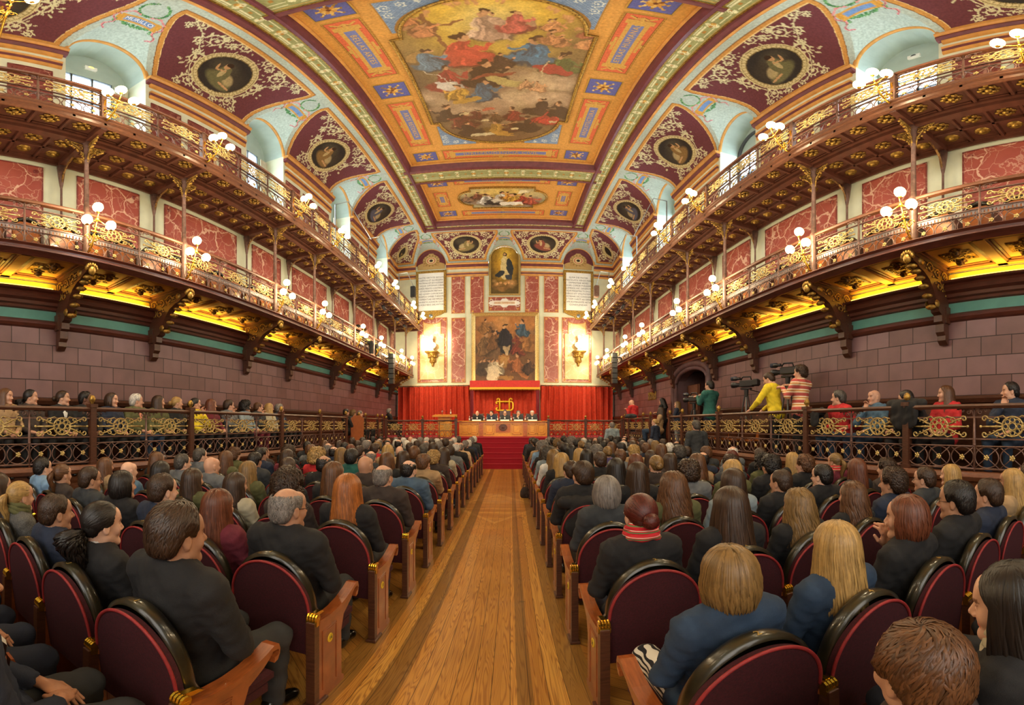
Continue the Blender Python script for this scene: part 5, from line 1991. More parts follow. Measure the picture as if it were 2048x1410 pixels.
def three_lamp(s, y, low, where):
    x = (LX[s] - s * .05) if low else (UX[s] - s * .02)
    z = B1 + .52 if low else B2 - .02
    t = thing('wall_lamp', where, 'lamp', (x, y, z), math.pi / 2 if s < 0 else -math.pi / 2, 'three-globe lamps on the balconies')
    obj('arm', ARM_L if low else ARM_U, 'lamp_brass', t)
    tips = TIP_L if low else TIP_U
    for tp in tips:
        obj('globe', GLOBE, 'lamp_glass', t, tp)
    cen = [sum(p[i] for p in tips) / 3 for i in range(3)]
    lamp('POINT', 'lamp_light', (cen[0], cen[1] - .14, cen[2]), LAMP_LO if low else LAMP_UP, (1.0, .8, .5), size=.11, parent=t)
for s in (-1, 1):
    vis = [c_ for c_ in COL if c_ > -1]
    for i, yc in enumerate(vis):
        for low in (True, False):
            nm = '%s balcony' % ('lower' if low else 'upper')
            where = 'three-globe gold lamp on the %s %s, %s column from the camera' % (SIDE[s], nm, ORD[i - 1] if i else 'hidden')
            if i == 0:
                where = 'gold lamp with three globes on the %s %s beside the photographer' % (SIDE[s], nm)
            three_lamp(s, yc, low, where)

def tall_lamp():
    t = thing('wall_lamp', 'three-globe gold lamp on a tall stem at the top left picture edge', 'lamp', (-4.2, 1.4, B2 + .7), math.pi / 2, 'three-globe lamps on the balconies')
    MB().tube([(0, .2, -.7), (0, .2, .6), (0, 0, 1.0), (0, -.2, 1.3)], .018, 8).build('stem', 'lamp_brass', t, smooth=True)
    a = obj('arm', ARM_U, 'lamp_brass', t, (0, 0, 1.2))
    for tp in TIP_U:
        obj('globe', GLOBE, 'lamp_glass', t, (tp[0], tp[1], tp[2] + 1.2))
    lamp('POINT', 'lamp_light', (0, -.4, 1.55), LAMP_UP * .6, (1.0, .8, .5), size=.11, parent=t)
tall_lamp()
three_lamp(1, 1.2, False, 'three-globe gold lamp on the right upper balcony at the picture edge')
# ------------------------------------------------------------------ seats of the lower balcony
def balcony_seat_meshes():
    b = MB()
    b.prism([(-.2, .3), (-.22, .55), (-.18, .72), (.18, .72), (.22, .55), (.2, .3)], -.02, .02, 'y')
    b.box(-.2, 0, .28, .2, .3, .34)
    back = b.mesh('backrest')
    c = MB()
    c.tube([(-.23, 0, .66), (-.12, 0, .76), (0, 0, .79), (.12, 0, .76), (.23, 0, .66)], [.03, .04, .045, .04, .03], 8)
    f = MB()
    f.bbox(.2, -.05, 0, .24, .3, .62, .008)
    f.ball((.22, -.08, .66), (.03, .06, .03), 8, 6)
    return back, c.mesh('top_roll', True), f.mesh('armrest')
BSM = balcony_seat_meshes()
for s in (-1, 1):
    n = 0
    y = 1.0
    while y < 18.6:
        t = thing('balcony_chair', None, 'chair', (LX[s] + s * .3, y, B1 - .12), -math.pi / 2 if s < 0 else math.pi / 2, 'wooden chairs on the lower balconies')
        t['label'] = 'orange wooden chair on the %s lower balcony, %s from the camera end' % (SIDE[s], ORD[n])
        t.rotation_euler[2] += math.pi
        obj('backrest', BSM[0], 'wood_orange', t)
        obj('top_roll', BSM[1], 'leather_black', t)
        obj('armrest', BSM[2], 'wood_dark', t)
        n += 1
        y += .56

# ------------------------------------------------------------------ side galleries on the hall floor
RX = {-1: -4.84, 1: 4.32}
for s in (-1, 1):
    X, rx = (XL if s < 0 else XR), RX[s]
    side = SIDE[s]
    mb = MB()
    mb.box(min(X, rx), YB, 0, max(X, rx), 14.9, GF)
    struct('floor_gallery_' + side, mb, 'wood_dark')
    mb = MB()
    pr = [(0, 0), (.05, 0), (.05, .16), (.02, .18), (.02, .86), (.04, .9), (.05, .98), (.1, 1.0), (.12, 1.05), (.1, 1.1), (0, 1.1), (-.08, 1.1), (-.08, .9)]
    mb.prism([(rx - s * d, z) for d, z in pr], YB, 14.9, 'y')
    struct('baseboard_gallery_' + side, mb, 'wood_mid')
    mb = MB()
    y = -3.0
    while y < 14:
        mb.box(min(rx - s * .02, rx - s * .035), y, .22, max(rx - s * .02, rx - s * .035), y + .82, .26)
        mb.box(min(rx - s * .02, rx - s * .035), y, .78, max(rx - s * .02, rx - s * .035), y + .82, .82)
        for k in (0, .78):
            mb.box(min(rx - s * .02, rx - s * .035), y + k, .22, max(rx - s * .02, rx - s * .035), y + k + .04, .82)
        y += .95
    struct('trim_panels_' + side, mb, 'wood_dark')
    posts = [-1.83, .08, 2.91, 4.82, 7.65, 9.55]
    if s < 0:
        railing('gallery_railing', 'dark railing with gold scrolls before the seated people along the left wall', (rx, 0, 1.1), math.pi / 2, posts + [11.3], .76, 'floor', knob=True, thick=.06)
        railing('gallery_railing', 'far dark gallery railing with gold scrolls at the left, near the stage', (rx, 0, 1.1), math.pi / 2, [12.38, 13.0, 14.29, 14.85], .76, 'floor', knob=True, thick=.06)
    else:
        railing('gallery_railing', 'dark railing with gold scrolls before the cameras and people along the right wall', (rx, 0, 1.1), -math.pi / 2, [-p for p in (posts + [10.4])[::-1]], .76, 'floor', knob=True, thick=.06)
        railing('gallery_railing', 'far dark gallery railing with gold scrolls at the right, near the stage', (rx, 0, 1.1), -math.pi / 2, [-p for p in [12.0, 12.7, 14.29, 14.85][::-1]], .76, 'floor', knob=True, thick=.06)
# arched doorway in the right wall
y0, y1, zt = DOOR
mb = MB()
for k in (0,):
    ym = (y0 + y1) / 2
    pts = [(y0 - .2, GF), (y0 - .2, zt - .35)] + [(ym - (ym - y0 + .2) * math.cos(a), zt - .35 + .42 * math.sin(a)) for a in [math.pi * q / 14 for q in range(15)]] + [(y1 + .2, zt - .35), (y1 + .2, GF)]
    mb.tube([(XR - .04, p[0], p[1]) for p in pts], .1, 8)
    mb.tube([(XR - .02, ym + (p[0] - ym) * .87, GF + (p[1] - GF) * .95) for p in pts], .07, 8)
struct('trim_door', mb, 'stone_plain', smooth=True)
mb = MB()
inner = [(y0 - .02, zt + .02)] + [(ym - (ym - y0 + .02) * math.cos(a), zt - .45 + .38 * math.sin(a)) for a in [math.pi * q / 14 for q in range(15)]] + [(y1 + .02, zt + .02)]
mb.prism(inner, XR - .02, XR + .3, 'x')
mb.box(XR, y0 - .02, GF, XR + 1.3, y0 + .02, zt)
mb.box(XR, y1 - .02, GF, XR + 1.3, y1 + .02, zt)
mb.box(XR, y0, zt, XR + 1.3, y1, zt + .05)
mb.box(XR, y0, GF - .1, XR + 1.3, y1, GF)
mb.box(XR + 1.3, y0 - .1, GF, XR + 1.35, y1 + .1, zt)
struct('wall_doorway', mb, 'stone_plain')
d = MB()
d.bbox(XR + .35, y1 - .95, GF, XR + .4, y1 - .05, zt - .5, .01)
d = d.build('door_1', 'wood_dark', kind='structure')
p = MB()
for zz in (GF + .15, GF + 1.15):
    p.bbox(XR + .33, y1 - .85, zz, XR + .36, y1 - .15, zz + .85, .02)
p.build('panel', 'wood_mid', d, kind='structure')
# ------------------------------------------------------------------ stage
SX0, SX1 = -2.02, 1.42
mb = MB()
mb.box(XL, 16.6, 0, XR, YF, ST)
mb.box(XL, 14.95, 0, SX0, 16.6, ST)
mb.box(SX1, 14.95, 0, XR, 16.6, ST)
struct('floor_stage', mb, 'carpet_red')
mb = MB()
for i in range(6):
    mb.box(SX0, 15.1 + .25 * i, 0, SX1, 16.62, ST / 6 * (i + 1) - (.0 if i < 5 else .001))
struct('floor_steps', mb, 'carpet_red')
mb = MB()
for i in range(6):
    mb.tube([(SX0, 15.1 + .25 * i, ST / 6 * (i + 1) - .012), (SX1, 15.1 + .25 * i, ST / 6 * (i + 1) - .012)], .016, 6)
struct('trim_steps', mb, 'carpet_red')
struct('trim_stage_front', MB().box(XL, 14.9, 0, SX0, 14.95, ST + .02).box(SX1, 14.9, 0, XR, 14.95, ST + .02), 'wood_dark')
railing('stage_railing', 'dark railing with gold scrolls at the stage edge left of the red steps', (0, 15.05, ST), 0, [-4.75, -3.3, SX0], .67, 'floor', every=.72, knob=True, thick=.055)
railing('stage_railing', 'dark railing with gold scrolls at the stage edge right of the red steps', (0, 15.05, ST), 0, [SX1, 2.83, 4.25], .67, 'floor', every=.72, knob=True, thick=.055)

def folds(x0, x1, z0, z1, depth, period, seed, n=None):
    rs = random.Random(seed)
    n = n or int((x1 - x0) / .025)
    v, f = [], []
    ph = [rs.uniform(0, 6.28) for _ in range(4)]
    nz_ = 8
    for j in range(nz_ + 1):
        k = j / nz_
        for i in range(n + 1):
            x = x0 + (x1 - x0) * i / n
            u = x / period * 6.283
            y = math.sin(u + .6 * math.sin(u * .31 + ph[0]) + ph[1]) * depth + .35 * depth * math.sin(u * 2.3 + ph[2] + .4 * k)
            v.append((x + .01 * math.sin(3 * k + ph[3] + u * .2), y * (1.25 - .5 * k), z0 + (z1 - z0) * k))
    for j in range(nz_):
        for i in range(n):
            a = j * (n + 1) + i
            f.append((a, a + 1, a + n + 2, a + n + 1))
    mb = MB()
    mb.add(v, f)
    return mb

def curtain(name, label, x0, x1, y, z1, m, cat='curtain', seed=1, depth=.085, period=.3):
    t = thing(name, label, cat, ((x0 + x1) / 2, y, ST))
    xc = (x0 + x1) / 2
    folds(x0 - xc, x1 - xc, .02, z1 - ST, depth, period, seed).build('drape', m, t, smooth=True)
    MB().tube([(x0 - xc, 0, z1 - ST + .03), (x1 - xc, 0, z1 - ST + .03)], .022, 8).build('rod', 'wood_dark', t)
    mb = MB()
    for i in range(int((x1 - x0) / .26) + 1):
        mb.lathe([(.03, -.01), (.04, 0), (.03, .01)], (x0 - xc + .26 * i, 0, z1 - ST + .03), 8, 'x')
    mb.build('rings', 'brass', t)
    return t
curtain('stage_curtain', 'wide red pleated curtain on the end wall left of the canopy', -5.72, -2.0, 20.25, 3.6, 'curtain_red', seed=2)
curtain('stage_curtain', 'wide red pleated curtain on the end wall right of the canopy', 1.52, 5.2, 20.25, 3.6, 'curtain_red', seed=3)
curtain('backdrop_curtain', 'red pleated backdrop curtain behind the seated panel', -1.85, 1.35, 20.3, 3.55, 'curtain_red', seed=4, depth=.045, period=.3)
t = thing('canopy', 'red canopy with gold fringe over the panel table', 'canopy', (-.26, 19.65, 3.39))
MB().bbox(-1.7, -.02, .08, 1.7, .8, .42, .02).build('valance', 'canopy_red', t)
mb = MB()
mb.box(-1.71, -.03, .0, 1.71, -.01, .09)
for i in range(60):
    mb.tube([(-1.7 + .0576 * i, -.025, .0), (-1.7 + .0576 * i, -.025, -.05)], .012, 4)
mb.build('fringe', 'fringe_gold', t)
for k in (-1, 1):
    folds(-.09, .09, ST - 3.39 + .02, .02, .03, .08, 5 + k, 12).build('side_drape', 'curtain_shade', t, (k * 1.6, .03, 0), smooth=True)
# yellow emblem on the backdrop
t = thing('emblem', 'yellow curled double letter emblem on the red backdrop', 'emblem', (-.28, 20.22, 2.63))
mb = MB()
def E(pts):
    mb.tube([(x, 0, z) for x, z in pts], .042, 6, flat=.5, up=(0, 1, 0))
def curl(x, z, r, a0, a1, n=10):
    return [(x + r * math.cos(a0 + (a1 - a0) * i / n), z + r * math.sin(a0 + (a1 - a0) * i / n)) for i in range(n + 1)]
pi = math.pi
for k in (-1, 1):
    E(curl(k * .3, .29, .065, pi / 2 + k * 1.9 - (pi if k < 0 else 0) * 0, pi / 2 - k * 1.4) if False else [(k * .37, .25), (k * .36, .31), (k * .3, .34), (k * .25, .31), (k * .24, .24), (k * .24, -.33)])
E([(-.36, .08), (-.41, .1), (-.42, .15), (-.37, .18), (-.3, .18), (.3, .18), (.38, .16), (.42, .09), (.42, -.14), (.38, -.22), (.3, -.26), (-.3, -.26), (-.38, -.25), (-.42, -.2), (-.4, -.15), (-.35, -.14)])
E([(-.36, .3), (-.3, .34)])
mb.build('emblem_shape', 'emblem_yellow', t, smooth=True)

# panel table
t = thing('panel_table', 'long honey-coloured wooden panel table with carved front on the stage', 'table', (-.32, 18.4, ST))
MB().bbox(-2.07, -.1, .66, 2.07, .55, .7, .01).build('table_top', 'wood_stage', t)
MB().box(-2.0, 0, 0, 2.0, .04, .66).build('front_board', 'wood_stage', t)
for x in (-1.0, 1.0):
    MB().bbox(x - .09, -.05, 0, x + .09, .02, .66, .012).build('pilaster', 'wood_orange', t)
for (a, b) in ((-1.9, -1.55), (-1.48, -1.15), (-.82, -.42), (.42, .82), (1.15, 1.48), (1.55, 1.9)):
    mb = MB()
    mb.box(a, -.025, .1, b, 0, .13)
    mb.box(a, -.025, .53, b, 0, .56)
    mb.box(a, -.025, .1, a + .03, 0, .56)
    mb.box(b - .03, -.025, .1, b, 0, .56)
    mb.bbox(a + .07, -.018, .17, b - .07, 0, .49, .012)
    mb.build('front_panel', 'wood_stage', t)
mb = MB()
mb.box(-.33, -.03, .2, .33, 0, .56)
cr = mb.build('crest_board', 'wood_orange', t)
mb = MB()
mb.prism([(-.12, .52), (.12, .52), (.12, .38), (.07, .28), (0, .24), (-.07, .28), (-.12, .38)], -.055, -.03, 'y')
for i in range(16):
    a = 6.28 * i / 16
    mb.ball((.17 * math.cos(a), -.04, .4 + .14 * math.sin(a)), (.03, .012, .025), 6, 4)
mb.lathe([(0, -.07), (.05, -.06), (.07, -.05)], (0, 0, .41), 10, 'y')
mb.build('crest', 'wood_dark', cr)
for x in (-1.98, 1.94):
    MB().box(x, .02, 0, x + .04, .5, .66).build('side_board', 'wood_stage', t)

def bottle(x, y, z, lab):
    t = thing('water_bottle', lab, 'bottle', (x, y, z), 0, 'bottles on the stage')
    MB().lathe([(0, 0), (.03, 0), (.031, .12), (.026, .15), (.012, .18), (.012, .2), (0, .2)], n=10).build('bottle_body', 'drinking_glass', t, smooth=True)
    MB().lathe([(0, .2), (.014, .2), (.014, .22), (0, .22)], n=8).build('cap', 'paper_white', t)
    MB().lathe([(.0315, .05), (.0315, .11)], n=10).build('wrapper', 'paper_white', t)
def goblet(x, y, z, lab):
    t = thing('wine_glass', lab, 'glass', (x, y, z), 0, 'glasses on the stage')
    MB().lathe([(0, 0), (.035, 0), (.006, .01), (.005, .08), (.02, .1), (.035, .13), (.033, .17)], n=10).build('bowl', 'drinking_glass', t, smooth=True)
SPK = [954.8, 983.3, 1009.8, 1036.5, 1064]
TZ = ST + .7
names5 = ['first', 'second', 'middle', 'fourth', 'last']
for i, px_ in enumerate(SPK):
    x = 18.9 * math.tan((px_ - PX0) / PF)
    t = thing('name_card', 'white papers on the panel table before the %s speaker from the left' % names5[i], 'paper', (x, 18.45, TZ), 0)
    MB().box(-.2, -.04, 0, .2, .12, .008).add([(-.2, -.06, 0), (.2, -.06, 0), (.2, -.03, .06), (-.2, -.03, .06), (.2, 0, 0), (-.2, 0, 0)], [(0, 1, 2, 3), (3, 2, 4, 5)]).build('card', 'paper_white', t)
    bottle(x - .33, 18.5, TZ, 'small water bottle beside the %s speaker from the left' % names5[i])
    goblet(x - .22, 18.52, TZ, 'stemmed glass beside the %s speaker from the left' % names5[i])
# high carved chairs behind the table
for i, px_ in enumerate(SPK):
    x = 18.9 * math.tan((px_ - PX0) / PF)
    h = 1.28 if i == 2 else 1.14
    t = thing('stage_chair', 'high-backed dark carved chair of the %s speaker' % names5[i], 'chair', (x, 19.35, ST), 0, 'carved chairs behind the panel table')
    MB().prism([(-.24, .3), (-.26, h - .15), (-.2, h - .08), (-.1, h - .1), (0, h), (.1, h - .1), (.2, h - .08), (.26, h - .15), (.24, .3)], -.03, .03, 'y').build('backrest', 'wood_dark', t)
    MB().bbox(-.25, -.5, .36, .25, .02, .42, .015).build('seat', 'velvet_maroon', t)
    for k in (-1, 1):
        mb = MB()
        mb.ball((k * .25, 0, h - .1), .035, 8, 6)
        mb.build('finial', 'gold_dark', t)
        for yy in (-.46, 0):
            MB().box(k * .23 - .02, yy - .02, 0, k * .23 + .02, yy + .02, .37).build('leg', 'wood_dark', t)
# lectern
t = thing('lectern', 'honey-coloured wooden lectern on the stage left of the panel table', 'lectern', (-2.85, 17.6, ST))
MB().prism([(-.27, 0), (.27, 0), (.27, .9), (-.27, .9)], -.2, .25, 'y').build('body', 'wood_stage', t)
mb = MB()
mb.prism([(-.3, .88), (.3, .94), (.3, .98), (-.3, .92)], -.5, .5, 'x') if False else mb.prism([(-.38, .86), (.35, .93), (.35, .99), (-.38, .92)], -.5, .5, 'x')
mb.build('desk_top', 'wood_stage', t)
mb = MB()
mb.bbox(-.2, -.22, .12, .2, -.2, .8, .01)
mb.build('front_panel', 'wood_stage', t)
MB().tube([(-.12, 0, .96), (-.1, -.05, 1.16), (.06, -.14, 1.1)], .007, 5).ball((.08, -.15, 1.1), .018, 6, 5).build('microphone', 'black_plastic', t)
goblet(-2.98, 17.62, ST + .97, 'stemmed glass on the lectern')
bottle(-2.6, 17.62, ST + .97, 'small water bottle on the lectern')

# busts on gilded consoles, with their spotlights
def bust(x, side):
    t = thing('wall_console', 'gilded carved wall console holding the %s bust' % side, 'console', (x, YF - .06, 5.42))
    mb = MB()
    mb.bbox(-.34, -.42, -.08, .34, 0, 0, .02)
    mb.lathe([(0, -.78), (.04, -.76), (.06, -.7), (.05, -.66), (.12, -.55), (.16, -.42), (.14, -.35), (.22, -.2), (.27, -.08)], (0, -.06, 0), 14, 'z')
    for i in range(8):
        a = math.pi + math.pi * i / 7
        mb.ball((.2 * math.cos(a), -.06 + .2 * math.sin(a), -.25), (.06, .06, .08), 6, 5)
        mb.ball((.12 * math.cos(a), -.06 + .12 * math.sin(a), -.5), (.05, .05, .07), 6, 5)
    mb.build('carving', 'gold_old', t, smooth=True)
    b = thing('bust', 'white marble bust on the gilded console %s of the big painting' % side, 'bust', (x, YF - .27, 5.42))
    mb = MB()
    mb.lathe([(0, 0), (.14, 0), (.13, .04), (.08, .08), (.07, .14), (.1, .18), (0, .18)], n=14)
    mb.build('socle', 'bust_white', b, smooth=True)
    k = 1 if x < 0 else -1
    P_ = [('e', (0, 0, .32), (.23, .13, .17), .05), ('e', (0, .0, .22), (.14, .1, .1), .05), ('c', (0, 0, .4), (0, -.01, .58), .07, .06, .03),
          ('e', (0, -.015, .72), (.085, .1, .115), .02), ('e', (0, -.06, .66), (.06, .06, .08), .02), ('c', (0, -.11, .72), (0, -.14, .68), .014, .02, .01), ('e', (0, -.07, .6), (.04, .04, .03), .02),
          ('e', (0, .01, .77), (.095, .1, .08), .02), ('c', (-.12, -.1, .34), (.05, -.12, .24), .03, .03, .02)]
    v, f = sdf_mesh(P_, .018)
    m_ = MB()
    m_.add(v, f)
    o = m_.build('figure', 'bust_white', b, smooth=True)

def spot(x, y, z, tgt, e, side, i):
    t = thing('spotlight', 'small black spotlight under the %s upper balcony, %s from the stage end' % (side, ORD[i]), 'spotlight', (x, y, z), 0, 'spotlights under the %s upper balcony' % side)
    d = (Vector(tgt) - Vector((x, y, z))).normalized()
    q = d.to_track_quat('-Z', 'Y').to_euler()
    mb = MB()
    mb.lathe([(0, .14), (.05, .13), (.06, .05), (.065, -.08), (.06, -.08), (.05, -.02)], n=12)
    o = mb.build('housing', 'black_plastic', t, rot=q, smooth=True)
    MB().lathe([(0, -.04), (.052, -.04)], n=12).build('lens', 'lamp_glass', o)
    MB().box(-.01, -.01, .0, .01, .01, .2).build('yoke', 'black_plastic', t)
    lamp('SPOT', 'spot_light', d * .12, e, (1.0, .84, .56), q, size=.05, parent=t, spot_size=math.radians(44), spot_blend=.6)

def stage_lights():
    for s in (-1, 1):
        x = (XL if s < 0 else XR) - s * 1.15
        # targets: bust on the other side ones near, panel, curtains
        bx_ = -3.94 if s < 0 else 3.46
        tg = [(bx_, YF - .3, 5.95), (s * -1.5 - .3, 19, 2.2), (-.3 - s * .3, 19.2, 2.4), (s * 3, 20, 2.4)]
        en = [STAGE_W * 1.6, STAGE_W, STAGE_W, STAGE_W]
        for i, yy in enumerate((17.9, 16.6, 15.6, 14.8)):
            spot(x, yy, B2 - .42, tg[i], en[i], SIDE[s], i)

# ------------------------------------------------------------------ loudspeakers and rods
for s, px_ in ((-1, 783), (1, 1231)):
    x = -4.72 if s < 0 else 4.12
    y = 15.7
    t = thing('line_speaker', 'tall black column loudspeaker hanging before the %s lower balcony near the stage' % SIDE[s], 'loudspeaker', (x, y, 3.3))
    for i in range(6):
        MB().bbox(-.1, -.12, .21 * i, .1, .12, .21 * i + .2, .012).build('speaker_box', 'black_plastic', t)
    MB().tube([(0, .1, 1.1), (s * .3, .12, 1.1), (s * (.3 if s < 0 else .38), .12, 1.0)], .02, 6).box(-.015, .1, .2, .015, .2, 1.2).box(-.015, .14, .9, .015, .2, 1.0).build('mount', 'black_plastic', t)
    x2, y2 = 17.0 * math.tan(-.239) if s < 0 else 17.0 * math.tan((1193 - PX0) / PF), 17.0
    t = thing('small_speaker', 'small grey loudspeaker on a rod before the %s tablet' % SIDE[s], 'loudspeaker', (x2, y2, 7.3))
    MB().bbox(-.1, -.1, 0, .1, .1, .56, .03).build('speaker_box', 'black_plastic' if s < 0 else 'iron', t)
    MB().tube([(0, 0, .56), (0, 0, .62)], .02, 6).build('neck', 'grey_metal', t)
    for i, yy in enumerate((9.9, 12.5, 16.2)):
        xa = (XL if s < 0 else XR) - s * 1.35
        xb2 = xa - s * .35
        t = thing('speaker_rod', 'thin grey metal rod frame on the %s upper balcony rail, %s from the camera' % (SIDE[s], ORD[i]), 'metal rod', (xa, yy, B2))
        mb = MB()
        mb.tube([(0, 0, .1), (0, 0, 1.55)], .018, 6)
        mb.tube([(0, 0, 1.55), (-s * .35, .05, 1.6)], .016, 6)
        e = (x2 - xa, y2 - yy, 7.9 - B2) if i == 2 else (-s * .3, 2.0, 1.2)
        mb.tube([(-s * .35, .05, 1.6), e], .012, 5)
        mb.build('rod', 'grey_metal', t)
for s in (-1, 1):
    t = thing('wall_box', ('small white emergency light above the nearest left window' if s < 0 else 'white wall box with a black half disc above the nearest right window'), 'wall box', ((XL - .6) if s < 0 else (XR + .6), WIN[1], 10.75))
    MB().bbox(-.03, -.13, -.07, .03, .13, .07, .01).build('case', 'paper_white', t)
    MB().lathe([(0, -.035 * s), (.06, -.035 * s)], (0, 0, 0), 10, 'x', math.pi).build('lens', 'black_plastic' if s > 0 else 'tube_warm', t)
# gilded lettering on the right stone wall near the stage
t = thing('wall_ornament', 'row of small gilded uprights on the right stone wall near the stage', 'wall ornament', (XR - .05, 14.6, 2.6))
for i in range(7):
    MB().lathe([(0, 0), (.03, .01), (.014, .05), (.02, .2), (.03, .3), (0, .32)], (0, .13 * i - .4, 0), 8).build('upright', 'gold_old', t, smooth=True)
# ------------------------------------------------------------------ organic surfaces (distance fields -> mesh)
def _ell(X, Y, Z, c, r):
    x, y, z = (X - c[0]) / r[0], (Y - c[1]) / r[1], (Z - c[2]) / r[2]
    k0 = np.sqrt(x * x + y * y + z * z)
    k1 = np.sqrt((x / r[0]) ** 2 + (y / r[1]) ** 2 + (z / r[2]) ** 2) + 1e-9
    return k0 * (k0 - 1) / k1

def _cone(X, Y, Z, a, b, ra, rb):
    ax, ay, az = b[0] - a[0], b[1] - a[1], b[2] - a[2]
    L2 = ax * ax + ay * ay + az * az + 1e-12
    t = np.clip(((X - a[0]) * ax + (Y - a[1]) * ay + (Z - a[2]) * az) / L2, 0, 1)
    d = np.sqrt((X - a[0] - t * ax) ** 2 + (Y - a[1] - t * ay) ** 2 + (Z - a[2] - t * az) ** 2)
    return d - (ra + (rb - ra) * t)

def sdf_mesh(prims, h):
    lo, hi = np.array([9.] * 3), np.array([-9.] * 3)
    B = []
    for p in prims:
        if p[0] in ('e', '-e'):
            c, r = np.array(p[1]), np.array(p[2])
            a, b = c - r, c + r
        else:
            a = np.minimum(np.array(p[1]) - p[3], np.array(p[2]) - p[4])
            b = np.maximum(np.array(p[1]) + p[3], np.array(p[2]) + p[4])
        B.append((a, b))
        if p[0][0] != '-':
            lo, hi = np.minimum(lo, a), np.maximum(hi, b)
    lo -= 2.5 * h
    hi += 2.5 * h
    ax = [np.arange(lo[i], hi[i] + h, h).astype(np.float32) for i in range(3)]
    F = np.full([len(a) for a in ax], .2, np.float32)
    for p, (a, b) in zip(prims, B):
        k = p[-1]
        m = k + 3 * h
        s = []
        for i in range(3):
            i0 = max(0, int((a[i] - m - lo[i]) / h))
            i1 = min(len(ax[i]), int((b[i] + m - lo[i]) / h) + 2)
            s.append(slice(i0, i1))
        s = tuple(s)
        X, Y, Z = ax[0][s[0]][:, None, None], ax[1][s[1]][None, :, None], ax[2][s[2]][None, None, :]
        d = _ell(X, Y, Z, p[1], p[2]) if p[0][-1] == 'e' else _cone(X, Y, Z, p[1], p[2], p[3], p[4])
        f = F[s]
        if p[0][0] == '-':
            d = -d
            if k > 0:
                q = np.maximum(k - np.abs(d - f), 0) / k
                F[s] = np.maximum(d, f) + q * q * k / 4
            else:
                F[s] = np.maximum(d, f)
        else:
            q = np.maximum(k - np.abs(d - f), 0) / max(k, 1e-6)
            F[s] = np.minimum(d, f) - q * q * k / 4
    return nets(F, lo, h)

def nets(F, lo, h):
    S = F < 0
    n = [d - 1 for d in F.shape]
    acc = np.zeros(n + [3], np.float32)
    cnt = np.zeros(n, np.float32)
    def sl(o):
        return tuple(slice(o[i], o[i] + n[i]) for i in range(3))
    for axn in range(3):
        oth = [i for i in range(3) if i != axn]
        for a in (0, 1):
            for b in (0, 1):
                o0 = [0, 0, 0]
                o0[oth[0]], o0[oth[1]] = a, b
                o1 = list(o0)
                o1[axn] = 1
                f0, f1 = F[sl(o0)], F[sl(o1)]
                m = (f0 < 0) != (f1 < 0)
                t = np.where(m, f0 / np.where(m, f0 - f1, 1), 0)
                for i in range(3):
                    acc[..., i] += np.where(m, (t if i == axn else o0[i]), 0)
                cnt += m
    act = cnt > 0
    idx = -np.ones(n, int)
    ijk = np.argwhere(act)
    idx[act] = np.arange(len(ijk))
    V = (ijk + acc[act] / cnt[act][:, None]) * h + np.array(lo)
    Q = []
    for axn in range(3):
        u, v = [(1, 2), (2, 0), (0, 1)][axn]
        s0 = [slice(1, -1)] * 3
        s0[axn] = slice(0, -1)
        s1 = list(s0)
        s1[axn] = slice(1, None)
        A, Bb = S[tuple(s0)], S[tuple(s1)]
        e = np.argwhere(A != Bb)
        if not len(e):
            continue
        flip = A[tuple(e.T)]
        off = [1, 1, 1]
        off[axn] = 0
        c = e + np.array(off)
        du, dv = np.zeros(3, int), np.zeros(3, int)
        du[u], dv[v] = 1, 1
        q = np.stack([idx[tuple((c - du - dv).T)], idx[tuple((c - dv).T)], idx[tuple(c.T)], idx[tuple((c - du).T)]], 1)
        q[~flip] = q[~flip][:, ::-1]
        Q.append(q)
    Q = np.concatenate(Q)
    Q = Q[(Q >= 0).all(1)]
    return V, Q

def np_mesh(name, V, Q, col=None):
    me = bpy.data.meshes.new(name)
    me.vertices.add(len(V))
    me.vertices.foreach_set('co', np.asarray(V, np.float32).reshape(-1))
    me.loops.add(Q.size)
    me.loops.foreach_set('vertex_index', Q.reshape(-1).astype(np.int32))
    me.polygons.add(len(Q))
    me.polygons.foreach_set('loop_start', (np.arange(len(Q)) * Q.shape[1]).astype(np.int32))
    me.polygons.foreach_set('use_smooth', np.ones(len(Q), bool))
    me.update(calc_edges=True)
    a = me.color_attributes.new('Shade', 'FLOAT_COLOR', 'POINT')
    c4 = np.ones((len(V), 4), np.float32)
    if col is not None:
        c4[:, :3] = col
    a.data.foreach_set('color', c4.reshape(-1))
    return me

def wrinkle(V, amp, f, seed=0, aniso=(1, 1, 1)):
    rs = np.random.RandomState(seed)
    d = np.zeros(len(V))
    for k in range(5):
        w = rs.randn(3) * f * (1 + .5 * k) * np.array(aniso)
        d += np.sin(V @ w + rs.rand() * 6.28 + 1.5 * np.sin(V @ (rs.randn(3) * f * .5))) / (1 + .4 * k)
    return d * amp

def normals(V, Q):
    n = np.zeros_like(V)
    a = np.cross(V[Q[:, 2]] - V[Q[:, 0]], V[Q[:, 3]] - V[Q[:, 1]])
    for i in range(4):
        np.add.at(n, Q[:, i], a)
    return n / (np.linalg.norm(n, axis=1, keepdims=True) + 1e-12)

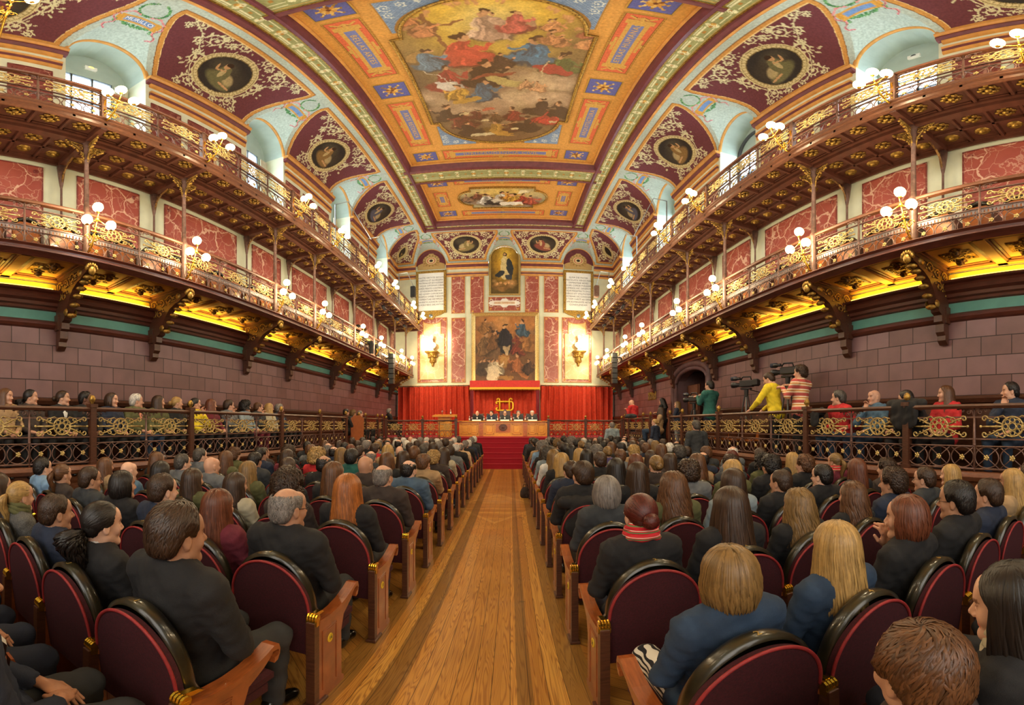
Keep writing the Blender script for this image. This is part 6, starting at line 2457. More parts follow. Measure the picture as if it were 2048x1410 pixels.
# ------------------------------------------------------------------ heads and hands
def head_prims(sex):
    f = sex == 'f'
    j = .9 if f else 1.0
    P = [('e', (0, -.018, .03), (.077, .094, .088), .03), ('e', (0, -.04, -.01), (.066, .066, .07), .03), ('e', (0, .03, -.02), (.062 * j, .06, .088), .035)]
    for s in (-1, 1):
        P += [('c', (s * .046 * j, .0, -.068), (s * .012, .066, -.1), .024, .019, .03),
              ('e', (s * .038, .058, -.026), (.025, .022, .028), .02)]
    P += [('e', (0, .072, -.1), (.02 * j, .018, .016), .02), ('c', (-.03, .077, .026), (.03, .077, .026), .010 * j, .010 * j, .02), ('e', (0, .066, .055), (.05, .022, .035), .03),
          ('-e', (-.031, .094, .006), (.019, .017, .012), .014), ('-e', (.031, .094, .006), (.019, .017, .012), .014),
          ('c', (0, .083, .014), (0, .106 if f else .111, -.026), .0075, .0115 if f else .0135, .012)]
    for s in (-1, 1):
        P += [('e', (s * .0125, .094, -.033), (.0085, .011, .0075), .006),
              ('e', (s * .031, .0745, .004), (.0128, .0128, .0118), .003),
              ('c', (s * .019, .083, .0125), (s * .044, .078, .011), .0035, .003, .004),
              ('c', (s * .071, -.018, .01), (s * .082, -.026, .012), .012, .006, .006),
              ('e', (s * .0815, -.014, -.004), (.007, .021, .031), .005), ('e', (s * .078, -.01, -.03), (.007, .011, .012), .005),
              ('-e', (s * .0905, -.006, -.004), (.0065, .011, .019), .004)]
    P += [('e', (0, .081, -.058), (.021, .0125, .0055), .006), ('e', (0, .08, -.0665), (.018, .0125, .0065), .005), ('-e', (0, .098, -.0625), (.02, .006, .0016), .002),
          ('c', (0, -.022, -.04), (0, -.05, -.22), .052 if f else .058, .054 if f else .064, .035)]
    return P

def head_mesh(sex, h=.0052):
    V, Q = sdf_mesh(head_prims(sex), h)
    col = np.ones((len(V), 3))
    x, y, z = V[:, 0], V[:, 1], V[:, 2]
    lips = (np.abs(x) < .024 - .25 * np.abs(z + .062)) & (z > -.0745) & (z < -.052) & (y > .075)
    col[lips] = (.92, .5, .46) if sex == 'f' else (.93, .66, .6)
    brow = (np.abs(np.abs(x) - .034) < .017) & (z > .022) & (z < .033) & (y > .06)
    col[brow] = (.35, .28, .24)
    for s in (-1, 1):
        d = np.sqrt((x - s * .031) ** 2 + (y - .0745) ** 2 + (z - .004) ** 2)
        e = (d < .0142) & (y > .079)
        col[e] = (1.5, 1.7, 1.9)
        ir = e & (np.hypot(x - s * .031, z - .004) < .0062)
        col[ir] = (.1, .08, .06)
        lid = (np.abs(x - s * .031) < .018) & (z > .0095) & (z < .015) & (y > .075)
        col[lid] = (.55, .45, .42)
    cheek = np.exp(-(((np.abs(x) - .04) / .02) ** 2 + ((z + .03) / .02) ** 2)) * (y > .03)
    col *= 1 - cheek[:, None] * np.array([0, .1, .1])
    return V, Q, col
HEADS = {s: head_mesh(s) for s in 'mf'}
HEADS_FAR = {s: head_mesh(s, .0084) for s in 'mf'}

def hand_mesh(curl, side, spread=.0, h=.0042):
    """wrist at the origin, fingers along +x, back of the hand +z, thumb on side*y"""
    P = [('c', (-.03, 0, 0), (.02, 0, 0), .026, .026, .02), ('e', (.05, 0, 0), (.05, .041, .016), .012), ('e', (.03, side * .022, -.006), (.03, .02, .016), .012)]
    ln = (.066, .078, .072, .056)
    for i in range(4):
        y = side * (.03 - .0205 * i)
        b = (.088 - .004 * abs(i - 1), y, 0)
        dirx, dz = math.cos(curl * .6), -math.sin(curl * .6)
        L1 = ln[i] * .5
        p1 = (b[0] + L1 * dirx, y * (1 + spread), b[2] + L1 * dz + .002)
        a2 = curl * 1.5 + .12 * i
        L2 = ln[i] * .55
        p2 = (p1[0] + L2 * math.cos(a2), p1[1] * 1.02, p1[2] - L2 * math.sin(a2))
        P += [('c', b, p1, .0098, .0088, .006), ('c', p1, p2, .0088, .0072, .004), ('e', p1, (.0105, .0098, .0098), .004)]
    P += [('c', (.018, side * .028, -.006), (.05, side * .055, -.012), .014, .011, .01), ('c', (.05, side * .055, -.012), (.082, side * .06, -.02 - .01 * curl), .0108, .0085, .004)]
    V, Q = sdf_mesh(P, h)
    col = np.ones((len(V), 3)) * (1.0, .95, .93)
    return V, Q, col
HANDS = {(c, s): hand_mesh(c, s) for c in (.35, .9) for s in (-1, 1)}
HANDS_FAR = {(c, s): hand_mesh(c, s, 0, .0075) for c in (.35, .9) for s in (-1, 1)}

def rot_z(a):
    c, s = math.cos(a), math.sin(a)
    return np.array([[c, -s, 0], [s, c, 0], [0, 0, 1]])
def rot_x(a):
    c, s = math.cos(a), math.sin(a)
    return np.array([[1, 0, 0], [0, c, -s], [0, s, c]])
def rot_y(a):
    c, s = math.cos(a), math.sin(a)
    return np.array([[c, 0, s], [0, 1, 0], [-s, 0, c]])

# ------------------------------------------------------------------ poses
def seated(arms='lap', sex='m', lean=0.0):
    w = .185 if sex == 'm' else .162
    J = dict(pel=(0, .2, .5), belly=(0, .17 + lean * .3, .66), chest=(0, .12 + lean * .7, .85), neck=(0, .1 + lean, 1.0), head=(0, .135 + lean, 1.125))
    ly = lean
    J['shL'], J['shR'] = (-w, .11 + ly, .945), (w, .11 + ly, .945)
    J['elL'], J['elR'] = (-w - .055, .2 + ly * .5, .69), (w + .055, .2 + ly * .5, .69)
    J['wrL'], J['wrR'] = (-.085, .41, .615), (.085, .41, .62)
    J['haL'], J['haR'] = (.75, .55, -.2), (-.75, .55, -.2)
    J['curl'] = .35
    if arms == 'chin':
        J['elR'] = (w + .02, .33, .72)
        J['wrR'] = (.06, .3, .92)
        J['haR'] = (-.3, -.1, .95)
        J['curl'] = .9
    if arms == 'chinL':
        J['elL'] = (-w - .02, .33, .72)
        J['wrL'] = (-.06, .3, .92)
        J['haL'] = (.3, -.1, .95)
        J['curl'] = .9
    if arms == 'rest':
        J['elL'], J['elR'] = (-w - .07, .16, .68), (w + .07, .16, .68)
        J['wrL'], J['wrR'] = (-w - .06, .4, .655), (w + .06, .4, .655)
        J['haL'], J['haR'] = (.12, 1, -.1), (-.12, 1, -.1)
    if arms == 'table':
        J['elL'], J['elR'] = (-w - .06, .3, .76), (w + .06, .3, .76)
        J['wrL'], J['wrR'] = (-.1, .5, .76), (.1, .5, .76)
        J['haL'], J['haR'] = (.6, .8, 0), (-.6, .8, 0)
    J['hipL'], J['hipR'] = (-.09, .22, .5), (.09, .22, .5)
    J['knL'], J['knR'] = (-.125, .63, .505), (.125, .63, .505)
    J['anL'], J['anR'] = (-.125, .6, .09), (.125, .6, .09)
    if arms == 'cross':
        J['knR'] = (.03, .62, .6)
        J['anR'] = (-.12, .78, .28)
    return J

def standing(arms='down', sex='m', lean=0.0):
    w = .19 if sex == 'm' else .165
    J = dict(pel=(0, 0, .93), belly=(0, .01 + lean * .4, 1.08), chest=(0, lean * .8, 1.28), neck=(0, -.02 + lean, 1.45), head=(0, .02 + lean * 1.25, 1.59))
    J['shL'], J['shR'] = (-w, -.01 + lean, 1.4), (w, -.01 + lean, 1.4)
    J['elL'], J['elR'] = (-w - .06, -.02 + lean, 1.12), (w + .06, -.02 + lean, 1.12)
    J['wrL'], J['wrR'] = (-w - .05, .08 + lean, .88), (w + .05, .08 + lean, .88)
    J['haL'], J['haR'] = (0, .3, -1), (0, .3, -1)
    J['curl'] = .35
    if arms == 'camera':
        J['elL'], J['elR'] = (-w - .04, .12, 1.18), (w + .04, .1, 1.18)
        J['wrL'], J['wrR'] = (-.12, .32, 1.35), (.12, .34, 1.4)
        J['haL'], J['haR'] = (.3, .9, .2), (-.3, .9, .2)
        J['curl'] = .9
    if arms == 'cross':
        J['elL'], J['elR'] = (-w - .05, .08, 1.14), (w + .05, .08, 1.14)
        J['wrL'], J['wrR'] = (.04, .24, 1.16), (-.04, .25, 1.19)
        J['haL'], J['haR'] = (1, .1, 0), (-1, .1, 0)
    if arms == 'lean':
        J['elL'], J['elR'] = (-w - .06, .16 + lean, 1.14), (w + .06, .16 + lean, 1.14)
        J['wrL'], J['wrR'] = (-w - .02, .36 + lean, 1.0), (w + .02, .36 + lean, 1.0)
        J['haL'], J['haR'] = (.2, .8, -.5), (-.2, .8, -.5)
    J['hipL'], J['hipR'] = (-.09, 0, .9), (.09, 0, .9)
    J['knL'], J['knR'] = (-.1, .02, .48), (.1, .03, .48)
    J['anL'], J['anR'] = (-.11, -.02, .09), (.11, 0, .09)
    return J

def limb_prims(J, sex, r):
    """r adds thickness (cloth)"""
    k = 1.0 if sex == 'm' else .88
    P = []
    for s in 'LR':
        P += [('c', J['sh' + s], J['el' + s], .053 * k + r, .042 * k + r * .9, .04), ('c', J['el' + s], J['wr' + s], .042 * k + r * .8, .028 * k + r * .65, .02)]
    return P

def torso_prims(J, sex, r):
    k = 1.0 if sex == 'm' else .88
    sL, sR = J['shL'], J['shR']
    P = [('e', tuple(np.array(J['chest']) + (0, .01, 0)), (.165 * k + r, .105 * k + r, .17 + r), .05), ('e', J['belly'], (.14 * k + r, .115 * k + r, .16 + r), .06), ('e', J['pel'], (.165 + r, .13 + r, .12 + r), .06),
         ('c', (sL[0] * .82, sL[1], sL[2] - .005), (sR[0] * .82, sR[1], sR[2] - .005), .056 * k + r, .056 * k + r, .05),
         ('c', (0, J['neck'][1], J['neck'][2] + .0), (sL[0] * .8, sL[1], sL[2] + .012), .045 * k + r * .8, .04 * k + r * .8, .05), ('c', (0, J['neck'][1], J['neck'][2] + .0), (sR[0] * .8, sR[1], sR[2] + .012), .045 * k + r * .8, .04 * k + r * .8, .05)]
    return P

def leg_prims(J, r):
    P = []
    for s in 'LR':
        P += [('c', J['hip' + s], J['kn' + s], .078 + r, .052 + r, .03), ('c', J['kn' + s], J['an' + s], .05 + r, .034 + r, .02)]
    return P

def place_hand(J, s, curl, bank):
    d = Vector(J['ha' + s]).normalized()
    up = Vector((0, 0, 1)) if abs(d.z) < .8 else Vector((0, 1 if d.z < 0 else -1, 0))
    yv = up.cross(d).normalized()
    zv = d.cross(yv)
    side = -1 if s == 'L' else 1
    # thumb towards the body centre
    V, Q, col = bank[(curl, -side if yv.x * side > 0 else side)]
    R = np.array([[d.x, yv.x, zv.x], [d.y, yv.y, zv.y], [d.z, yv.z, zv.z]])
    return V @ R.T + np.array(J['wr' + s]) + np.array(d) * .02, Q, col

POSE = {}
def body(kind, arms, sex, yaw, pitch, lean=0.0, far=False):
    """returns cached meshes for one pose; yaw > 0 turns the head to the person's left"""
    key = (kind, arms, sex, yaw, pitch, lean, far)
    if key in POSE:
        return POSE[key]
    J = seated(arms, sex, lean) if kind == 'sit' else standing(arms, sex, lean)
    P = torso_prims(J, sex, 0) + limb_prims(J, sex, 0) + leg_prims(J, 0)
    n = J['neck']
    P += [('c', (0, n[1] - .01, n[2] - .03), (0, n[1] + .0, n[2] + .045), .055 if sex == 'm' else .047, .05 if sex == 'm' else .043, .03)]
    for s in 'LR':
        a = J['an' + s]
        P += [('c', (a[0], a[1] - .03, .05), (a[0], a[1] + .12, .04), .035, .028, .03)]
    V, Q = sdf_mesh(P, .022)
    R = rot_z(yaw) @ rot_x(pitch)
    piv = np.array([0, -.03, -.1])
    k = .97 if sex == 'f' else 1.0
    VH, QH, CH = (HEADS_FAR if far else HEADS)[sex]
    VH = ((VH * k - piv) @ R.T) + piv + np.array(J['head'])
    Vs, Qs, Cs = [V, VH], [Q, QH + len(V)], [np.ones((len(V), 3)), CH]
    tot = len(V) + len(VH)
    for s in 'LR':
        v, q, c = place_hand(J, s, J['curl'] if not (arms in ('chin', 'chinL') and s != arms[-1:].replace('n', 'R')) else .35, HANDS_FAR if far else HANDS)
        Vs.append(v)
        Qs.append(q + tot)
        Cs.append(c)
        tot += len(v)
    skin = np_mesh('person', np.concatenate(Vs), np.concatenate(Qs), np.concatenate(Cs))
    ck = (kind, arms, sex, lean)
    if ck in POSE:
        POSE[key] = dict(POSE[ck], skin=skin, R=R)
        return POSE[key]
    # upper garment
    P = torso_prims(J, sex, .018) + limb_prims(J, sex, .016)
    if kind == 'sit':
        P += [('e', (0, .2, .52), (.2, .19, .11), .05)]
    else:
        P += [('e', (0, 0, .9), (.185, .14, .16), .05)]
    n = np.array(J['neck'])
    P += [('-c', (0, n[1] + .0, n[2] - .01), (0, n[1] + .05, n[2] + .2), .046, .085, .01)]
    for s in 'LR':
        w, e = np.array(J['wr' + s]), np.array(J['el' + s])
        d = (w - e) / np.linalg.norm(w - e)
        P += [('-c', tuple(w + d * .05), tuple(w + d * .12), .06, .06, .0)]
    V, Q = sdf_mesh(P, .014)
    N_ = normals(V, Q)
    V = V + N_ * (wrinkle(V, .0022, 26, 3, (1, 1, 1.6)) * np.clip(1.25 - np.abs(V[:, 2] - n[2]) * .2, .3, 1.2))[:, None]
    top = np_mesh('jacket', V, Q)
    P = leg_prims(J, .017) + [('e', J['pel'], (.17, .14, .12), .05)]
    for s in 'LR':
        a = J['an' + s]
        P += [('-e', (a[0], a[1] + .02, a[2] - .08), (.09, .12, .06), .0)]
    V, Q = sdf_mesh(P, .019)
    N_ = normals(V, Q)
    V = V + N_ * wrinkle(V, .003, 20, 5)[:, None]
    legs = np_mesh('trousers', V, Q)
    mb = []
    Vs, Qs, tot = [], [], 0
    for s in 'LR':
        a = J['an' + s]
        v, q = sdf_mesh([('c', (a[0], a[1] - .03, a[2] - .045), (a[0], a[1] + .13, a[2] - .055), .042, .034, .03), ('e', (a[0], a[1] - .01, a[2] - .01), (.042, .055, .04), .03), ('e', (a[0], a[1] + .16, a[2] - .057), (.036, .05, .026), .03), ('-e', (a[0], a[1] + .05, a[2] - .19), (.2, .3, .104), 0)], .011)
        Vs.append(v)
        Qs.append(q + tot)
        tot += len(v)
    shoes = np_mesh('shoes', np.concatenate(Vs), np.concatenate(Qs))
    # shirt: collar ring and the wedge of shirt front
    mb = MB()
    cyl = [(.053 if sex == 'm' else .047, -.03), (.06 if sex == 'm' else .053, -.012), (.059 if sex == 'm' else .052, .022), (.055 if sex == 'm' else .048, .022), (.05, -.02)]
    mb.lathe([(r_ * 1.06, z_ ) for r_, z_ in cyl], (0, 0, 0), 20)
    ring = np.array(mb.v)
    ring[:, 2] += .035 - ring[:, 1] * .45
    ring += np.array([0, n[1] + .008, n[2] + .0])
    mb.v = [tuple(p) for p in ring]
    ch = np.array(J['chest'])
    fy = ch[1] + (.138 if sex == 'm' else .124)
    tz = n[2] + .02
    mb.add([(-.05, n[1] + .055, tz), (.05, n[1] + .055, tz), (.035, fy + .004, tz - .13), (-.035, fy + .004, tz - .13), (.0, fy + .006, tz - .27), (0, n[1] + .085, tz - .01), (0, fy + .012, tz - .13)],
           [(0, 5, 6, 3), (5, 1, 2, 6), (3, 6, 4), (6, 2, 4)])
    shirt = mb.mesh('shirt', True)
    mb = MB()
    mb.add([(-.016, n[1] + .088, tz - .015), (.016, n[1] + .088, tz - .015), (.012, n[1] + .1, tz - .045), (-.012, n[1] + .1, tz - .045), (.024, fy + .02, tz - .2), (-.024, fy + .02, tz - .2), (0, fy + .02, tz - .27), ],
           [(0, 1, 2, 3), (3, 2, 4, 5), (5, 4, 6)])
    tie = mb.mesh('tie', True)
    POSE[key] = dict(skin=skin, top=top, legs=legs, shoes=shoes, shirt=shirt, tie=tie, J=J, R=R, k=k, piv=piv, n=n)
    POSE[ck] = POSE[key]
    return POSE[key]

# ------------------------------------------------------------------ hair
SK_C, SK_R = np.array([0, -.018, .03]), np.array([.081, .099, .093])
HL = np.array([(0, 47), (35, 52), (55, 68), (68, 96), (78, 92), (90, 84), (102, 108), (115, 132), (140, 142), (180, 146)], float)
def hairline(phi):
    a = np.degrees(np.abs((phi + math.pi) % (2 * math.pi) - math.pi))
    return np.radians(np.interp(a, HL[:, 0], HL[:, 1]))
def skull(th, ph, off):
    d = np.stack([np.sin(th) * np.sin(ph), np.sin(th) * np.cos(ph), np.cos(th)], -1)
    r = SK_R + (np.asarray(off) + .026 * np.clip((th - 1.75) / .6, 0, 1) * np.clip(-np.cos(ph) * 1.5, 0, 1))[..., None]
    return SK_C + d * r, d

def ribbons(P, W, N_, shade, K=None):
    """P (S,K,3) paths, W (S,K) half widths, N_ outward normals; flat tapered locks with a slight ridge"""
    if LOD[0] < 1:
        q = max(20, int(len(P) * LOD[0]))
        P, W, N_, shade = P[:q], W[:q] / LOD[0] ** .5, N_[:q], shade[:q]
    S, K, _ = P.shape
    T = np.gradient(P, axis=1)
    B = np.cross(T, N_)
    B /= np.linalg.norm(B, axis=2, keepdims=True) + 1e-9
    N2 = np.cross(B, T)
    N2 /= np.linalg.norm(N2, axis=2, keepdims=True) + 1e-9
    L_, R_ = P - B * W[..., None], P + B * W[..., None]
    C_ = P + N2 * W[..., None] * .45
    V = np.stack([L_, C_, R_], 2).reshape(-1, 3)
    base = (np.arange(S) * K * 3)[:, None] + (np.arange(K - 1) * 3)[None, :]
    q1 = np.stack([base, base + 1, base + 4, base + 3], -1)
    q2 = q1 + 1
    Q = np.concatenate([q1.reshape(-1, 4), q2.reshape(-1, 4)])
    col = np.repeat(shade, K * 3)[:, None] * np.ones(3)
    return V, Q, col

def cap(off, hl_scale=1.0, thmin=0.0, phr=(0, 2 * math.pi), seed=1, namp=.002):
    nph, nth = 56, 18
    ph = np.linspace(phr[0], phr[1], nph)
    PH, K = np.meshgrid(ph, np.linspace(0, 1, nth), indexing='ij')
    TH = thmin + (hairline(PH) * hl_scale - thmin) * K
    o = off * np.clip((1 - K) * 5, 0, 1) - .004 * (K > .97)
    P, d = skull(TH, PH, o)
    P = P + d * (namp * np.sin(PH * 17 + TH * 9 + seed))[..., None]
    idx = np.arange(nph * nth).reshape(nph, nth)
    Q = np.stack([idx[:-1, :-1], idx[:-1, 1:], idx[1:, 1:], idx[1:, :-1]], -1).reshape(-1, 4)
    return P.reshape(-1, 3), Q, np.full((nph * nth, 3), .62)

def join(parts):
    V, Q, C_, t = [], [], [], 0
    for v, q, c in parts:
        V.append(v)
        Q.append(q + t)
        C_.append(c)
        t += len(v)
    return np.concatenate(V), np.concatenate(Q), np.concatenate(C_)

def short_hair(n, length, vol, seed, mask=None, curl=0.0, part=0.0):
    rs = np.random.RandomState(seed)
    ph = rs.uniform(0, 2 * math.pi, n * 2)
    th = np.arccos(1 - rs.uniform(0, 1, n * 2) * 1.84)
    ok = th < hairline(ph) - .02
    if mask is not None:
        ok &= mask(th, ph)
    th, ph = th[ok][:n], ph[ok][:n]
    S = len(th)
    K = 5
    t = np.linspace(0, 1, K)
    ln = length * rs.uniform(.6, 1.15, S)
    front = np.clip(np.cos(ph), 0, 1) * np.clip(1.1 - th, 0, 1)
    # comb: away from a whorl at the back of the crown
    dth = (ln / .09)[:, None] * t * (1 - .0 * front)[:, None]
    dph = (rs.normal(0, .2, S) + part)[:, None] * t / np.clip(np.sin(th), .25, 1)[:, None]
    TH = th[:, None] + dth
    PH = ph[:, None] + dph
    lim = hairline(PH) + .1
    TH = np.minimum(TH, lim)
    off = .003 + vol * (.45 + .55 * np.sin(np.pi * (t * .75 + .1)))[None, :] * rs.uniform(.7, 1.2, S)[:, None] * np.clip((lim - TH) * 2.2 + .25, .2, 1)
    P, d = skull(TH, PH, off)
    if curl:
        a = rs.uniform(0, 6.28, S)[:, None] + t * 7
        P = P + np.stack([np.cos(a), np.sin(a), np.sin(a * 1.3)], -1) * curl * t[None, :, None]
    W = (.0036 * rs.uniform(.6, 1.3, S))[:, None] * np.array([.7, 1, 1, .8, .15])
    return ribbons(P, W, d, rs.uniform(.55, 1.35, S))

def fall_hair(L, n, seed, wave=0.0, flare=.0, inward=0.0, off0=.008, front=68):
    """hair combed down from the crown and hanging to length L below the chin line"""
    rs = np.random.RandomState(seed)
    fr = math.radians(front)
    ph = rs.uniform(0, 2 * math.pi, n)
    th0 = rs.uniform(.05, .9, n)
    K = 13
    t = np.linspace(0, 1, K)
    a = (ph + math.pi) % (2 * math.pi) - math.pi
    tgt = np.sign(a) * np.maximum(np.abs(a), fr + rs.uniform(0, .25, n))
    P = np.zeros((n, K, 3))
    D = np.zeros((n, K, 3))
    lay = off0 + rs.uniform(0, .014, n)
    ln = L * rs.uniform(.88, 1.04, n)
    nk = 6
    for k in range(nk):
        u = k / (nk - 1)
        th = th0 + (math.radians(92) - th0) * u
        pp = a + (tgt - a) * u ** .7
        p, d = skull(th, pp, lay * (.5 + .5 * u))
        P[:, k], D[:, k] = p, d
    base, bd = P[:, nk - 1].copy(), D[:, nk - 1].copy()
    bd[:, 2] = 0
    bd /= np.linalg.norm(bd, axis=1, keepdims=True)
    wv = rs.uniform(0, 6.28, n) + a * 3
    for k in range(nk, K):
        u = (k - nk + 1) / (K - nk)
        z = base[:, 2] - ln * u
        out = flare * u - inward * u * u
        side = np.stack([-bd[:, 1], bd[:, 0], np.zeros(n)], 1)
        w = wave * np.sin(wv + u * 9)[:, None] * side + wave * .7 * np.cos(wv + u * 8)[:, None] * bd
        q = base + bd * out + w
        # rest against the back and shoulders
        q[:, 2] = z
        P[:, k] = q
        D[:, k] = bd
    W = (.0048 * rs.uniform(.6, 1.3, n))[:, None] * np.concatenate([np.full(K - 2, 1.0), [.7, .1]])
    return ribbons(P, W, D, rs.uniform(.68, 1.3, n))

def under_skirt(L, off=.004, front=75, inward=0.0, flare=0.0):
    nph, K = 40, 8
    f = math.radians(front)
    PH, U = np.meshgrid(np.linspace(f, 2 * math.pi - f, nph), np.linspace(0, 1, K), indexing='ij')
    P, d = skull(np.full(PH.shape, math.radians(88)), PH, np.full(PH.shape, off))
    dd = d.copy()
    dd[..., 2] = 0
    P = P + dd * (flare * U - inward * U * U)[..., None]
    P[..., 2] -= L * U * .96
    idx = np.arange(nph * K).reshape(nph, K)
    Q = np.stack([idx[:-1, :-1], idx[:-1, 1:], idx[1:, 1:], idx[1:, :-1]], -1).reshape(-1, 4)
    return P.reshape(-1, 3), Q, np.full((nph * K, 3), .5)

def pulled_hair(tie, n, seed):
    rs = np.random.RandomState(seed)
    ph = rs.uniform(0, 2 * math.pi, n)
    th = np.where(rs.rand(n) < .6, hairline(ph) - rs.uniform(0, .1, n), rs.uniform(.1, 1.6, n))
    th = np.minimum(th, hairline(ph))
    p0, d0 = skull(th, ph, np.full(n, .004))
    tie = np.array(tie)
    K = 8
    P = np.zeros((n, K, 3))
    D = np.zeros((n, K, 3))
    for k in range(K):
        u = k / (K - 1)
        q = p0 * (1 - u) + tie * u
        e = (q - SK_C) / (SK_R + .008)
        r = np.linalg.norm(e, axis=1, keepdims=True)
        q2 = SK_C + e / r * (SK_R + .009)
        m = np.clip((1 - u) * 4, 0, 1) if k < K - 1 else 0
        P[:, k] = q2 * m + q * (1 - m)
        D[:, k] = e / r
    W = (.0042 * rs.uniform(.6, 1.2, n))[:, None] * np.array([.5] + [1] * (K - 2) + [.6])
    return ribbons(P, W, D, rs.uniform(.6, 1.3, n))

def tail(tie, L, r, n, seed, wave=.0, out=.05):
    rs = np.random.RandomState(seed)
    K = 10
    t = np.linspace(0, 1, K)
    a = rs.uniform(0, 6.28, n)
    rr = r * np.sqrt(rs.uniform(0.2, 1, n))
    prof = np.array([.25, .7, .95, 1, 1, .95, .85, .7, .5, .25])
    w = rs.uniform(0, 6.28, n)
    x = (rr * np.cos(a))[:, None] * prof + wave * np.sin(w[:, None] + t * 14)
    y = (rr * np.sin(a))[:, None] * prof - out * np.sin(np.pi * np.minimum(t * 1.3, 1)) ** 1 + wave * np.cos(w[:, None] + t * 13)
    z = -L * t ** 1.25 * rs.uniform(.8, 1.05, n)[:, None] + .01 * np.sin(np.pi * t)
    P = np.stack([x, y, z], -1) + np.array(tie)
    D = np.stack([np.cos(a), np.sin(a), np.zeros(n)], -1)[:, None, :].repeat(K, 1)
    W = (.005 * rs.uniform(.6, 1.2, n))[:, None] * np.array([1] * (K - 1) + [.1])
    return ribbons(P, W, D, rs.uniform(.68, 1.3, n))

def ball_strands(c, r, n, seed):
    rs = np.random.RandomState(seed)
    K = 8
    ax = rs.randn(n, 3)
    ax /= np.linalg.norm(ax, axis=1, keepdims=True)
    u = np.cross(ax, rs.randn(n, 3))
    u /= np.linalg.norm(u, axis=1, keepdims=True)
    v = np.cross(ax, u)
    a = np.linspace(0, 3.6, K)
    rr = r * rs.uniform(.75, 1.05, n)
    D = u[:, None] * np.cos(a)[None, :, None] + v[:, None] * np.sin(a)[None, :, None]
    P = np.array(c) + D * rr[:, None, None] * np.array([1.05, .9, 1])
    W = np.full((n, K), .0045)
    W[:, -1] = .001
    return ribbons(P, W, D, rs.uniform(.68, 1.3, n))

def back_only(lim):
    return lambda th, ph: (np.abs((ph + math.pi) % (2 * math.pi) - math.pi) > math.radians(62)) & (th > lim)

HAIR = {}
LOD = [1.0]
def hair_mesh(style, lod=1.0):
    if (style, lod) in HAIR:
        return HAIR[(style, lod)]
    LOD[0] = lod
    if style == 'S':
        p = [cap(.008), short_hair(3200, .045, .012, 1)]
    elif style == 'T':      # fuller short hair
        p = [cap(.014), short_hair(3600, .07, .02, 2, part=.25)]
    elif style == 'C':      # short curls
        p = [cap(.016, namp=.004), short_hair(3200, .045, .03, 3, curl=.012)]
    elif style == 'A':      # big curls
        p = [cap(.03, namp=.006), short_hair(3400, .06, .055, 4, curl=.018), fall_hair(.1, 260, 8, wave=.02, flare=.03, off0=.03, front=75)]
    elif style == 'R':      # bald crown, hair on sides and back
        p = [short_hair(2200, .034, .009, 5, back_only(.95))]
    elif style == 'Q':      # thin receding
        p = [cap(.003, .96, .25), short_hair(2600, .04, .009, 6, lambda th, ph: (th > .35) | (np.cos(ph) < .2))]
    elif style == 'B':      # bob
        p = [cap(.012), under_skirt(.13, .008, inward=.03, flare=.02), fall_hair(.14, 1100, 7, .003, .03, .045, .01), short_hair(260, .05, .012, 17)]
    elif style == 'L':      # long straight
        p = [cap(.012), under_skirt(.27, .008, flare=.02), fall_hair(.31, 1250, 8, .004, .03, .0, .01), short_hair(260, .05, .012, 18)]
    elif style == 'W':      # long wavy
        p = [cap(.014), under_skirt(.25, .012, flare=.03), fall_hair(.3, 1300, 9, .013, .045, .0, .014), short_hair(300, .06, .02, 19)]
    elif style == 'X':      # very long dark
        p = [cap(.014), under_skirt(.4, .012, flare=.05), fall_hair(.44, 1400, 10, .005, .06, .0, .012), short_hair(260, .05, .012, 20)]
    elif style == 'P':      # ponytail
        t_ = (0, -.125, .035)
        p = [cap(.004), pulled_hair(t_, 1000, 11), tail(t_, .26, .035, 320, 12, .004, .045)]
    elif style == 'K':      # curly dark ponytail
        t_ = (0, -.125, -.02)
        p = [cap(.004), pulled_hair(t_, 1000, 13), tail((0, -.14, -.02), .24, .07, 800, 14, .016, .05)]
    elif style == 'U':      # bun
        t_ = (0, -.125, .0)
        p = [cap(.004), pulled_hair(t_, 1000, 15), ball_strands((0, -.145, .0), .042, 300, 16)]
    V, Q, C_ = join(p)
    HAIR[(style, lod)] = np_mesh('hair', V, Q, C_)
    return HAIR[(style, lod)]

HC = {'k': '1d1714', 'd': '3a2719', 'b': '5c3b22', 'a': '633520', 'r': '9c5c2a', 'x': '521c14', 'y': 'ab8850', 'l': '7a5d34', 'g': '77706a', 'w': 'cfcac0', 's': '4a443e'}
for k, v in HC.items():
    m = mat('hair_' + k, v, .42, var=.12, scale=30, attr='Shade', spec=.45)
SKIN = {'1': 'dcae94', '2': 'cf9f84', '3': 'bb8c70', '4': '6b4735'}
for k, v in SKIN.items():
    mat('skin_' + k, v, .48, var=.05, scale=18, attr='Shade', bump=.08, bscale=220, spec=.4)
CL = {'K': '1b1a1b', 'N': '222b3f', 'G': '6a6d70', 'C': '34373a', 'B': '283c54', 'M': '6e2331', 'O': '5a5a35', 'T': 'a88a64', 'E': '1f5a52', 'W': 'd6d6d2', 'R': 'c22a2c', 'Y': 'ecd32e', 'S': '4d6a80', 'H': '3a2f2a', 'I': 'bcb49a', 'V': '5a4f7a', 'P': 'd98a6a', 'J': '4a6076', 'Z': 'd4b48a', 'U': '7fa0c0', 'F': '8b99a0', 'Q': '2f5a54'}
for k, v in CL.items():
    mat('cloth_' + k, v, .85, var=.14, scale=9, bump=.25, bscale=420)
mat('glasses', '2a2420', .3, .4)

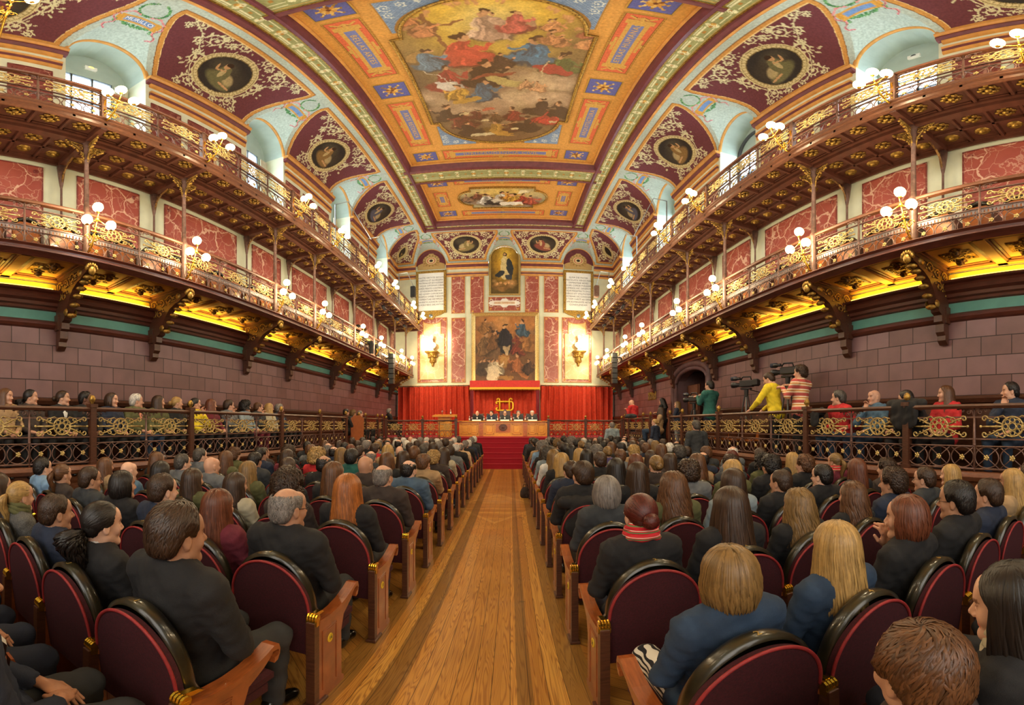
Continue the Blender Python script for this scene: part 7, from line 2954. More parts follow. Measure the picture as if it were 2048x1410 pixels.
def stripes(name, cols, period):
    m = bpy.data.materials.new(name)
    m.use_nodes = True
    N, L, tc, sp = vec_nodes(m)
    f = mnode(N, L, 'FRACT', mnode(N, L, 'DIVIDE', sp.outputs[2], period))
    r = N.new('ShaderNodeValToRGB')
    r.color_ramp.interpolation = 'CONSTANT'
    while len(r.color_ramp.elements) < len(cols):
        r.color_ramp.elements.new(.5)
    for i, (pos, c) in enumerate(cols):
        r.color_ramp.elements[i].position = pos
        r.color_ramp.elements[i].color = (*lin(c), 1)
    L.new(f, r.inputs[0])
    L.new(r.outputs[0], N['Principled BSDF'].inputs['Base Color'])
    N['Principled BSDF'].inputs['Roughness'].default_value = .9
    M[name] = m
stripes('cloth_stripe', [(0, 'b5524a'), (.3, 'e0c9a4'), (.5, 'c98a4e'), (.7, 'ead9bd'), (.85, 'a8443f')], .12)
stripes('cloth_finestripe', [(0, 'e6e4dc'), (.55, '23242a')], .022)
stripes('scarf_print', [(0, 'c4252d'), (.55, '5c7a4a'), (.75, 'c4252d'), (.9, 'e0c9b0')], .035)
m = mat('cloth_tweed', '5b5955', .9, var=.7, scale=260)
M['cloth_X'] = M['cloth_tweed']
M['cloth_1'] = M['cloth_stripe']

def glasses_mesh():
    mb = MB()
    for s in (-1, 1):
        mb.tube([(s * (.033 + .021 * math.cos(a)), .099, .003 + .015 * math.sin(a)) for a in [i * .628 for i in range(10)]], .0016, 4, closed=True)
        mb.tube([(s * .054, .098, .006), (s * .072, .05, .008), (s * .084, -.01, .01), (s * .083, -.03, -.008)], .0016, 4)
    mb.tube([(-.012, .1, .006), (0, .104, .009), (.012, .1, .006)], .0016, 4)
    return mb.mesh('glasses')
GLS = glasses_mesh()
def beard_mesh():
    rs = np.random.RandomState(3)
    V, Q, C_ = HEADS['m']
    x, y, z = V[:, 0], V[:, 1], V[:, 2]
    m = (z < -.045) & (y > -.005 - .2 * (z + .05)) & (z > -.128) & ~((np.abs(x) < .024) & (z > -.077) & (z < -.05) & (y > .075))
    m &= (y > .0)
    N_ = normals(V, Q)
    f = m[Q].all(1)
    return np_mesh('beard', V + N_ * .0035, Q[f], np.full((len(V), 3), .9) * rs.uniform(.6, 1.2, (len(V), 1)))
BEARD = beard_mesh()
def scarf_mesh():
    mb = MB()
    for i, (r, z) in enumerate(((.075, .0), (.082, -.03), (.07, .03))):
        mb.tube([(r * math.cos(a) * 1.05, r * math.sin(a), z - .35 * r * math.sin(a) + .006 * math.sin(5 * a + i)) for a in [k * .2618 for k in range(24)]], .024, 8, closed=True)
    return mb.mesh('scarf', True)
SCARF = scarf_mesh()

HN = {'S': 'short', 'T': 'thick', 'C': 'curly', 'A': 'big curly', 'R': 'bald crown and', 'Q': 'thinning', 'B': 'bobbed', 'L': 'long straight', 'W': 'long wavy', 'X': 'very long', 'P': 'ponytailed', 'K': 'curly-tailed', 'U': 'pinned-up'}
CN = {'k': 'black', 'd': 'dark brown', 'b': 'brown', 'a': 'auburn', 'r': 'copper red', 'x': 'wine red', 'y': 'blonde', 'l': 'light brown', 'g': 'grey', 'w': 'white', 's': 'dark grey'}
TN = {'K': 'black', 'N': 'navy', 'G': 'grey', 'C': 'charcoal', 'B': 'denim', 'M': 'maroon', 'O': 'olive', 'T': 'tan', 'E': 'teal', 'W': 'white', 'R': 'red', 'Y': 'yellow', 'S': 'slate', 'H': 'brown', 'I': 'cream', 'V': 'violet', 'P': 'coral', 'J': 'blue-grey', 'Z': 'sand', 'U': 'sky-blue', 'F': 'silvery', 'Q': 'green', 'X': 'tweed', '1': 'striped'}

def person(x, y, z, style, col, top, sex=None, kind='sit', arms='lap', yaw=0, pitch=0, rotz=0, lean=0.0, label=None, scale=1.0, skin='2', glasses=False, beard=None, shirt=None, tie=None, legs='K', scarf=None, group=None, light=False, where=''):
    if sex is None:
        sex = 'f' if style in 'ABLWXPKU' else 'm'
    far = math.hypot(x, y) > 4.2
    if math.hypot(x, y) > 6.5:
        yaw = round(yaw / 15) * 15
    B_ = body(kind, arms, sex, round(math.radians(yaw), 3), round(math.radians(pitch), 3), lean, far)
    hn = 'bald head' if style == 'N' else ('balding %s hair' % CN[col] if style == 'R' else '%s %s hair' % (HN[style], CN[col]))
    lab = label or 'person, %s, %s top, %s' % (hn, TN[top], where)
    o = obj('person', B_['skin'], 'skin_' + skin, None, (x, y, z), (0, 0, rotz), scale=(scale,) * 3, label=lab, category='person', group=group)
    R4 = Matrix([list(r) for r in B_['R']]).to_4x4()
    piv = Vector(B_['piv'])
    mt = Matrix.Translation(Vector(B_['J']['head']) + piv) @ R4 @ Matrix.Translation(-piv) @ Matrix.Scale(B_['k'], 4)
    def head_child(nm, me, m_):
        c = obj(nm, me, m_, o)
        c.matrix_local = mt
        return c
    if style != 'N':
        head_child('hair', hair_mesh(style, 1.0 if math.hypot(x, y) < 3.9 else .28), 'hair_' + col)
    obj('jacket', B_['top'], 'cloth_' + top, o)
    obj('trousers', B_['legs'], 'cloth_' + legs, o)
    if not light:
        obj('shoes', B_['shoes'], 'leather_black', o)
    if shirt:
        obj('shirt', B_['shirt'], 'cloth_' + shirt, o)
        if tie:
            obj('tie', B_['tie'], 'cloth_' + tie, o)
    if glasses:
        head_child('glasses', GLS, 'glasses')
    if beard:
        head_child('beard', BEARD, 'hair_' + beard)
    if scarf:
        c = obj('scarf', SCARF, scarf, o, (0, B_['n'][1] + .015, B_['n'][2] + .035))
    return o
# ------------------------------------------------------------------ theatre chairs
def arch_outline(w, z0, zs, zt, n=18):
    pts = [(-w, z0), (-w, zs - .03), (-w + .018, zs)]
    for i in range(1, n):
        a = math.pi - math.pi * i / n
        pts.append(((w - .018) * math.cos(a), zs + (zt - zs) * math.sin(a) ** .9))
    return pts + [(w - .018, zs), (w, zs - .03), (w, z0)]

def shear(mb, k=.13, z0=.45):
    mb.v = [(x, y - (z - z0) * k, z) for x, y, z in mb.v]
    return mb

def chair_meshes():
    R_ = {}
    mb = MB()
    mb.prism(arch_outline(.262, .33, .64, .905, 36), 0, .03, 'y')
    R_['back_shell'] = shear(mb).mesh('back_shell')
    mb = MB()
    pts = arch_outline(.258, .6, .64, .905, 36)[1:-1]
    mb.tube([(x, -.001, z) for x, z in pts], .008, 6)  # thin bright tube imitating the highlight along the rounded shell edge
    R_['edge_highlight'] = shear(mb).mesh('edge_highlight', True)
    # fat leather cushion in front, standing proud of the shell
    mb = MB()
    o0 = arch_outline(.25, .5, .63, .925, 36)
    o1 = arch_outline(.262, .5, .64, .95, 36)
    o2 = arch_outline(.25, .5, .63, .945, 36)
    o3 = arch_outline(.215, .52, .62, .9, 36)
    rings = [(o0, .032), (o1, .042), (o1, .085), (o2, .1), (o3, .115)]
    v = [(x, y, z) for o, y in rings for x, z in o]
    n = len(o0)
    f = []
    for r in range(len(rings) - 1):
        for i in range(n):
            j = (i + 1) % n
            f.append((r * n + i, r * n + j, (r + 1) * n + j, (r + 1) * n + i))
    f.append(tuple(range(4 * n, 5 * n)))
    mb.add(v, f)
    R_['back_cushion'] = shear(mb).mesh('back_cushion', True)
    mb = MB()
    mb.bbox(-.245, .1, .38, .245, .54, .455, .02)
    mb.box(-.24, .12, .33, .24, .5, .385)
    R_['seat_cushion'] = mb.mesh('seat_cushion')
    mb = MB()
    pr = [(-.02, 0), (.3, 0), (.3, .035), (.27, .06), (.265, .4), (.3, .5), (.4, .555), (.46, .6), (.47, .64), (.4, .62), (.2, .585), (-.02, .6)]
    mb.prism(pr, -.019, .019, 'x')
    cap_ = [(-.02, .6), (.1, .59), (.2, .592), (.3, .606), (.4, .634), (.455, .655), (.49, .65), (.5, .62), (.485, .592), (.46, .585)]
    v = []
    for y, z in cap_:
        v += [(-.032, y, z), (.032, y, z), (.032, y - .004, z - .028), (-.032, y - .004, z - .028)]
    f = []
    for i in range(len(cap_) - 1):
        for q in range(4):
            r = (q + 1) % 4
            f.append((4 * i + q, 4 * i + r, 4 * i + 4 + r, 4 * i + 4 + q))
    f += [(3, 2, 1, 0), tuple(range(4 * len(cap_) - 4, 4 * len(cap_)))]
    mb.add(v, f)
    for s in (-1, 1):
        mb.box(s * .019 - .004, .03, .5, s * .019 + .004, .2, .506)
        mb.box(s * .019 - .004, .03, .485, s * .019 + .004, .2, .491)
        mb.box(s * .019 - .004, .03, .08, s * .019 + .004, .036, .506)
        mb.box(s * .019 - .004, .194, .08, s * .019 + .004, .2, .506)
    R_['arm_panel'] = mb.mesh('arm_panel')
    mb = MB()
    mb.bbox(-.024, -.03, 0, .024, .02, .6, .004)
    mb.bbox(-.035, -.05, 0, .035, .1, .025, .005)
    R_['post'] = mb.mesh('post')
    mb = MB()
    for i in range(4):
        x = -.0225 + .015 * i
        mb.lathe([(0, x - .007), (.024, x - .006), (.028, x), (.024, x + .006), (0, x + .007)], (0, 0, 0), 10, 'x')
    mb.box(-.03, -.02, -.045, .03, .012, 0)
    mb.prism([(0, .0), (.1, .0), (.07, .02), (0, .028)], -.012, .012, 'x')
    R_['hinge'] = mb.mesh('hinge')
    R_['disc'] = MB().lathe([(0, .004), (.028, .004), (.03, 0)], n=16, axis='x').mesh('row_disc')
    return R_
CM = chair_meshes()
CMAT = dict(back_shell='velvet_maroon', edge_highlight='velvet_highlight', back_cushion='leather_black', seat_cushion='velvet_maroon', arm_panel='wood_arm', post='wood_dark', hinge='brass', disc='disc_yellow')
mat('worn_leather', '2a2616', .3, var=.6, scale=5, coat=.5, col2='0c0b09')
CMAT['back_cushion'] = 'worn_leather'
PITCH = .542
ROWN = ['nearest'] + [u + ' nearest' for u in ORD[1:20]]
SEATN = ['first seat %s of aisle', 'second seat %s of aisle', 'third seat %s of aisle', 'fourth seat %s of aisle', 'fifth seat %s of aisle', 'sixth seat %s of aisle', 'seventh seat %s of aisle']
TEXTS = {}
def number_mesh(s, size):
    if (s, size) not in TEXTS:
        cu = bpy.data.curves.new('n', 'FONT')
        cu.body = s
        cu.size = size
        cu.align_x = 'CENTER'
        cu.align_y = 'CENTER'
        cu.resolution_u = 2
        cu.extrude = .0006
        t_ = bpy.data.objects.new('n', cu)
        sc.collection.objects.link(t_)
        TEXTS[(s, size)] = bpy.data.meshes.new_from_object(t_)
        bpy.data.objects.remove(t_)
    return TEXTS[(s, size)]

def row_y(s, k):
    return (.92 if s < 0 else 1.02) + .885 * (k + 1)
def seat_x(s, j):
    return (-1.205 - PITCH * j) if s < 0 else (.71 + PITCH * j)

NROW = 14
CPROTO = {}
for s in (-1, 1):
    for k in range(-2, NROW):
        for j in range(7):
            if s > 0 and k == 6 and j == 6:
                continue
            x, y = seat_x(s, j), row_y(s, k)
            lab = 'maroon theatre chair in the %s row, %s' % (ROWN[k + 2], SEATN[j] % ('left' if s < 0 else 'right'))
            t = thing('theatre_chair', lab, 'chair', (x, y, 0), 0, 'maroon theatre chairs')
            near = k <= 4
            for nm in ('back_shell', 'edge_highlight', 'back_cushion', 'seat_cushion'):
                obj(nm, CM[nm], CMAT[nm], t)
            sides = [-s] + ([s] if j == 6 else [])
            for q in sides:
                ap = obj('arm_panel', CM['arm_panel'], 'wood_arm', t, (q * PITCH / 2, 0, 0))
                obj('post', CM['post'], 'wood_dark', t, (q * PITCH / 2, -.035, 0))
                obj('hinge', CM['hinge'], 'brass', t, (q * PITCH / 2, -.035, .62))
                if j == 0 and q == -s:
                    d = obj('row_disc', CM['disc'], 'disc_yellow', ap, (-s * .0195, .12, .42), (0, 0, 0 if s < 0 else math.pi))
                    if near:
                        nb = obj('row_number', number_mesh(str(14 - k), .034), M['letter_ink'], ap)
                        nb.matrix_local = basis((0, 1, 0) if s < 0 else (0, -1, 0), (0, 0, 1), (-s * .0242, .12, .42))
            if near:
                nb = obj('seat_number', number_mesh(str(2 * j + (1 if s < 0 else 2)), .042), M['letter_gold'], t)
                nb.matrix_local = basis((1, 0, 0), (0, 1, 0), (0, -.003, .9515))

# ------------------------------------------------------------------ audience
ROWS_L = {
 -2: ['SdN/t/y-5/sW', 'SbN/sU', 'SdK/hi'],
 -1: ['TdK/y-14/sW/z6', 'KkK/y-12/sW', 'QdN/sW/y-6', 'PyX/f/y6', 'LdH', 'LdC', 'SkC/g'],
 0: ['RgK/y-22/g/z3', 'LaM/g/y-14', 'SdN/sW/y-12/z2', 'BkK', 'SdC/g/y-14', 'PbH/y4', 'SkU/g'],
 1: ['LrK/z2/l3', 'AdH', 'LdI/y-25', 'LdO/y-12', 'LkK', 'NsS/sU/y-8/k1', 'LbT/y-5'],
 2: ['RgH/y-20/z1/n', 'LbK/y-30/c', 'SdC/y-14/sW', 'LlO', 'NgG/y-12', 'SsG/y-15', 'LbK'],
 3: ['RkJ/y-24/b/sS', 'NsH/y-20/z2', 'RkK/z1', 'BdK', 'SkC/sW', 'LbO', 'SsG'],
 4: ['TbT/y-15/c', 'LbK', 'TkE/z3', 'AyR', 'LdM', 'SkN', 'CbO'],
 5: ['CyH/y-8', 'LdK', 'RgC', 'LlG', 'SkK', 'AdK', 'SdH/y-30'],
 6: ['XdI/y-25/c', 'BbC', 'LyT', 'SdK', 'RkN', 'TbG', 'SkK'],
 7: ['SdG', 'SsC', 'NgK', 'TdR', 'BaK', 'RgH', 'SkC'],
 8: ['RwK/y-6', 'LdC', 'SdN', 'RsG', 'TgK', 'SkH', 'LbK'],
 9: ['RgZ', 'SgK', 'TdK', 'RkC', 'BlN', 'SdH', 'LdK'],
 10: ['SgK', 'SdC', 'RgK', 'BwG', 'SkK', 'RgN', 'SdC'],
 11: ['SwN', 'RgK', 'SdC', 'SwG', 'BwK', 'RgK', 'SsH'],
 12: ['SgC', 'RwK', 'TwK', 'SgN', 'SwK', 'NgC', 'SkK'],
 13: ['SwK', 'SsC', 'RgG', 'SwN', 'NgK', 'SgK', 'SkC']}
ROWS_R = {
 -2: ['TbH/z-4', 'XkK/y8/p-4/I', 'SkK/hi'],
 -1: ['BlB/Ls', 'LyB/y4', 'BaK/y22/c', 'TkK/g/y10', 'TdN/sU/y8', 'LyT', 'QdN/g/sU/y6'],
 0: ['UxK/F/g/z2', 'XdK/z2', 'WlK', 'WbK/y14', 'CdN/sW/y14', 'SdC/g/sW/y14', 'LyT'],
 1: ['BgC/z1', 'WbO/z2', 'LdF', 'QdK/sW/y16', 'SkK/g/y14', 'LaK', 'CdH/y10'],
 2: ['TdK/y16/sW/z3', 'LdK/z2', 'CdG', 'LyO', 'CkK', 'CbK/sW/y14', 'PlM/F/y10'],
 3: ['SdN/y14/sW', 'XkM', 'UlH', 'WbT', 'CdC', 'AkO', 'LyK'],
 4: ['LyK', 'SdK', 'WaK', 'LdH', 'RkN', 'WxG', 'LdK'],
 5: ['LlW', 'LkE', 'SbG/sW', 'LdK', 'CsK', 'TbC', 'RwG'],
 6: ['AsF', 'LyC', 'UlV', 'CyT', 'LbK', 'SdN', '-'],
 7: ['WdK', 'LkN', 'AgG', 'SkK/sW', 'TbN', 'SwO', 'SkH'],
 8: ['AgU', 'BkK', 'SsK', 'LbK', 'BdG', 'LlK', 'RkC'],
 9: ['PyT', 'SdC', 'UlN', 'TkK', 'RwK', 'LdK', 'SdG'],
 10: ['SkK', 'ClT', 'SkC', 'LdK', 'SkK', 'BbG', 'SgK'],
 11: ['SdN', 'SkK', 'AgK', 'SkC', 'TdH', 'RkK', 'SkK'],
 12: ['SdC', 'SgK', 'SkK', 'RwC', 'SsK', 'AkK', 'SdN'],
 13: ['SsN', 'RgC', 'SkK', 'SdG', 'NgK', 'SkC', 'RkK']}
rr = random.Random(11)
SEX_ = {'S': 'm', 'T': 'm', 'C': 'm', 'R': 'm', 'Q': 'm', 'N': 'm'}
for s, rows in ((-1, ROWS_L), (1, ROWS_R)):
    for k, lst in rows.items():
        for j, spec in enumerate(lst):
            if spec == '-':
                continue
            p = spec.split('/')
            st, co, to = p[0]
            kw = {}
            yaw = (-6 if s < 0 else 6) * (0 if k > 6 else 1) + rr.choice((-8, 0, 8))
            pitch = 0
            dz = rr.uniform(-.035, .025)
            sk = rr.choice('1223')
            for q in p[1:]:
                if q[0] == 'y':
                    yaw = float(q[1:])
                elif q[0] == 'p':
                    pitch = float(q[1:])
                elif q[0] == 'z':
                    dz = float(q[1:]) / 100
                elif q == 'g':
                    kw['glasses'] = True
                elif q == 'b':
                    kw['beard'] = 'g'
                elif q == 'c':
                    kw['arms'] = 'chin'
                elif q == 't':
                    kw['tie'] = 'P'
                elif q == 'f':
                    kw['scarf'] = 'cloth_O'
                elif q == 'I':
                    kw['scarf'] = 'cloth_I'
                elif q == 'F':
                    kw['scarf'] = 'scarf_print'
                elif q[0] == 's':
                    kw['shirt'] = q[1]
                elif q == 'Ls':
                    kw['legs'] = 'finestripe'
            if st in 'STCRQN' and k >= 3 and 'shirt' not in kw and rr.random() < .5 and k < 7:
                kw['shirt'] = 'W'
            if s > 0 and k == -2 and j == 0:
                yaw = -14
            if to in 'KNC' and k <= 6 and 'legs' not in kw:
                kw['legs'] = rr.choice('KCN')
            if 'legs' not in kw:
                kw['legs'] = rr.choice('KCNBH')
            yaw = round(yaw / 8) * 8 if k > 0 else yaw
            x, y = seat_x(s, j) + rr.uniform(-.02, .02), row_y(s, k) + .055 + rr.uniform(-.015, .02)
            if s > 0 and k == -2 and j == 0:
                x, y = x - .03, y + .12
            if k == -2 and (s, j) in ((1, 1), (-1, 0)):
                x, y = (x - .22, y + .02) if s > 0 else (x, y + .04)
            where = '%s row, %s' % (ROWN[k + 2], SEATN[j] % ('left' if s < 0 else 'right'))
            sc_ = 1 + dz
            person(x, y, 0, st, co, to, yaw=yaw, pitch=pitch, skin=sk, scale=sc_, light=(k > 6 and j > 0), where=where, **kw)

# ------------------------------------------------------------------ people on the side galleries
GL = [(1.83, 'LbT', 40, {}, 'long brown hair and beige top at the left picture edge'),
      (2.2, 'KkH', 62, dict(scarf=None), 'curly dark ponytail and dark green cardigan, second along the left gallery'),
      (2.72, 'UdK', 55, dict(shirt='W'), 'pinned-up dark hair, black blazer and white blouse, left gallery'),
      (3.12, 'SkK', 50, dict(shirt='P', glasses=True, skin='4'), 'short black hair, glasses and black suit, left gallery'),
      (3.6, 'BdN', 35, {}, 'brown bobbed hair and dark jacket behind the left railing post'),
      (4.1, 'TwO', 60, dict(glasses=True, shirt='P', legs='B'), 'white hair, glasses and olive jacket, left gallery'),
      (4.58, 'LdO', 62, {}, 'long brown hair and olive jacket beside the white-haired man'),
      (5.02, 'UyK', 62, {}, 'blonde pinned-up hair and black top, left gallery'),
      (5.5, 'UkY', 60, dict(arms='chinL'), 'dark bun and yellow top, left gallery'),
      (5.95, 'LaM', 55, {}, 'auburn hair and maroon top, left gallery'),
      (6.5, 'TdG', 62, dict(arms='chin', shirt='W'), 'dark hair and grey suit, hand at the mouth, left gallery'),
      (7.08, 'AkF', 60, dict(legs='M'), 'dark curly hair and pale jacket, left gallery'),
      (7.55, 'QbC', 62, dict(arms='chin', shirt='V'), 'thinning brown hair and charcoal suit, hand at the face, left gallery'),
      (8.0, 'LyI', 62, {}, 'blonde hair and cream top towards the far end of the left gallery'),
      (8.45, 'TgN', 62, dict(shirt='U'), 'grey hair and navy suit, last before the thick left post')]
for y, sp, yw, kw, ds in GL:
    kw = dict(kw)
    person(-5.52, y, GF, sp[0], sp[1], sp[2], yaw=yw, rotz=-math.pi / 2, label='seated person with ' + ds, scale=.97, **kw)
person(-5.2, 11.9, GF, 'S', 'k', 'K', yaw=20, rotz=-math.pi / 2 + .9, label='seated person in black suit beside a red wooden chair, far left gallery', shirt='W', scale=.97)
person(-5.45, 13.1, GF, 'C', 'l', 'C', yaw=60, rotz=-math.pi / 2, label='seated person with light curly hair near the far end of the left gallery', scale=.97)
person(-5.45, 13.75, GF, 'Q', 'g', 'G', yaw=50, rotz=-math.pi / 2, label='seated person with thin grey hair, last on the far left gallery', scale=.97)
person(-5.0, 15.9, ST, 'T', 'g', 'K', yaw=30, rotz=-math.pi / 2 + .6, label='seated person with grey hair at the left end of the stage', scale=.95)
for s in (-1, 1):
    t = thing('gallery_bench', 'long dark wooden bench against the %s wall of the gallery' % SIDE[s], 'bench', ((XL + .16) if s < 0 else (XR - .16), 5.5, GF))
    MB().box(min(0, -s * .42), -4.6, .36, max(0, -s * .42), 4.1 if s < 0 else .3, .42).build('seat', 'wood_dark', t)
    for yy in (-4.4, -2.2, 0, 2.0, 3.9):
        if s > 0 and yy > .2:
            continue
        MB().box(min(-s * .05, -s * .38), yy - .03, 0, max(-s * .05, -s * .38), yy + .03, .36).build('leg', 'wood_dark', t)
for i, (yy, an) in enumerate(((6.6, .1), (7.15, 0), (7.7, .1), (8.2, -.1), (8.7, 0), (9.25, .1), (13.0, 0), (13.6, 0), (14.2, 0))):
    t = thing('gallery_chair', 'orange wooden folding chair on the right gallery, %s from the camera' % ORD[i], 'chair', (4.75, yy, GF - .12), math.pi / 2 + an + math.pi, 'orange chairs on the right gallery')
    obj('backrest', BSM[0], 'wood_orange', t)
    MB().bbox(-.2, -.4, .5, .2, .0, .54, .01).build('seat', 'wood_orange', t)
    for q in ((-.19, -.02), (.19, -.02), (-.19, -.38), (.19, -.38)):
        MB().box(q[0] - .015, q[1] - .015, .12, q[0] + .015, q[1] + .015, .5).build('leg', 'wood_dark', t)
    obj('armrest', BSM[2], 'wood_dark', t, (0, -.25, .1))
t = thing('side_chair', 'reddish carved wooden chair at the far left gallery step', 'chair', (-4.75, 12.0, GF), .6)
MB().prism([(-.2, .0), (-.22, .9), (-.1, 1.0), (.1, 1.0), (.22, .9), (.2, 0)], -.02, .02, 'y').build('backrest', 'wood_arm', t)

G_ = dict(rotz=math.pi / 2)
person(5.05, 4.5, GF, 'T', 's', 'R', yaw=-62, lean=.2, arms='rest', label='seated person with grey hair leaning over the right railing in a red jacket', legs='B', **G_)
person(5.08, 3.95, GF, 'N', 's', 'S', yaw=-12, arms='chin', label='seated bald person with hand over the mouth, right gallery', legs='B', **G_)
person(4.98, 3.12, GF, 'S', 'k', 'K', yaw=-70, pitch=-18, lean=.2, arms='rest', label='seated person with short black hair bent forward in a black coat, right gallery', scale=.95, **G_)
person(5.08, 2.68, GF, 'L', 'b', 'R', yaw=-50, label='seated person with long brown hair in a red dress, right gallery', legs='K', **G_)
person(5.05, 1.72, GF, 'S', 'k', 'N', yaw=-55, arms='chin', label='seated person with black hair and hand at the cheek at the right picture edge', legs='B', **G_)
person(4.72, 8.8, GF, 'S', 'k', 'E', kind='stand', arms='camera', yaw=20, rotz=.25, scale=1.04, label='standing person in a dark green shirt filming by the arched doorway', legs='N')
person(4.72, 6.12, GF, 'S', 'd', 'Y', kind='stand', arms='lean', yaw=15, pitch=-22, lean=.1, rotz=.35, scale=1.0, label='standing person in a bright yellow T-shirt looking down beside the tripod', legs='K')
person(4.72, 5.42, GF, 'C', 'd', '1', kind='stand', arms='camera', yaw=10, rotz=.2, scale=1.02, label='standing person in a red and cream striped hoodie behind a video camera', legs='K')
person(4.0, 8.1, 0, 'S', 's', 'C', kind='stand', arms='down', yaw=0, rotz=0, scale=1.02, label='standing person in a dark grey coat at the right railing, seen from behind', legs='K')
person(3.72, 14.5, 0, 'S', 'g', 'F', kind='stand', arms='down', yaw=0, rotz=0, scale=1.02, label='standing person with grey hair in a pale jacket before the stage at the right', legs='C')
person(4.55, 14.35, GF, 'N', 'g', 'R', kind='stand', arms='camera', yaw=20, pitch=-15, lean=.1, rotz=.5, scale=.96, label='standing bald person in a red hooded jacket holding a camera by the stage', legs='N')
person(4.95, 12.5, GF, 'L', 'k', 'K', kind='stand', arms='cross', yaw=20, pitch=-15, rotz=.6, scale=.93, label='standing person with long black hair and dark coat before the right stone wall', legs='K')
person(4.75, 11.9, GF, 'L', 'd', 'T', kind='sit', yaw=-30, rotz=math.pi / 2 - .6, label='seated person with dark hair and tan top in the gap of the right railing', legs='B')
person(4.9, 11.2, GF, 'L', 'l', 'N', kind='stand', arms='cross', yaw=20, rotz=.9, scale=.82, label='standing person with light brown hair and blue jacket in the gap of the right railing', legs='F')
person(4.25, 11.4, .35, 'U', 'y', 'N', kind='stand', arms='down', yaw=10, rotz=.6, scale=.86, label='person with blonde hair and navy blazer on the step below the right gallery', shirt='W', legs='K')
# two spectators and one more on the far lower left balcony
person(-5.5, 13.7, B1 + .0, 'S', 'k', 'K', yaw=40, rotz=-math.pi / 2 + .2, label='seated person in black on the far left lower balcony, nearer of two', scale=.97, light=True)
person(-5.5, 14.35, B1 + .0, 'T', 'b', 'N', yaw=30, rotz=-math.pi / 2 + .2, label='seated person in navy on the far left lower balcony, farther of two', scale=.97, light=True)
# the panel on the stage
for i, (px_, st, co, gl, tie, yw) in enumerate(((954.8, 'N', 'g', False, 'H', 6), (983.3, 'S', 'd', False, 'S', -8), (1009.8, 'R', 'g', True, 'C', 5), (1036.5, 'T', 'g', False, 'C', 0), (1064, 'T', 'w', False, 'S', 3))):
    x = 19.2 * math.tan((px_ - PX0) / PF)
    person(x, 19.28, ST, st, co, ['K', 'N', 'C', 'C', 'C'][i], arms='table' if i != 3 else 'chin', yaw=yw, pitch=-8 if i != 2 else -16, rotz=math.pi, scale=.95, label='seated panel speaker in a dark suit, %s from the left at the stage table' % names5[i], shirt='W', tie=tie, glasses=gl, skin='1', light=True)

# ------------------------------------------------------------------ cameras, bags and other belongings
def video_camera(x, y, z, rot, lab, tripod=True, base=GF, sc_=1.0):
    t = thing('video_camera', lab, 'video camera', (x, y, z), rot)
    t.scale = (.9, .86, .9)
    mb = MB()
    mb.bbox(-.07, -.2, -.06, .07, .16, .1, .02)
    mb.bbox(-.075, -.36, -.05, .075, -.2, .12, .03)
    mb.build('camera_body', 'black_plastic', t)
    mb = MB()
    mb.lathe([(0, .16), (.05, .16), (.05, .26), (.062, .28), (.062, .33), (.07, .35), (.07, .42), (.05, .42), (.045, .36), (0, .36)], (0, 0, .0), 14, 'y')
    mb.build('lens', 'black_plastic', t, smooth=True)
    mb = MB()
    mb.tube([(0, -.15, .1), (0, -.12, .18), (0, .1, .19), (0, .16, .12)], .018, 8)
    mb.tube([(-.1, .12, .14), (-.1, .3, .14)], .035, 10)
    mb.bbox(.07, -.05, .02, .11, .08, .1, .01)
    mb.build('handle', 'black_plastic', t, smooth=True)
    MB().lathe([(0, .3), (.05, .3), (.055, .34), (.05, .46), (0, .47)], (0, -.02, .16), 10, 'y').build('microphone', 'cloth_N', t, smooth=True)
    if tripod:
        p = thing('tripod', 'black tripod carrying ' + lab[:60].rstrip(), 'tripod', (x, y, base), rot)
        h = z - base - .07
        mb = MB()
        mb.bbox(-.05, -.12, h - .04, .05, .12, h, .01)
        mb.lathe([(0, h - .2), (.045, h - .19), (.05, h - .04), (0, h - .04)], n=12)
        mb.build('head', 'black_plastic', p)
        mb = MB()
        mb.tube([(0, -.1, h - .05), (.1, -.45, h - .15)], .01, 6)
        mb.build('pan_handle', 'black_plastic', p)
        MB().tube([(0, 0, h - .2), (0, 0, h * .55)], .022, 8).build('column', 'grey_metal', p)
        for q in range(3):
            a = 2.1 * q + .5
            c, s_ = math.cos(a), math.sin(a)
            lg = MB().tube([(.04 * c, .04 * s_, h - .18), (.16 * c, .16 * s_, h * .45)], .016, 6).build('leg', 'black_plastic', p)
            MB().tube([(.15 * c, .15 * s_, h * .48), (.26 * c, .26 * s_, .01)], .011, 6).build('lower_leg', 'grey_metal', lg)
video_camera(4.8, 7.3, 2.52, .45, 'large black video camera standing alone by the right wall')
video_camera(4.85, 5.95, 2.66, .35, 'black video camera held by the person in the striped hoodie')
video_camera(4.55, 9.35, 2.3, .3, 'small black video camera before the arched doorway')
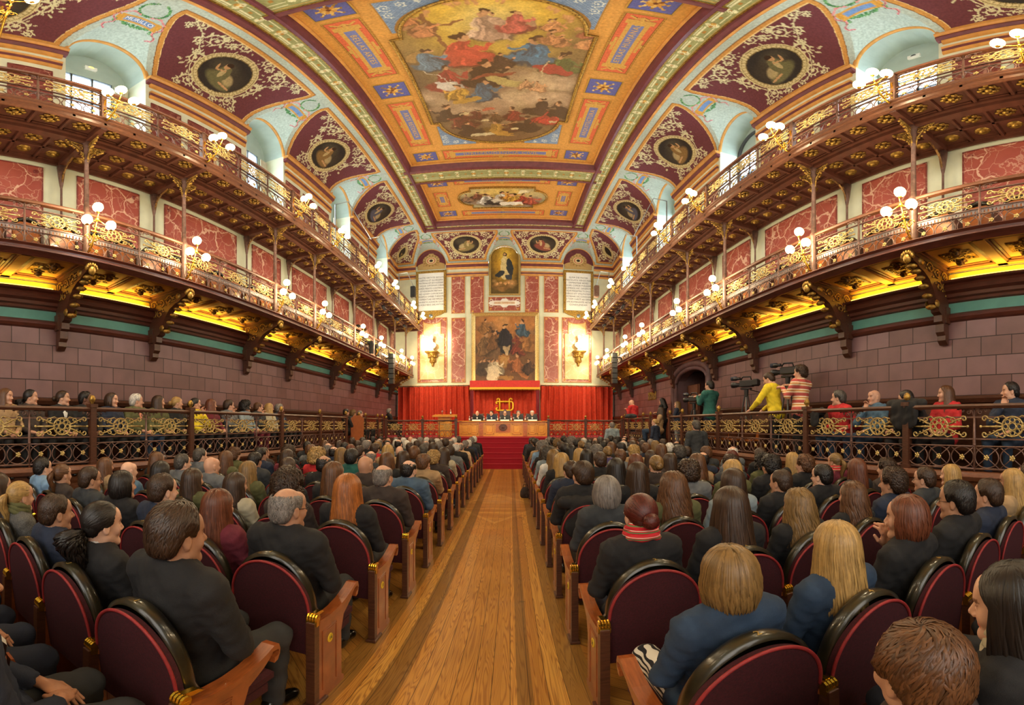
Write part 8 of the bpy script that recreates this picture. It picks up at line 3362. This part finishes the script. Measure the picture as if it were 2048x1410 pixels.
def bag(name, lab, x, y, z, r, m, rot=0, strap=True):
    t = thing(name, lab, 'bag', (x, y, z), rot)
    w, d, h = r
    V, Q = sdf_mesh([('e', (0, 0, h * .45), (w * .55, d * .55, h * .5), .03), ('e', (-w * .25, 0, h * .3), (w * .3, d * .5, h * .32), .04), ('e', (w * .25, 0, h * .3), (w * .3, d * .5, h * .32), .04)], .012)
    V = V + normals(V, Q) * wrinkle(V, .004, 30, 8)[:, None]
    V[:, 2] = np.maximum(V[:, 2], 0)
    obj('bag_body', np_mesh('bag_body', V, Q), m, t)
    if strap:
        MB().tube([(-w * .3, 0, h * .8), (-w * .2, 0, h * 1.15), (w * .2, 0, h * 1.15), (w * .3, 0, h * .8)], .008, 6).build('strap', m, t, smooth=True)
bag('handbag', 'dark brown handbag on the aisle floor beside the right rows', .34, 9.1, 0, (.2, .14, .26), 'cloth_H')
bag('handbag', 'tan leather handbag on the lap of the denim jacket woman', .56, .62, .6, (.3, .2, .18), 'cloth_Z')
bag('shopping_bag', 'white plastic bag at the feet behind the left railing', -5.05, 4.3, GF, (.24, .2, .34), 'cloth_W')
bag('backpack', 'black backpack on the left gallery floor', -5.1, 2.4, GF, (.34, .24, .26), 'cloth_C')
bag('backpack', 'black backpack on the right railing by the stage', 4.3, 14.0, 1.9, (.4, .2, .16), 'cloth_C', strap=False)
def coat(lab, x, y, z, rot, m, w=.44, h=.42):
    t = thing('coat', lab, 'coat', (x, y, z), rot)
    V, Q = sdf_mesh([('c', (-w / 2, 0, 0), (w / 2, 0, 0), .06, .06, .03), ('e', (0, -.06, -h * .45), (w * .5, .03, h * .5), .03), ('e', (0, .06, -h * .3), (w * .45, .03, h * .4), .03)], .012)
    V = V + normals(V, Q) * wrinkle(V, .006, 24, 9, (1.5, 1, .4))[:, None]
    obj('coat_cloth', np_mesh('coat_cloth', V, Q), m, t)
coat('black coat draped over the aisle chair on the right, fourth row', seat_x(1, 0), row_y(1, 2) + .03, .93, 0, 'cloth_K')
coat('black padded coat hanging over the right railing before the woman in red', 4.36, 2.95, 1.93, math.pi / 2, 'cloth_K', .5, .5)
coat('small black garment hanging over the right railing below the leaning man', 4.36, 4.62, 1.86, math.pi / 2, 'cloth_K', .22, .35)
bust(-3.94, 'left')
bust(3.46, 'right')
stage_lights()
